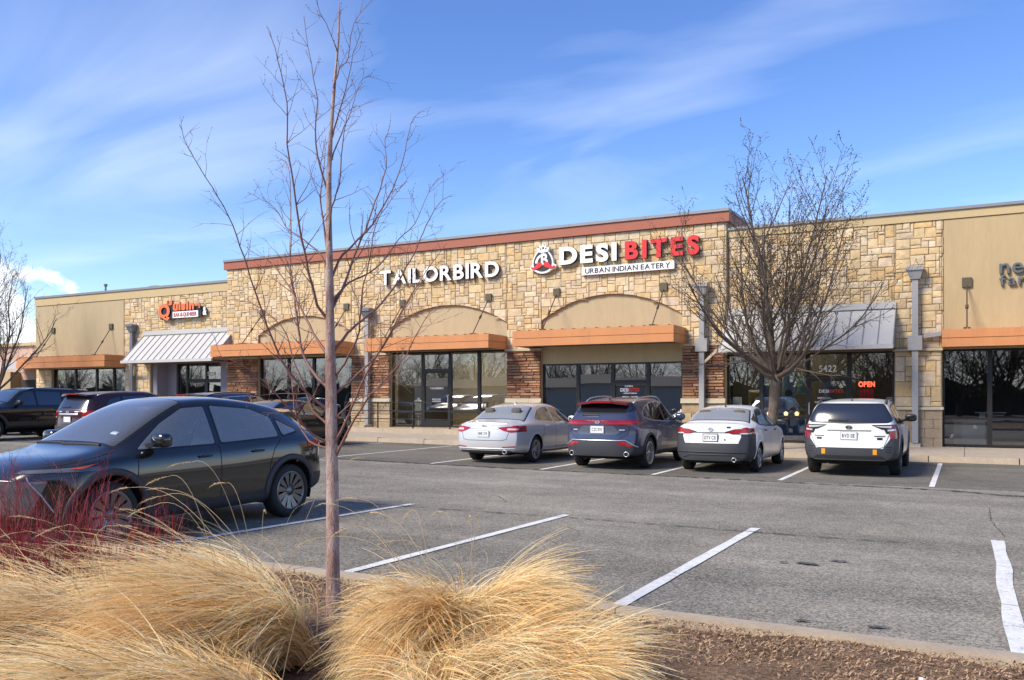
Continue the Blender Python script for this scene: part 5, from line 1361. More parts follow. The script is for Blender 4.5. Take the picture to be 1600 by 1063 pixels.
# ---- slate blue crossover
CROSS = dict(L=4.74, xr=1.06, xf=3.75, R=.365, Ra=.42, rim=.255, wheel='ten', paint=blue, zu=.24,
    top=[(0, 1.10), (.06, 1.16), (.22, 1.31), (.40, 1.46), (.55, 1.545), (.9, 1.595), (1.6, 1.645), (2.1, 1.655), (2.6, 1.62), (3.0, 1.46), (3.5, 1.18), (3.72, 1.10), (4.2, 1.03), (4.55, .92), (4.74, .74)],
    belt=[(0, 1.08), (.3, 1.09), (1.0, 1.07), (2.0, 1.03), (3.4, 1.0), (4.2, .94), (4.74, .66)], bot=[(0, .32), (.4, .30), (1.0, .27), (3.8, .26), (4.4, .26), (4.74, .34)],
    wid=[(0, .82), (.25, .88), (.8, .918), (1.6, .928), (3.4, .926), (4.1, .90), (4.5, .82), (4.74, .66)], wr=[(0, .72), (.2, .68), (.5, .64), (1.0, .645), (1.8, .65), (2.5, .64), (3.0, .66), (3.6, .72), (4.2, .72), (4.74, .50)],
    tail=[(.2, .09), (.38, .02), (.6, .0), (.8, .055), (1.0, .03), (1.1, .05), (1.5, .0)], nose=[(.2, .1), (.5, 0), (.8, .06), (1.1, .1)], kr=.22,
    side_glass=[[(3.30, 1.06), (2.32, 1.08), (2.32, 1.53), (2.60, 1.51), (2.95, 1.34)], [(2.24, 1.08), (1.35, 1.12), (1.22, 1.42), (1.7, 1.52), (2.24, 1.54)], [(1.28, 1.125), (.88, 1.20), (.86, 1.24), (1.14, 1.40)]],
    trim_mat=CM['chrome'], wind=[(3.42, .66), (3.42, -.66), (2.62, -.53), (2.62, .53)],
    back=[(-.54, 1.30), (.54, 1.30), (.68, 1.36), (.58, 1.49), (-.58, 1.49), (-.68, 1.36)],
    skins=[('tail_light', 'rear', [[(.0, 1.125), (.0, 1.05), (.45, 1.01), (.98, 1.03), (.98, 1.13)], ('side', [(-.1, 1.02), (-.1, 1.13), (.32, 1.122), (.40, 1.105), (.30, 1.04)])], CM['dredlens'], True, .006),
           ('tail_light_lit', 'rear', [[(.50, 1.045), (.94, 1.045), (.94, 1.095), (.50, 1.105)]], CM['redlens'], True, .009),
           ('tailgate_recess', 'rear', [[(.36, 1.0), (.52, .86), (.42, .80), (-.42, .80), (-.52, .86), (-.36, 1.0)]], paint('blue_grey_panel', (0.10, 0.115, 0.15), .3, .35), False, .003),
           ('bumper', 'rear', [[(-.95, .28), (.95, .28), (.95, .52), (.62, .66), (-.62, .66), (-.95, .52)]], CM['plastic'], False, .005),
           ('bumper_corner', 'side', [[(-.2, .30), (-.2, .52), (.50, .47), (.62, .30)]], CM['plastic'], False, .005), ('sill', 'side', [[(1.45, .2), (3.35, .2), (3.35, .37), (1.45, .37)]], CM['plastic'], False, .006),
           ('reflector', 'rear', [[(.46, .60), (.74, .53), (.79, .545), (.64, .64), (.48, .64)]], CM['redlens'], True, .009),
           ('headlight', 'front', [[(.42, .80), (.80, .80), (.80, .87), (.45, .85)]], CM['clear'], True, .005), ('grille', 'front', [[(-.5, .45), (.5, .45), (.45, .70), (-.45, .70)]], CMt, False, .005),
           ('rear_quarter_trim', 'rear', [[(.58, 1.34), (.68, 1.40), (.62, 1.49), (.56, 1.49)]], CMt, True, .004)],
    strips=[('chrome_strip', 'rear', [(.90, .50), (.64, .675), (-.64, .675), (-.90, .50)], .02, CM['chrome'], False, .01), ('tailgate_gap', 'rear', [(.72, 1.0), (.68, .82), (.50, .70), (-.50, .70), (-.68, .82), (-.72, 1.0)], .010, CM['seam'], False, 0),
            ('emblem_bar', 'rear', [(.62, .905), (.50, .905)], .03, CM['chrome'], True, .006)],
    gaps=[[(1.30, 1.08), (1.45, .85), (1.42, .45)], [(2.28, 1.08), (2.28, .38)], [(3.33, 1.02), (3.36, .6), (3.3, .4)]], handles=[(1.62, .985), (2.72, .96)], mirror=(3.12, 1.14), arch=(.05, CM['plastic']),
    rplate=.915, ptext='CZC R93', badge=(1.085, .055, .038, CM['chrome']), rails=(.75, 2.75, .60, .07, CM['chrome'], False), finx=.85, pipes=[(-.66, .37, .055), (.66, .37, .055)], wiper=((.42, 1.23), (.02, 1.23)), spoiler=(.20, .62, .60, 1.565, .06, CM['redlens']))
CROSS['spoiler'] = (.20, .62, .60, 1.565, .055, paint('spoiler_red_sheen', (0.15, 0.02, 0.03), .2, .3))
# ---- white small saloon
SMALL = dict(open=True, L=4.49, xr=.98, xf=3.60, R=.315, Ra=.36, rim=.205, wheel='cover', rim_mat=CM['alloy'], paint=whitep, zu=.2,
    top=[(0, 1.04), (.08, 1.075), (.30, 1.085), (.50, 1.10), (.62, 1.125), (1.02, 1.335), (1.4, 1.43), (2.0, 1.47), (2.45, 1.42), (2.9, 1.26), (3.35, 1.05), (3.55, .99), (4.0, .92), (4.3, .82), (4.49, .66)],
    belt=[(0, .98), (.3, 1.0), (1.0, 1.0), (1.9, .96), (3.2, .93), (3.9, .86), (4.49, .60)], bot=[(0, .28), (.45, .26), (.9, .22), (3.6, .20), (4.2, .2), (4.49, .26)],
    wid=[(0, .77), (.25, .825), (.8, .862), (1.5, .870), (3.2, .868), (3.9, .84), (4.25, .77), (4.49, .62)], wr=[(0, .64), (.5, .69), (.8, .665), (1.2, .63), (1.7, .60), (2.3, .60), (2.8, .62), (3.3, .67), (3.9, .68), (4.49, .48)],
    tail=[(.15, .10), (.32, .02), (.5, .0), (.66, .01), (.76, .05), (.9, .06), (1.1, .08)], nose=[(.15, .08), (.45, 0), (.7, .05), (1.0, .1)], kr=.18,
    side_glass=[[(3.05, .975), (2.10, 1.0), (2.10, 1.36), (2.42, 1.345), (2.72, 1.21)], [(2.02, 1.0), (1.22, 1.05), (1.05, 1.09), (1.45, 1.31), (1.72, 1.355), (2.02, 1.37)]],
    dlo=[[(1.06, 1.07), (.86, 1.14), (.90, 1.17), (1.30, 1.30)]],
    wind=[(3.28, .58), (3.28, -.58), (2.48, -.49), (2.48, .49)], back=[(.64, .68), (.64, -.68), (1.26, -.56), (1.26, .56)], back_view='top', back_mat=mat('rear_glass_mid', (0.10, 0.10, 0.10), 0.03, spec=1.0, ior=2.1, coat=.5),  # rear_glass_mid base is greyed in place of a whitish sky reflection
    skins=[('tail_light', 'rear', [[(.36, .90), (.46, .865), (.88, .865), (.88, .975), (.50, .945)], ('side', [(-.1, .865), (-.1, .975), (.27, .995), (.30, .975), (.18, .87)])], CM['redlens'], True, .006),
           ('tail_light_clear', 'rear', [[(.60, .855), (.80, .855), (.80, .88), (.62, .88)]], CM['clear'], True, .009),
           ('bumper', 'rear', [[(-.95, .28), (.95, .28), (.95, .645), (-.95, .645)]], CM['plastic'], False, .005), ('bumper_corner', 'rear', [[(.585, .645), (.95, .645), (.95, .865), (.66, .865)]], CM['plastic'], True, .005), ('lamp_edge', 'rear', [[(.30, .90), (.46, .85), (.90, .85), (.90, .985), (.50, .96)]], CMt, True, .004),
           ('bumper_corner', 'side', [[(-.2, .22), (-.2, .86), (.18, .86), (.62, .56), (.66, .22)]], CM['plastic'], False, .005),
           ('headlight', 'front', [[(.40, .66), (.72, .70), (.72, .80), (.45, .76)]], CM['clear'], True, .005), ('grille', 'front', [[(-.40, .42), (.40, .42), (.38, .66), (-.38, .66)]], CMt, False, .005)],
    strips=[('boot_strip', 'rear', [(-.38, .885), (.38, .885)], .014, CMt, False, .006), ('boot_gap', 'rear', [(.66, .86), (.58, .65), (-.58, .65), (-.66, .86)], .010, CM['seam'], False, 0),
            ('bumper_ridge', 'rear', [(-.76, .47), (.76, .47)], .02, CM['plastic'], False, .018), ('diffuser_edge', 'rear', [(-.6, .35), (-.45, .41), (.45, .41), (.6, .35)], .016, CM['plastic'], False, .014), ('boot_badge', 'rear', [(-.42, 1.0), (-.34, 1.0)], .03, CMt, False, .004), ('boot_badge', 'rear', [(-.32, .735), (-.29, .735)], .03, CMt, False, .004)],
    gaps=[[(1.32, .97), (1.36, .70), (1.26, .55)], [(2.06, 1.0), (2.06, .30)], [(3.05, .95), (3.08, .6), (3.02, .32)]], handles=[(1.55, .90), (2.62, .885)], mirror=(2.88, 1.03), mirror_mat=CMt, handle_mat=CMt,
    rplate=.775, ptext='DTV C31', plate_frame=CMt, badge=(.955, .055, .042, CM['chrome']), finx=1.42, pipes=[(-.50, .31, .045)])
# ---- white wagon
WAGON = dict(L=4.86, xr=1.06, xf=3.81, R=.36, Ra=.415, rim=.235, wheel='five', rim_mat=CM['alloy_d'], paint=pearl, zu=.26,
    top=[(0, 1.08), (.05, 1.14), (.18, 1.32), (.30, 1.48), (.42, 1.545), (.8, 1.575), (1.6, 1.61), (2.2, 1.62), (2.75, 1.57), (3.15, 1.40), (3.62, 1.14), (3.85, 1.08), (4.3, 1.02), (4.65, .93), (4.86, .76)],
    belt=[(0, 1.04), (.3, 1.06), (1.0, 1.06), (2.0, 1.03), (3.4, 1.0), (4.2, .95), (4.86, .68)], bot=[(0, .35), (.4, .33), (1.0, .30), (3.8, .28), (4.5, .29), (4.86, .36)],
    wid=[(0, .86), (.2, .905), (.7, .932), (1.6, .938), (3.5, .936), (4.2, .91), (4.6, .84), (4.86, .70)], wr=[(0, .80), (.2, .76), (.5, .71), (1.0, .69), (1.8, .68), (2.5, .67), (3.0, .68), (3.6, .73), (4.2, .74), (4.86, .54)],
    tail=[(.2, .09), (.38, .02), (.56, .0), (.70, .05), (.9, .055), (1.08, .06), (1.5, .0)], nose=[(.2, .1), (.5, 0), (.8, .06), (1.1, .1)], kr=.16,
    side_glass=[[(3.40, 1.06), (2.36, 1.07), (2.36, 1.49), (2.66, 1.47), (3.02, 1.31)], [(2.28, 1.07), (1.36, 1.09), (1.36, 1.47), (2.28, 1.495)], [(1.28, 1.09), (.62, 1.12), (.62, 1.16), (.88, 1.42), (1.28, 1.465)]],
    wind=[(3.54, .66), (3.54, -.66), (2.76, -.55), (2.76, .55)], back=[(-.74, 1.145), (.0, 1.125), (.74, 1.145), (.79, 1.19), (.625, 1.485), (-.625, 1.485), (-.79, 1.19)],
    back_mat=mat('rear_glass_blue', (0.018, 0.022, 0.035), 0.16, spec=.6, ior=1.6),
    skins=[('lamp_surround', 'rear', [[(.42, 1.08), (.98, 1.09), (.98, .985), (.62, .985)], [(.66, .984), (.98, .984), (.98, .90), (.70, .90)], ('side', [(-.1, .89), (-.1, 1.09), (.30, 1.08), (.24, .90)])], CMt, True, .005),
           ('tail_light', 'rear', [[(.80, 1.068), (.98, 1.075), (.98, .80), (.77, .80), (.75, .92)], ('side', [(-.1, .79), (-.1, 1.08), (.27, 1.07), (.20, .84)])], CM['dredlens'], True, .008),
           ('lamp_insert', 'rear', [[(.47, 1.064), (.80, 1.06), (.78, 1.015), (.60, 1.03)]], CM['clear'], True, .011),
           ('lamp_insert', 'rear', [[(.72, .985), (.86, 1.0), (.86, .968), (.72, .952)]], CM['clear'], True, .011),
           ('bumper', 'rear', [[(-.93, .31), (.93, .31), (.93, .60), (-.93, .60)]], CM['plastic'], False, .005), ('bumper_corner', 'rear', [[(.64, .60), (1, .60), (1, .80), (.77, .80)]], CM['plastic'], True, .005),
           ('bumper_corner', 'side', [[(-.2, .32), (-.2, .80), (.20, .80), (.30, .64), (.30, .32)], [(.30, .32), (.30, .50), (.62, .50), (.66, .32)]], CM['plastic'], False, .005), ('sill', 'side', [[(1.45, .2), (3.42, .2), (3.42, .42), (1.45, .42)]], CM['plastic'], False, .006),
           ('bumper_under', 'rear', [[(-.70, .38), (.70, .38), (.62, .45), (-.62, .45)]], CMt, False, .008),
           ('amber_reflector', 'rear', [[(.455, .475), (.53, .475), (.53, .58), (.455, .58)]], CM['amber'], True, .012),
           ('headlight', 'front', [[(.45, .82), (.84, .82), (.84, .92), (.5, .90)]], CM['clear'], True, .005), ('grille', 'front', [[(-.5, .5), (.5, .5), (.5, .85), (-.5, .85)]], CMt, False, .005)],
    strips=[('tailgate_groove', 'rear', [(-.42, .965), (.42, .965)], .022, mat('groove_grey', (.25, .24, .22), .5), False, .006), ('tailgate_gap', 'rear', [(.76, .90), (.66, .64), (.58, .605), (-.58, .605), (-.66, .64), (-.76, .90)], .010, CM['seam'], False, 0),
            ('bumper_slot', 'rear', [(.70, .535), (.90, .535)], .02, CMt, True, .004), ('bumper_slot', 'rear', [(.70, .585), (.90, .585)], .02, CMt, True, .004), ('bumper_slot', 'rear', [(.70, .635), (.90, .635)], .02, CMt, True, .004),
            ('name_script', 'rear', [(.68, .852), (.48, .852)], .022, mat('script_grey', (.15, .15, .15), .4), True, .004), ('shield_emblem', 'rear', [(.63, .80), (.53, .80)], .042, CMt, True, .006)],
    gaps=[[(1.32, 1.05), (1.46, .85), (1.44, .45)], [(2.32, 1.06), (2.32, .42)], [(3.43, 1.02), (3.46, .7), (3.4, .44)]], handles=[(1.66, .96), (2.78, .94)], mirror=(3.20, 1.15), mirror_mat=CMt, arch=(.085, CM['plastic']),
    rplate=.855, ptext='BVD S1E', badge=(1.03, .065, .036, CMt), rails=(.62, 2.7, .655, .085, CM['plastic'], True), finx=.72, wiper=((.40, 1.16), (.02, 1.165)))
# ---- black sloping crossover close by
COUPE = dict(open=True, L=4.60, xr=.93, xf=3.705, R=.365, Ra=.425, rim=.255, wheel='fan', rim_mat=mat('two_tone_alloy', (.17, .17, .175), .3, metal=.8), paint=blackp, zu=.22, ns=20, tw=.235,
    top=[(0, 1.05), (.05, 1.09), (.20, 1.20), (.40, 1.345), (.55, 1.43), (.8, 1.515), (1.4, 1.615), (2.0, 1.655), (2.45, 1.635), (2.8, 1.53), (3.3, 1.28), (3.66, 1.09), (3.85, 1.045), (4.2, .99), (4.45, .91), (4.60, .78)],
    belt=[(0, 1.03), (.3, 1.07), (1.0, 1.07), (2.0, 1.02), (3.3, .99), (4.1, .93), (4.60, .70)], bot=[(0, .36), (.4, .30), (1.0, .24), (3.7, .22), (4.3, .24), (4.60, .30)],
    wid=[(0, .80), (.25, .875), (.8, .922), (1.5, .920), (2.2, .912), (3.3, .922), (3.9, .910), (4.35, .84), (4.60, .70)], wr=[(0, .66), (.3, .60), (.7, .57), (1.3, .585), (2.0, .60), (2.5, .60), (2.9, .62), (3.5, .69), (4.1, .70), (4.60, .56)],
    tail=[(.2, .12), (.40, .03), (.55, .0), (.8, .045), (1.0, .02), (1.1, .03), (1.5, .0)], nose=[(.2, .05), (.5, 0), (.78, .02), (1.1, .1)], kr=.20, kf=.36,
    side_glass=[[(3.33, 1.045), (2.22, 1.065), (2.22, 1.52), (2.55, 1.50), (2.9, 1.33)], [(2.12, 1.07), (1.12, 1.11), (1.12, 1.36), (1.45, 1.48), (2.12, 1.53)], [(1.03, 1.12), (.72, 1.17), (.74, 1.20), (1.03, 1.33)]],
    side_mat=mat('side_glass_pale', (0.22, 0.225, 0.205), 0.03, spec=1.0, ior=1.9, coat=.4), wind=[(3.56, .70), (3.56, -.70), (2.52, -.55), (2.52, .55)], back=[(-.56, 1.14), (.56, 1.14), (.50, 1.40), (-.50, 1.40)],
    skins=[('tail_light', 'rear', [[(.0, 1.05), (.0, 1.01), (.5, .97), (.98, .95), (.98, 1.03), (.5, 1.06)], ('side', [(-.1, .95), (-.1, 1.04), (.30, 1.03), (.20, .96)])], CM['redlens'], True, .006),
           ('bumper', 'rear', [[(-1, .3), (1, .3), (1, .58), (-1, .58)]], CM['plastic'], False, .005), ('bumper_corner', 'side', [[(-.2, .3), (-.2, .60), (.30, .56), (.46, .3)]], CM['plastic'], False, .005),
           ('sill', 'side', [[(1.32, .18), (3.30, .18), (3.30, .36), (1.32, .40)]], CM['plastic'], False, .006),
           ('headlight', 'front', [[(.36, .835), (.93, .855), (.93, .90), (.40, .868)], ('side', [(4.28, .865), (4.0, .905), (3.86, .925), (4.0, .885), (4.28, .845)])], CM['smoke'], True, .006),
           ('indicator', 'front', [('side', [(4.12, .88), (3.93, .915), (3.86, .925), (4.02, .875)])], mat('orange_lens', (.55, .10, .03), .15, coat=1.0), True, .010),
           ('grille', 'front', [[(-.55, .42), (.55, .42), (.66, .76), (-.66, .76)]], CM['smoke'], False, .005)],
    strips=[('silver_blade', 'front', [(.50, .80), (.62, .62), (.70, .44)], .014, CM['alloy'], True, .01), ('sill_strip', 'side', [(1.36, .41), (3.28, .37)], .016, CM['plastic'], False, .01), ('bonnet_gap', 'side', [(3.60, 1.03), (4.0, .955), (4.30, .90)], .010, CM['seam'], False, 0),
            ('wiper', 'top', [(3.60, .55), (3.63, -.05)], .025, CMt, False, .012), ('wiper', 'top', [(3.61, -.05), (3.58, -.60)], .025, CMt, False, .012), ('windscreen_sticker', 'top', [(3.36, .44), (3.36, .54)], .05, CM['clear'], False, .007)],
    gaps=[[(1.08, 1.09), (1.25, .95), (1.34, .75), (1.34, .42)], [(2.17, 1.065), (2.17, .40)], [(3.36, 1.03), (3.40, .65), (3.32, .38)]], handles=[(1.55, .94), (2.42, .92)], handle_mat=CMt, mirror=(3.16, 1.13), arch=(.075, CM['plastic']),
    badge=(.90, .07, .05, CM['chrome']), finx=.75, spoiler=(.30, .85, .56, 1.475, .04, blackp))
# ---- older maroon sport utility
SUV = dict(back_mat=MATS['rear_glass_blue'], L=4.68, xr=1.02, xf=3.72, R=.36, Ra=.415, rim=.235, wheel='ten', paint=maroonp, zu=.24,
    top=[(0, 1.06), (.06, 1.14), (.20, 1.34), (.34, 1.55), (.48, 1.62), (.9, 1.66), (1.6, 1.70), (2.2, 1.705), (2.75, 1.65), (3.1, 1.48), (3.55, 1.20), (3.75, 1.13), (4.2, 1.06), (4.5, .96), (4.68, .78)],
    belt=[(0, 1.03), (.3, 1.06), (1.0, 1.06), (2.0, 1.04), (3.4, 1.02), (4.1, .97), (4.68, .70)], bot=[(0, .36), (.4, .30), (1.0, .26), (3.8, .25), (4.4, .26), (4.68, .34)],
    wid=[(0, .84), (.25, .90), (.8, .935), (1.6, .942), (3.4, .94), (4.1, .91), (4.45, .84), (4.68, .70)], wr=[(0, .74), (.2, .68), (.5, .64), (1.0, .63), (1.8, .63), (2.5, .62), (3.0, .64), (3.6, .71), (4.2, .72), (4.68, .54)],
    tail=[(.2, .08), (.38, .01), (.56, .0), (.70, .05), (.9, .05), (1.08, .05), (1.5, .0)], nose=[(.2, .1), (.5, 0), (.8, .06), (1.1, .1)], kr=.18,
    side_glass=[[(3.34, 1.09), (2.38, 1.10), (2.38, 1.56), (2.66, 1.545), (3.0, 1.36)], [(2.30, 1.10), (1.40, 1.12), (1.40, 1.53), (2.30, 1.565)], [(1.32, 1.12), (.72, 1.14), (.74, 1.22), (.96, 1.44), (1.32, 1.525)]],
    wind=[(3.46, .68), (3.46, -.68), (2.72, -.55), (2.72, .55)], back=[(-.66, 1.15), (.66, 1.15), (.70, 1.22), (.58, 1.54), (-.58, 1.54), (-.70, 1.22)],
    skins=[('tail_light', 'rear', [[(.58, 1.06), (1, 1.09), (1, .86), (.58, .88)], ('side', [(-.1, .86), (-.1, 1.09), (.30, 1.10), (.26, .88)])], CM['redlens'], True, .006), ('tail_light_clear', 'rear', [[(.60, .885), (.86, .88), (.86, .92), (.60, .92)]], CM['clear'], True, .009),
           ('bumper', 'rear', [[(-1, .32), (1, .32), (1, .64), (-1, .64)]], CM['plastic'], False, .005), ('bumper_corner', 'side', [[(-.2, .32), (-.2, .64), (.5, .60), (.6, .32)]], CM['plastic'], False, .005),
           ('headlight', 'front', [[(.45, .82), (.84, .84), (.84, .98), (.5, .94)]], CM['clear'], True, .005), ('grille', 'front', [[(-.42, .6), (.42, .6), (.45, .9), (-.45, .9)]], CMt, False, .005)],
    strips=[('chrome_strip', 'rear', [(-.44, .985), (.44, .985)], .05, CM['chrome'], False, .012), ('tailgate_gap', 'rear', [(.56, .88), (.50, .68), (-.50, .68), (-.56, .88)], .012, CM['seam'], False, 0), ('bumper_ridge', 'rear', [(-.7, .45), (.7, .45)], .03, CM['alloy'], False, .012), ('tailgate_badge', 'rear', [(-.30, 1.065), (-.45, 1.065)], .04, CM['chrome'], True, .005)],
    gaps=[[(1.36, 1.08), (1.46, .8), (1.42, .45)], [(2.34, 1.10), (2.34, .4)], [(3.38, 1.05), (3.4, .6), (3.32, .4)]], handles=[(1.66, .98), (2.78, .97)], mirror=(3.16, 1.16), arch=(.05, CM['plastic']),
    rplate=.83, ptext='', badge=(1.06, .07, .035, CM['chrome']), rails=(.6, 2.75, .60, .05, CM['chrome'], False), spoiler=(.16, .5, .60, 1.625, .05, maroonp), wiper=((.4, 1.19), (.0, 1.20)))
# ---- tall boxy black off-roader
BOXY = dict(SUV); BOXY.update(L=4.85, xf=3.92, R=.40, Ra=.47, rim=.255, wheel='six', rim_mat=CM['alloy'], paint=blackp, tw=.26,
    top=[(0, 1.15), (.05, 1.25), (.14, 1.55), (.25, 1.72), (.4, 1.76), (.9, 1.79), (1.8, 1.80), (2.4, 1.79), (2.8, 1.72), (3.1, 1.52), (3.42, 1.28), (3.6, 1.24), (4.2, 1.20), (4.6, 1.12), (4.85, .92)],
    belt=[(0, 1.10), (.3, 1.13), (1.0, 1.14), (2.0, 1.13), (3.4, 1.12), (4.3, 1.08), (4.85, .84)], bot=[(0, .46), (.4, .40), (1.0, .36), (3.8, .36), (4.5, .36), (4.85, .44)],
    wid=[(0, .88), (.25, .93), (.8, .955), (1.6, .955), (3.4, .955), (4.2, .945), (4.6, .89), (4.85, .80)], wr=[(0, .80), (.2, .72), (.5, .68), (1.8, .67), (2.6, .66), (3.0, .68), (3.5, .76), (4.2, .78), (4.85, .66)],
    side_glass=[[(3.20, 1.18), (2.38, 1.18), (2.38, 1.66), (2.66, 1.645), (2.95, 1.44)], [(2.30, 1.18), (1.40, 1.18), (1.40, 1.64), (2.30, 1.665)], [(1.32, 1.18), (.62, 1.20), (.62, 1.30), (.80, 1.60), (1.32, 1.635)]],
    wind=[(3.34, .74), (3.34, -.74), (2.78, -.60), (2.78, .60)], back=[(-.66, 1.25), (.66, 1.25), (.62, 1.66), (-.62, 1.66)],
    skins=[('tail_light', 'rear', [[(.72, 1.14), (1, 1.14), (1, .86), (.72, .86)]], CM['redlens'], True, .006), ('bumper', 'rear', [[(-1, .40), (1, .40), (1, .68), (-1, .68)]], CM['plastic'], False, .005),
           ('headlight', 'front', [[(.52, .92), (.88, .92), (.88, 1.03), (.56, 1.03)], ('side', [(4.5, .92), (4.5, 1.04), (4.25, 1.03), (4.3, .94)])], CM['smoke'], True, .006), ('indicator', 'front', [('side', [(4.46, .98), (4.46, 1.03), (4.3, 1.02), (4.33, .98)])], CM['amber'], True, .009),
           ('grille', 'front', [[(-.5, .68), (.5, .68), (.5, 1.0), (-.5, 1.0)]], CMt, False, .005), ('lower_bumper', 'front', [[(-1, .40), (1, .40), (1, .62), (-1, .62)]], CM['plastic'], False, .005)],
    strips=[('tailgate_gap', 'rear', [(.66, 1.1), (.62, .72), (-.62, .72), (-.66, 1.1)], .012, CM['seam'], False, 0), ('windscreen_wiper', 'top', [(3.36, .5), (3.38, -.05)], .025, CMt, False, .012)],
    gaps=[[(1.36, 1.16), (1.5, .9), (1.5, .5)], [(2.34, 1.18), (2.34, .5)], [(3.28, 1.14), (3.3, .7), (3.26, .5)]], handles=[(1.66, 1.06), (2.76, 1.05)], mirror=(3.08, 1.26), mirror_mat=CMt, arch=(.09, CM['plastic']), rplate=.9, badge=(1.15, .06, .03, CM['chrome']), rails=(.6, 2.6, .62, .04, CMt, False), spoiler=(.10, .45, .62, 1.76, .05, blackp), wiper=((.4, 1.29), (.0, 1.30)), finx=.6)
BOXY.pop('ptext', None)

make_car(COUPE, 'black_crossover', 'shiny black sloping crossover close by behind the red twigs', (-9.06, 7.52, 0), -90)
make_car(SALOON, 'silver_saloon', 'silver four door saloon parked nose in facing the shops', (-10.37, 20.42, zg(-10.4, 20.4)), 90)
make_car(CROSS, 'blue_crossover', 'slate blue crossover with a full width red tail light bar', (-7.33, 20.22, 0), 90)
make_car(SMALL, 'white_saloon', 'small white saloon with dark bumper parked before the red ledgestone pier', (-4.83, 20.38, 0), 90)
make_car(WAGON, 'white_wagon', 'white wagon with dark cladding and roof rails below the open sign', (-2.10, 21.05, 0), 90)
def at_lot(x, y): return (x, y, zg(x, y))
make_car(SUV, 'maroon_suv', 'dark maroon sport utility with grey bumper at the left', at_lot(-24.0, 18.75), 90)
make_car(BOXY, 'black_offroader', 'tall black off-roader facing the aisle at the left edge', at_lot(-29.35, 18.3), -90)
g2 = dict(SUV); g2.update(paint=greyp, rails=(.6, 2.75, .60, .05, CMt, False), spoiler=(.16, .5, .60, 1.625, .05, CMt), trim_mat=CM['chrome'], ptext='')
make_car(g2, 'grey_suv', 'blue grey sport utility whose roof shows over the black crossover', at_lot(-21.3, 20.55), 90)
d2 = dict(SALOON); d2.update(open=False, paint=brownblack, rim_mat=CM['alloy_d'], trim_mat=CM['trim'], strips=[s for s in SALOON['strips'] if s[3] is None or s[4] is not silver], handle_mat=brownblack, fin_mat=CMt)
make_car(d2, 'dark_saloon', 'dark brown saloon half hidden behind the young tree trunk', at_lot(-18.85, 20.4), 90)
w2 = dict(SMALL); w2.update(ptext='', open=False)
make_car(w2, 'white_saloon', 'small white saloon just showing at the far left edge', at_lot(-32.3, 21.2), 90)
# ================================================================== TREES AND PLANTS
def bark_mat(name, c1, c2, sc=18):
    m = mat(name, c1, 0.85, var=0.8, vscale=sc*.3, col2=c2, bump=0.6, bscale=sc, stretch=(1, 1, .35)); return m
bark_y = bark_mat('young_bark', (0.27, 0.155, 0.125), (0.43, 0.34, 0.30), 46)
twig_y = mat('young_twig', (0.215, 0.105, 0.080), 0.6, var=0.3, vscale=9)
bark_o = bark_mat('old_bark', (0.075, 0.055, 0.040), (0.17, 0.135, 0.10), 14)
twig_o = mat('old_twig', (0.095, 0.069, 0.050), 0.8, var=0.3, vscale=3)
rt = random.Random(5)
def rvec(r): 
    while True:
        v = Vector((r.uniform(-1, 1), r.uniform(-1, 1), r.uniform(-1, 1)))
        if .05 < v.length < 1: return v.normalized()
def grow(mb, p, d, ln, rad, lev, r, spec):
    """one shoot and everything that grows from it"""
    n = max(2, int(ln/spec['seg'][lev])); pts = [p.copy()]; rr = [rad]; q = p.copy(); dd = d.normalized()
    for i in range(n):
        dd = (dd+rvec(r)*spec['wob'][lev]+Vector((0, 0, spec['up'][lev]))).normalized(); q = q+dd*(ln/n); pts.append(q.copy()); rr.append(rad*(1-.75*(i+1)/n))
    mb.tube(pts, rr, spec['sides'][lev], cap=False)
    if lev+1 < len(spec['n']):
        k = spec['n'][lev+1]; k = int(k*ln/spec['ref'][lev]+.5) if spec.get('ref') else k
        for j in range(k):
            t_ = spec['t0'][lev]+(1-spec['t0'][lev])*(j+r.uniform(.1, .9))/k; x = t_*n; i = min(int(x), n-1); b = pts[i].lerp(pts[i+1], x-i)
            ax = (pts[i+1]-pts[i]).normalized(); s_ = ax.cross(rvec(r)).normalized(); a = R(r.uniform(*spec['ang'][lev+1]))
            grow(mb, b, ax*math.cos(a)+s_*math.sin(a), ln*spec['len'][lev+1]*r.uniform(.6, 1.15)*(1.15-.5*t_), max(rr[i]*.62*r.uniform(.8, 1), spec['rmin']), lev+1, r, spec)
    elif spec.get('bud'):
        b = spec['bud']
        for t_ in ((1.0, .55) if spec.get('bud2', True) else (1.0,)):
            x = min(int(t_*n), n); c = pts[x]; u = rvec(r)*b
            mb.add([tuple(c+Vector((b, 0, 0))), tuple(c+Vector((-b*.6, b*.7, 0))), tuple(c+Vector((-b*.6, -b*.7, 0))), tuple(c+dd*b*2.4)], [(0, 1, 3), (1, 2, 3), (2, 0, 3), (0, 2, 1)])

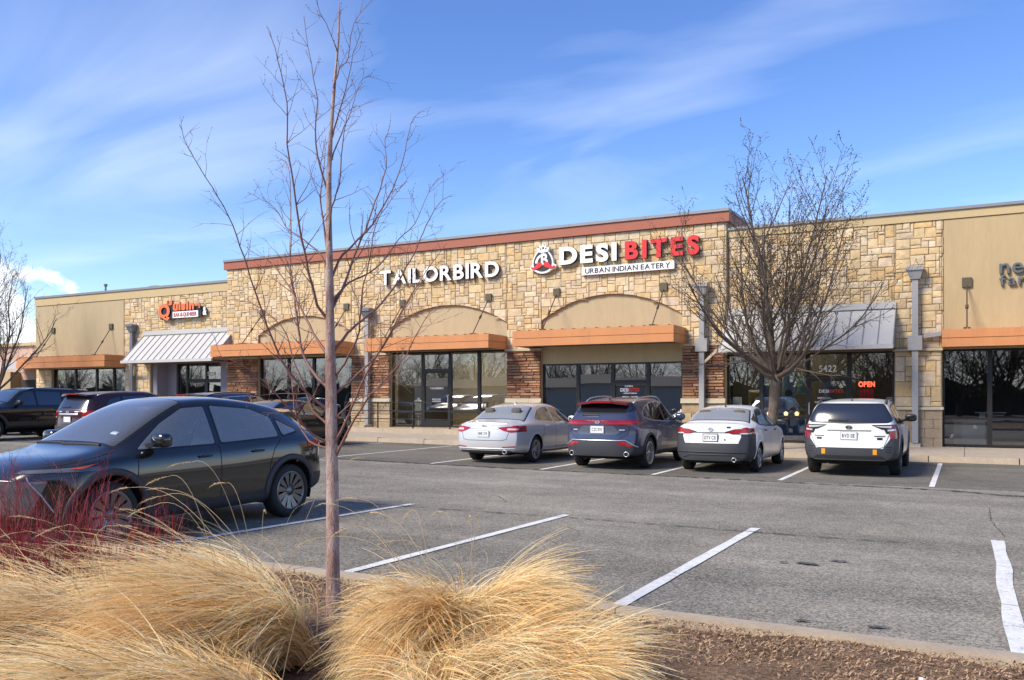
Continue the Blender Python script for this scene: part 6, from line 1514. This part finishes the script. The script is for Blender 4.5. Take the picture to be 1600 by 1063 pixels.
# ---- young bare tree in the planting bed, drawn limb by limb (offsets in metres about the trunk, heights above the camera's line)
TX, TY = -3.72, 4.46; c28, s28 = math.cos(R(28)), math.sin(R(28)); SCL = 5.68/1330
def tp(u, v, dep): # a point of the tree: across, up and its own depth towards or away
    a = (u-520)*SCL; return Vector((TX+a*c28-dep*s28, TY+a*s28+dep*c28, 1.63+(622-v)*SCL))
young = thing('young_tree', 'slim bare young tree with reddish bark rising from the golden grass', 'tree', (TX, TY, .1))
OT = (TX, TY, .1)
tr = [(521, 990, 30), (520, 965, 26), (519, 880, 22.5), (518, 760, 21), (516, 690, 20), (516, 600, 18.5), (515, 540, 16.5), (514, 480, 14), (513, 415, 12), (512, 340, 10), (513, 270, 8.5), (516, 205, 7), (521, 130, 5.2), (527, 60, 3.6), (529, 4, 2)]
mb = MB(); mb.tube([tp(u, v, .01*math.sin(v*.02)) for u, v, w in tr], [w*SCL*.46 for u, v, w in tr], 12)
mb.build('trunk', bark_y, young, True, off=OT)
def spread(pts, seed):
    r = random.Random(seed); sg = r.choice((-1, 1)); k = r.uniform(.15, .75)*sg; m = len(pts); u0, v0 = pts[0]
    L_ = sum(math.hypot(pts[i+1][0]-pts[i][0], pts[i+1][1]-pts[i][1]) for i in range(m-1)) or 1; acc = 0; res = []
    for i, (u, v) in enumerate(pts):
        if i: acc += math.hypot(u-pts[i-1][0], v-pts[i-1][1])
        res.append(tp(u, v, k*acc*SCL*.75))
    return res
LIMBS = [
 ([(507, 690), (490, 680), (470, 655), (440, 615), (415, 588), (388, 568), (362, 560)], 8),
 ([(510, 640), (488, 622), (462, 590), (446, 562), (434, 530), (420, 480), (408, 430), (396, 385), (382, 345), (360, 305), (341, 268), (332, 238)], 8),
 ([(511, 606), (482, 580), (462, 548), (450, 508), (437, 450), (424, 400), (417, 340), (407, 260), (396, 205), (378, 186)], 10),
 ([(512, 555), (492, 532), (466, 492), (450, 466), (432, 440), (404, 405), (380, 385), (352, 372)], 9),
 ([(513, 502), (497, 478), (487, 430), (480, 380), (474, 310), (470, 250), (474, 195), (466, 140), (457, 104)], 9),
 ([(516, 486), (532, 448), (545, 398), (562, 350), (576, 300), (590, 242), (586, 192), (592, 178)], 9),
 ([(520, 548), (540, 520), (560, 500), (590, 470), (612, 438), (628, 408), (642, 378), (658, 335), (676, 298), (697, 282)], 9),
 ([(521, 616), (545, 596), (575, 566), (602, 530), (626, 482), (652, 440), (690, 395)], 8),
 ([(522, 692), (540, 660), (556, 622), (582, 572), (607, 532), (636, 482), (668, 432), (700, 390)], 9),
 ([(522, 712), (556, 655), (582, 618), (612, 588), (640, 556), (662, 516), (682, 490)], 8),
 ([(512, 398), (500, 340), (496, 290), (500, 242), (497, 210)], 7),
 ([(515, 440), (526, 405), (545, 380), (574, 345), (597, 300), (608, 272), (622, 215), (630, 165), (644, 142)], 8),
 ([(513, 380), (522, 330), (535, 300), (547, 242), (556, 208), (568, 196)], 6),
 ([(510, 300), (500, 262), (495, 210), (500, 165), (492, 112), (484, 44)], 6.5),
 ([(517, 214), (532, 180), (545, 156), (562, 108), (580, 78)], 5),
 ([(519, 140), (532, 112), (547, 100), (560, 54), (592, 26)], 4.5),
 ([(516, 250), (530, 205), (543, 170), (556, 120), (572, 104)], 4.5),
 ([(525, 80), (515, 50), (503, 28), (501, 8)], 3),
 ([(509, 662), (486, 640), (470, 600), (452, 560), (440, 520), (410, 488), (380, 470), (352, 466)], 7),
 ([(508, 700), (480, 690), (458, 660), (448, 628), (444, 600), (430, 572), (400, 548)], 6),
 ([(521, 655), (538, 640), (560, 625), (592, 612), (624, 586), (650, 560)], 5),
 ([(519, 470), (540, 440), (570, 420), (592, 396), (612, 360), (636, 330), (655, 270), (672, 240)], 6.5),
 ([(513, 430), (500, 400), (470, 372), (440, 350), (420, 318), (392, 300), (372, 290)], 5.5),
 ([(522, 590), (548, 556), (566, 520), (574, 470), (590, 420), (603, 372), (628, 340), (652, 318)], 7)]
tw = dict(n=[0, 6, 2], ref=[.75, .3], seg=[.1, .055, .03], wob=[.2, .24, .34], up=[.0, .08, .06], sides=[5, 4, 3], t0=[.2, .25], ang=[0, (25, 62), (25, 70)], len=[1, .30, .42], rmin=.0015, bud=.0042)
for k, (pts, w) in enumerate(LIMBS):
    P3 = spread(pts, k*7+3); mb = MB(); m = len(P3); r = random.Random(k+40)
    # smooth the drawn line
    Q = []
    for i in range(m-1):
        p0, p1, p2, p3 = P3[max(i-1, 0)], P3[i], P3[i+1], P3[min(i+2, m-1)]
        for t_ in (0, .33, .66): Q.append(.5*((2*p1)+(p2-p0)*t_+(2*p0-5*p1+4*p2-p3)*t_*t_+(3*p1-p0-3*p2+p3)*t_**3)+rvec(r)*.004)
    Q.append(P3[-1]); r0 = w*SCL/2*.58; rr = [max(r0*(1-.86*(i/(len(Q)-1))**.8), .0018) for i in range(len(Q))]
    rr[0] *= 1.25
    mb.tube(Q, rr, 7, cap=False)
    L_ = sum((Q[i+1]-Q[i]).length for i in range(len(Q)-1)); nk_ = int(L_*14)
    for j in range(nk_):
        t_ = .22+.78*(j+r.uniform(0, 1))/nk_; i = min(int(t_*(len(Q)-1)), len(Q)-2); ax = (Q[i+1]-Q[i]).normalized(); s_ = ax.cross(rvec(r)).normalized(); a = R(r.uniform(28, 66))
        grow(mb, Q[i], ax*math.cos(a)+s_*math.sin(a), r.uniform(.10, .40)*(1.2-.6*t_), max(rr[i]*.5, .0016), 1, r, tw)
    mb.build('branch', twig_y, young, True, off=OT)

# ---- spreading bare street tree between the small white saloon and the shop
SX, SY = -5.0, 25.3
def big_tree(name, label, x, y, z, h, spread_, seed, nlimb, lean=(0, 0), fork=2.35, rad=.17, dens=1.0, group=None, buds=.02, first=(12, 62)):
    r = random.Random(seed); t = thing(name, label, 'tree', (x, y, z), 0, group); O = (x, y, z)
    top = Vector((x+lean[0], y+lean[1], z+fork))
    mb = MB(); P = [Vector((x, y, z-.05)), Vector((x+lean[0]*.15, y, z+.3)), Vector((x+lean[0]*.45+.03, y+lean[1]*.5, z+fork*.5)), Vector((x+lean[0]*.8, y+lean[1]*.8, z+fork*.82)), top]
    mb.tube(P, [rad*1.35, rad, rad*.88, rad*.92, rad*.95], 14); mb.build('trunk', bark_o, t, True, off=O)
    sp = dict(n=[0, int(11*dens), int(7*dens), 3], ref=[h*.6, h*.25, h*.1], seg=[.35, .28, .2, .13], wob=[.09, .13, .2, .28], up=[.085, .07, .05, .03], sides=[7, 5, 3, 3], t0=[.16, .15, .2], ang=[0, (18, 48), (22, 55), (25, 60)], len=[1, .42, .40, .5], rmin=.0062, bud=buds)
    for k in range(nlimb):
        az = 2*PI*(k*.618+r.uniform(-.06, .06)); tl = R(first[0]+(first[1]-first[0])*((k+.5)/nlimb)**.85); ln = (h-fork)*(1.0-.30*(k/nlimb))*r.uniform(.88, 1.06)
        d = Vector((math.cos(az)*math.sin(tl)*spread_, math.sin(az)*math.sin(tl)*spread_, math.cos(tl)))
        mb = MB(); st = P[3].lerp(top, r.uniform(.2, 1.0)) if k > 2 else top
        grow(mb, st, d, ln, rad*r.uniform(.24, .42), 0, r, sp); mb.build('branch', twig_o, t, True, off=O)
    return t
big_tree('street_tree', 'wide bare tree with fanning limbs before the shop with the white awning', SX, SY, .15, 8.0, 1.42, 3, 17, (.22, -.1), 2.2, .165, 1.3, None, .022, (7, 72))
big_tree('corner_tree', 'bare tree with upswept limbs before the left end of the building', -41.6, 24.9, .35, 8.3, .85, 21, 11, (-.1, 0), 1.7, .15, 1.0, None, .02, (8, 58))
# trees and a low shed across the road behind the viewer: the shop windows mirror them
def row_tree(seed, h):
    r = random.Random(seed); mb = MB()
    sp = dict(n=[0, 9, 7, 2], ref=[h*.6, h*.25, h*.1], seg=[.6, .5, .35, .3], wob=[.1, .15, .22, .3], up=[.07, .05, .04, .02], sides=[5, 3, 3, 3], t0=[.15, .15, .2], ang=[0, (20, 55), (22, 60), (25, 60)], len=[1, .45, .45, .5], rmin=.012)
    mb.tube([(0, 0, -.3), (0, 0, 1.8)], [.3, .22], 8)
    for k in range(11):
        az = 2*PI*k*.618; tl = R(10+55*((k+.5)/11)); grow(mb, Vector((0, 0, 1.5)), Vector((math.cos(az)*math.sin(tl), math.sin(az)*math.sin(tl), math.cos(tl))), (h-1.6)*(1-.3*k/11), .1, 0, r, sp)
    return mb.mesh('crown', twig_o)
rowm = [row_tree(70+i, 9.5+i) for i in range(3)]
for i in range(16):
    x = -16+i*2.9+rt.uniform(-1, 1); y = -34+rt.uniform(-6, 4)
    t = thing('roadside_tree', 'bare tree in the row across the road behind the viewer', 'tree', (x, y, -.2), rt.uniform(0, 6), 'trees across the road'); o = link('crown', rowm[i % 3], t); k_ = rt.uniform(.75, 1.1); o.scale = (k_*1.2, k_*1.2, k_)
for i in range(27):
    x = -195+i*6.6+rt.uniform(-2, 2); y = -52+rt.uniform(-3, 3)
    t = thing('roadside_tree', 'bare tree in the row across the road behind the viewer', 'tree', (x, y, -.2), rt.uniform(0, 6), 'trees across the road'); o = link('crown', rowm[i % 3], t); k_ = rt.uniform(.7, 1.0); o.scale = (k_*1.3, k_*1.3, k_)
O_ = (-50, -32, -.2); sh = thing('low_shed', 'long low pale shed across the road behind the viewer', 'building', O_)
MB().box(-60, -25, -40, -30, -.25, 3.0).build('wall', mat('shed_wall', (.74, .70, .63), .8, var=.1), sh, off=O_); MB().prism_x([(-40.6, 3.0), (-29.4, 3.0), (-35, 4.2)], -60.5, -24.5).build('roof', mat('shed_roof', (.12, .12, .125), .8), sh, off=O_)
hz_ = MB()
r = random.Random(9)
for i in range(175):
    x = -200+i*1.35; hz_.add([(x-1.2, -46, -.3), (x+1.6, -46, -.3), (x+1.5, -46.5, r.uniform(2.2, 4.2)), (x-1.1, -46.5, r.uniform(2.2, 4.2))], [(0, 1, 2, 3)])
tag(hz_.build('undergrowth', mat('undergrowth', (.075, .062, .04), .95, var=.6, vscale=1.5)), 'dense brushwood beneath the trees across the road', None, None, 'stuff')

# ---- ornamental grass
def straw(name, root, mid, tip):
    m = bpy.data.materials.new(name); m.use_nodes = True; t = m.node_tree; b = t.nodes['Principled BSDF']
    at = N(t, 'ShaderNodeAttribute', attribute_name='tint'); L(t, at.outputs['Color'], b.inputs['Base Color']); b.inputs['Roughness'].default_value = .55; b.inputs['Specular IOR Level'].default_value = .3
    tl = N(t, 'ShaderNodeBsdfTranslucent'); L(t, at.outputs['Color'], tl.inputs[0]); mxs = N(t, 'ShaderNodeMixShader'); mxs.inputs[0].default_value = .35
    L(t, b.outputs[0], mxs.inputs[1]); L(t, tl.outputs[0], mxs.inputs[2]); L(t, mxs.outputs[0], t.nodes['Material Output'].inputs[0]); return m
straw_m = straw('dry_straw', 0, 0, 0)
def clump(label, x, y, z, L_, W_, n, seed, lean=(1, 0), sig=1.0, r0=.16):
    """a fountain of long dry blades combed over to one side: each rises steeply, bends and lies down; neighbours lie together in locks"""
    g = np.random.default_rng(seed); K = 10; t = np.linspace(0, 1, K)[None, :]
    nl = 60; la = math.atan2(lean[1], lean[0]); lka = la+g.normal(0, sig, nl); lkl = g.uniform(.62, 1.12, nl); lk1 = g.uniform(-.95, -.02, nl); lk0 = g.uniform(.95, 1.42, nl); lkd = g.normal(0, .35, nl)
    lkr = r0*np.sqrt(g.uniform(0, 1, nl)); lkp = g.uniform(0, 2*PI, nl)
    lk = g.integers(0, nl, n)
    px = x+lkr[lk]*np.cos(lkp[lk])+g.normal(0, .045, n); py = y+lkr[lk]*np.sin(lkp[lk])+g.normal(0, .045, n)
    az = lka[lk]+g.normal(0, .20, n); dr = (la-az+PI) % (2*PI)-PI
    azt = az[:, None]+(dr*.35+lkd[lk]+g.normal(0, .12, n))[:, None]*t**1.4
    ln = L_*lkl[lk]*g.uniform(.62, 1.06, n)
    th0 = np.clip(lk0[lk]+g.normal(0, .10, n), .55, 1.52); th1 = lk1[lk]+g.normal(0, .16, n)
    th = th0[:, None]+(th1-th0)[:, None]*t**.78
    ds = (ln/(K-1))[:, None]
    dx = np.cos(th)*np.cos(azt)*ds*W_; dy = np.cos(th)*np.sin(azt)*ds*W_; dz = np.sin(th)*ds
    X = px[:, None]+np.cumsum(dx, 1)-dx[:, :1]; Y = py[:, None]+np.cumsum(dy, 1)-dy[:, :1]; Z = z+np.cumsum(dz, 1)-dz[:, :1]
    Z = np.where(Z < z+.015, z+.015+.02*g.uniform(0, 1, (n, 1)), Z)
    P = np.stack([X, Y, Z], 2); D = np.gradient(P, axis=1)
    view = np.array([-.12, -.66, .74])
    sd_ = np.cross(D, view+g.normal(0, .5, (n, 1, 3))); sd_ /= np.linalg.norm(sd_, axis=2, keepdims=True)+1e-9
    w = (g.uniform(.0012, .0032, n)[:, None]*(1-.75*t**1.5))[:, :, None]
    V = np.stack([P-sd_*w, P+sd_*w], 2).reshape(-1, 3)
    base = (np.arange(n)*K*2)[:, None, None]; k = (np.arange(K-1)*2)[None, :, None]; q = np.array([0, 1, 3, 2])[None, None, :]
    F = (base+k+q).reshape(-1, 4)
    me = bpy.data.meshes.new('blades'); me.vertices.add(len(V)); me.vertices.foreach_set('co', V.ravel().astype(np.float32))
    me.loops.add(F.size); me.loops.foreach_set('vertex_index', F.ravel().astype(np.int32)); me.polygons.add(len(F))
    me.polygons.foreach_set('loop_start', np.arange(0, F.size, 4, dtype=np.int32)); me.polygons.foreach_set('loop_total', np.full(len(F), 4, np.int32)); me.update(); me.validate()
    pal = np.array([(.88, .61, .28), (.90, .67, .34), (.92, .78, .49), (.82, .52, .21), (.90, .71, .40), (.74, .46, .18), (.88, .76, .47)])
    lkc = g.integers(0, len(pal), nl); ci = np.where(g.uniform(0, 1, n) < .5, lkc[lk], g.integers(0, len(pal), n))
    c = pal[ci]*g.uniform(.75, 1.15, (n, 1)); dead = g.uniform(0, 1, n) < .06; c[dead] = np.array([.20, .12, .06])*g.uniform(.7, 1.3, (dead.sum(), 1))
    green = g.uniform(0, 1, n) < .03; c[green] = np.array([.36, .36, .12])
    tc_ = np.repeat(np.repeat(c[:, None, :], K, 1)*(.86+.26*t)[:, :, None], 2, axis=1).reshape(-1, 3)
    tc_ = np.concatenate([np.clip(tc_, 0, 1), np.ones((len(tc_), 1))], 1)
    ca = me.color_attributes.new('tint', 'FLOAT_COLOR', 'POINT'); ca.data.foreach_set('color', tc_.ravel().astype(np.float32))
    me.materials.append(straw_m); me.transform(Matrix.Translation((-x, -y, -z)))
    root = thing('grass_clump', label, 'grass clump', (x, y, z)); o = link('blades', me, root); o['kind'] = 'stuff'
    # dead thatch in the middle
    return root
def ray_xy(u, d):
    """plan position seen in direction u at distance d"""
    r = (u-800)/1330*d; return (r*c28-d*s28, r*s28+d*c28)
def plumes(root, O, lst, seed):
    """flower stalks with feathery heads: each (root x,y,z) -> (tip x,y,z)"""
    r = random.Random(seed)
    for (b, tp_, sag, pl) in lst:
        b, e = Vector(b), Vector(tp_); n = 12; P = []
        for i in range(n+1):
            t_ = i/n; q = b.lerp(e, t_**.85); q.z = b.z+(e.z-b.z)*math.sin(PI/2*t_**.8)+sag*math.sin(PI*t_)*.25; P.append(q)
        mb = MB(); mb.tube(P, [.0024*(1-.5*i/n) for i in range(n+1)], 3, cap=False)
        dirn = (P[-1]-P[-3]).normalized(); cur = P[-1].copy(); m = int(pl/.004)
        for i in range(m):
            t_ = i/m; dirn = (dirn+Vector((0, 0, -.012))+rvec(r)*.02).normalized(); cur = cur+dirn*.004; wd = .012*math.sin(PI*min(1, t_*1.05+.06))**.7+.002
            for k in range(3):
                s_ = (rvec(r)*.55+dirn*.9).normalized()*wd*r.uniform(.7, 1.6); o2 = dirn.cross(rvec(r)).normalized()*.0016
                mb.add([tuple(cur-o2), tuple(cur+o2), tuple(cur+s_)], [(0, 1, 2)])
        me = mb.mesh('seed_head', straw_m, False, O); ca = me.color_attributes.new('tint', 'FLOAT_COLOR', 'POINT'); k_ = r.uniform(.85, 1.1)
        ca.data.foreach_set('color', [c for _ in me.vertices for c in (.72*k_, .56*k_, .32*k_, 1)]); link('seed_head', me, root)
CL = []
def cl(label, u, d, Ln, W_, n, seed, lean=(0, 0), sig=1.0, r0=.16):
    """lean is given across the view (right positive) and towards the viewer"""
    x, y = ray_xy(u, d); lv = (lean[0]*c28+lean[1]*s28, lean[0]*s28-lean[1]*c28)
    g_ = clump(label, x, y, .10, Ln, W_, n, seed, lv, sig, r0); CL.append((g_, (x, y, .10))); return g_
cl('broad golden grass clump right of the tree trunk beside bare mulch', 715, 4.95, 1.22, .70, 15000, 1, (.9, .40), 1.0, .26)
cl('golden grass clump leaning towards the tree trunk from the right', 705, 4.95, 1.22, .55, 12000, 11, (-.85, .35), .9, .24)
cl('golden grass clump drooping towards the mulch below the right hand mound', 790, 4.4, .86, .9, 9500, 2, (.75, .65), .95, .22)
cl('pale grass clump lying low just right of the tree trunk', 715, 4.3, .78, .8, 8500, 3, (.45, .9), 1.0, .18)
cl('tall golden grass clump left of the trunk below the black car', 418, 4.95, 1.40, .92, 16000, 4, (-.95, .25), .60, .23)
cl('golden grass clump at the far left edge of the bed', 150, 4.8, 1.36, .95, 13000, 5, (-.95, .3), .8, .28)
cl('straw coloured grass clump in the lower left corner', 190, 3.9, .95, .95, 10500, 6, (-.9, .4), .8, .24)
cl('straw coloured grass clump in the middle of the lower left', 370, 3.9, .92, .92, 10500, 7, (-.9, .45), .75, .2)
cl('ragged grass clump along the bottom left of the trunk', 440, 3.35, .60, .9, 7500, 8, (-.7, .7), 1.0, .2)
cl('ragged grass clump along the bottom right of the trunk', 740, 3.6, .80, .9, 9000, 9, (.5, .8), 1.2, .22)
cl('thin grass clump half lost among the red twigs', 245, 5.35, 1.0, .9, 4500, 10, (-.8, .3), 1.0, .2)
def tip(u, v, d):
    x, y = ray_xy(u, d); return (x, y, 1.63+(622-v)/1330*d)
def stalks(ci, tips, seed):
    g_, O = CL[ci]; r = random.Random(seed); lst = []
    for (u, v, d) in tips: lst.append(((O[0]+r.uniform(-.15, .15), O[1]+r.uniform(-.15, .15), .15), tip(u, v, d), r.uniform(-.1, .3), r.uniform(.14, .22)))
    plumes(g_, O, lst, seed)
stalks(4, [(300, 722, 5.1), (352, 755, 5.2), (262, 745, 5.0), (412, 800, 5.3), (255, 775, 5.0), (240, 790, 4.9), (215, 800, 5.2), (545, 720, 5.6), (470, 790, 5.4), (205, 762, 5.1), (265, 765, 5.15)], 1)
stalks(5, [(60, 812, 4.6), (100, 822, 4.7), (30, 832, 4.6), (150, 838, 4.6), (20, 850, 4.4), (175, 822, 4.7), (210, 832, 4.8), (5, 870, 4.3), (90, 850, 4.4), (120, 870, 4.3)], 2)
stalks(0, [(560, 780, 5.3), (528, 790, 5.2), (640, 800, 5.3), (690, 800, 5.3), (735, 808, 5.3), (775, 775, 5.4), (545, 825, 5.2), (505, 840, 5.1), (870, 822, 5.4), (600, 805, 5.2), (620, 845, 5.1)], 3)
stalks(7, [(70, 900, 3.9), (120, 915, 3.9), (40, 930, 3.8), (300, 905, 3.9), (380, 930, 3.9), (180, 930, 3.8), (450, 915, 3.9), (470, 880, 4.3), (500, 905, 4.1)], 4)

# ---- red twigged shrubs
redt = mat('red_twig', (0.36, 0.032, 0.042), 0.45, var=0.35, vscale=10); browntw = mat('brown_twig', (0.16, 0.06, 0.045), 0.6)
def dogwood(label, u, d, n, H, W_, seed):
    x, y = ray_xy(u, d); r = random.Random(seed); t = thing('red_twig_shrub', label, 'shrub', (x, y, .1)); O = (x, y, .1)
    sp = dict(n=[0, 3, 2], ref=[.6, .3], seg=[.12, .09, .07], wob=[.14, .2, .25], up=[.09, .12, .1], sides=[4, 3, 3], t0=[.35, .3], ang=[0, (18, 42), (18, 45)], len=[1, .45, .5], rmin=.0018)
    for k in range(n):
        a = r.uniform(0, 2*PI); rb = W_*.4*math.sqrt(r.random()); tl = R(r.uniform(2, 30)); mb = MB()
        grow(mb, Vector((x+rb*math.cos(a), y+rb*math.sin(a), .08)), Vector((math.cos(a)*math.sin(tl), math.sin(a)*math.sin(tl), math.cos(tl))), H*r.uniform(.55, 1.05), r.uniform(.0045, .0078), 0, r, sp)
        mb.build('stem', redt if r.random() < .72 else browntw, t, True, off=O)
dogwood('red twigged shrub at the left edge before the black car bonnet', 15, 5.55, 150, 1.0, 1.0, 1)
dogwood('red twigged shrub before the front wheel of the black car', 165, 5.45, 130, .80, .70, 2)
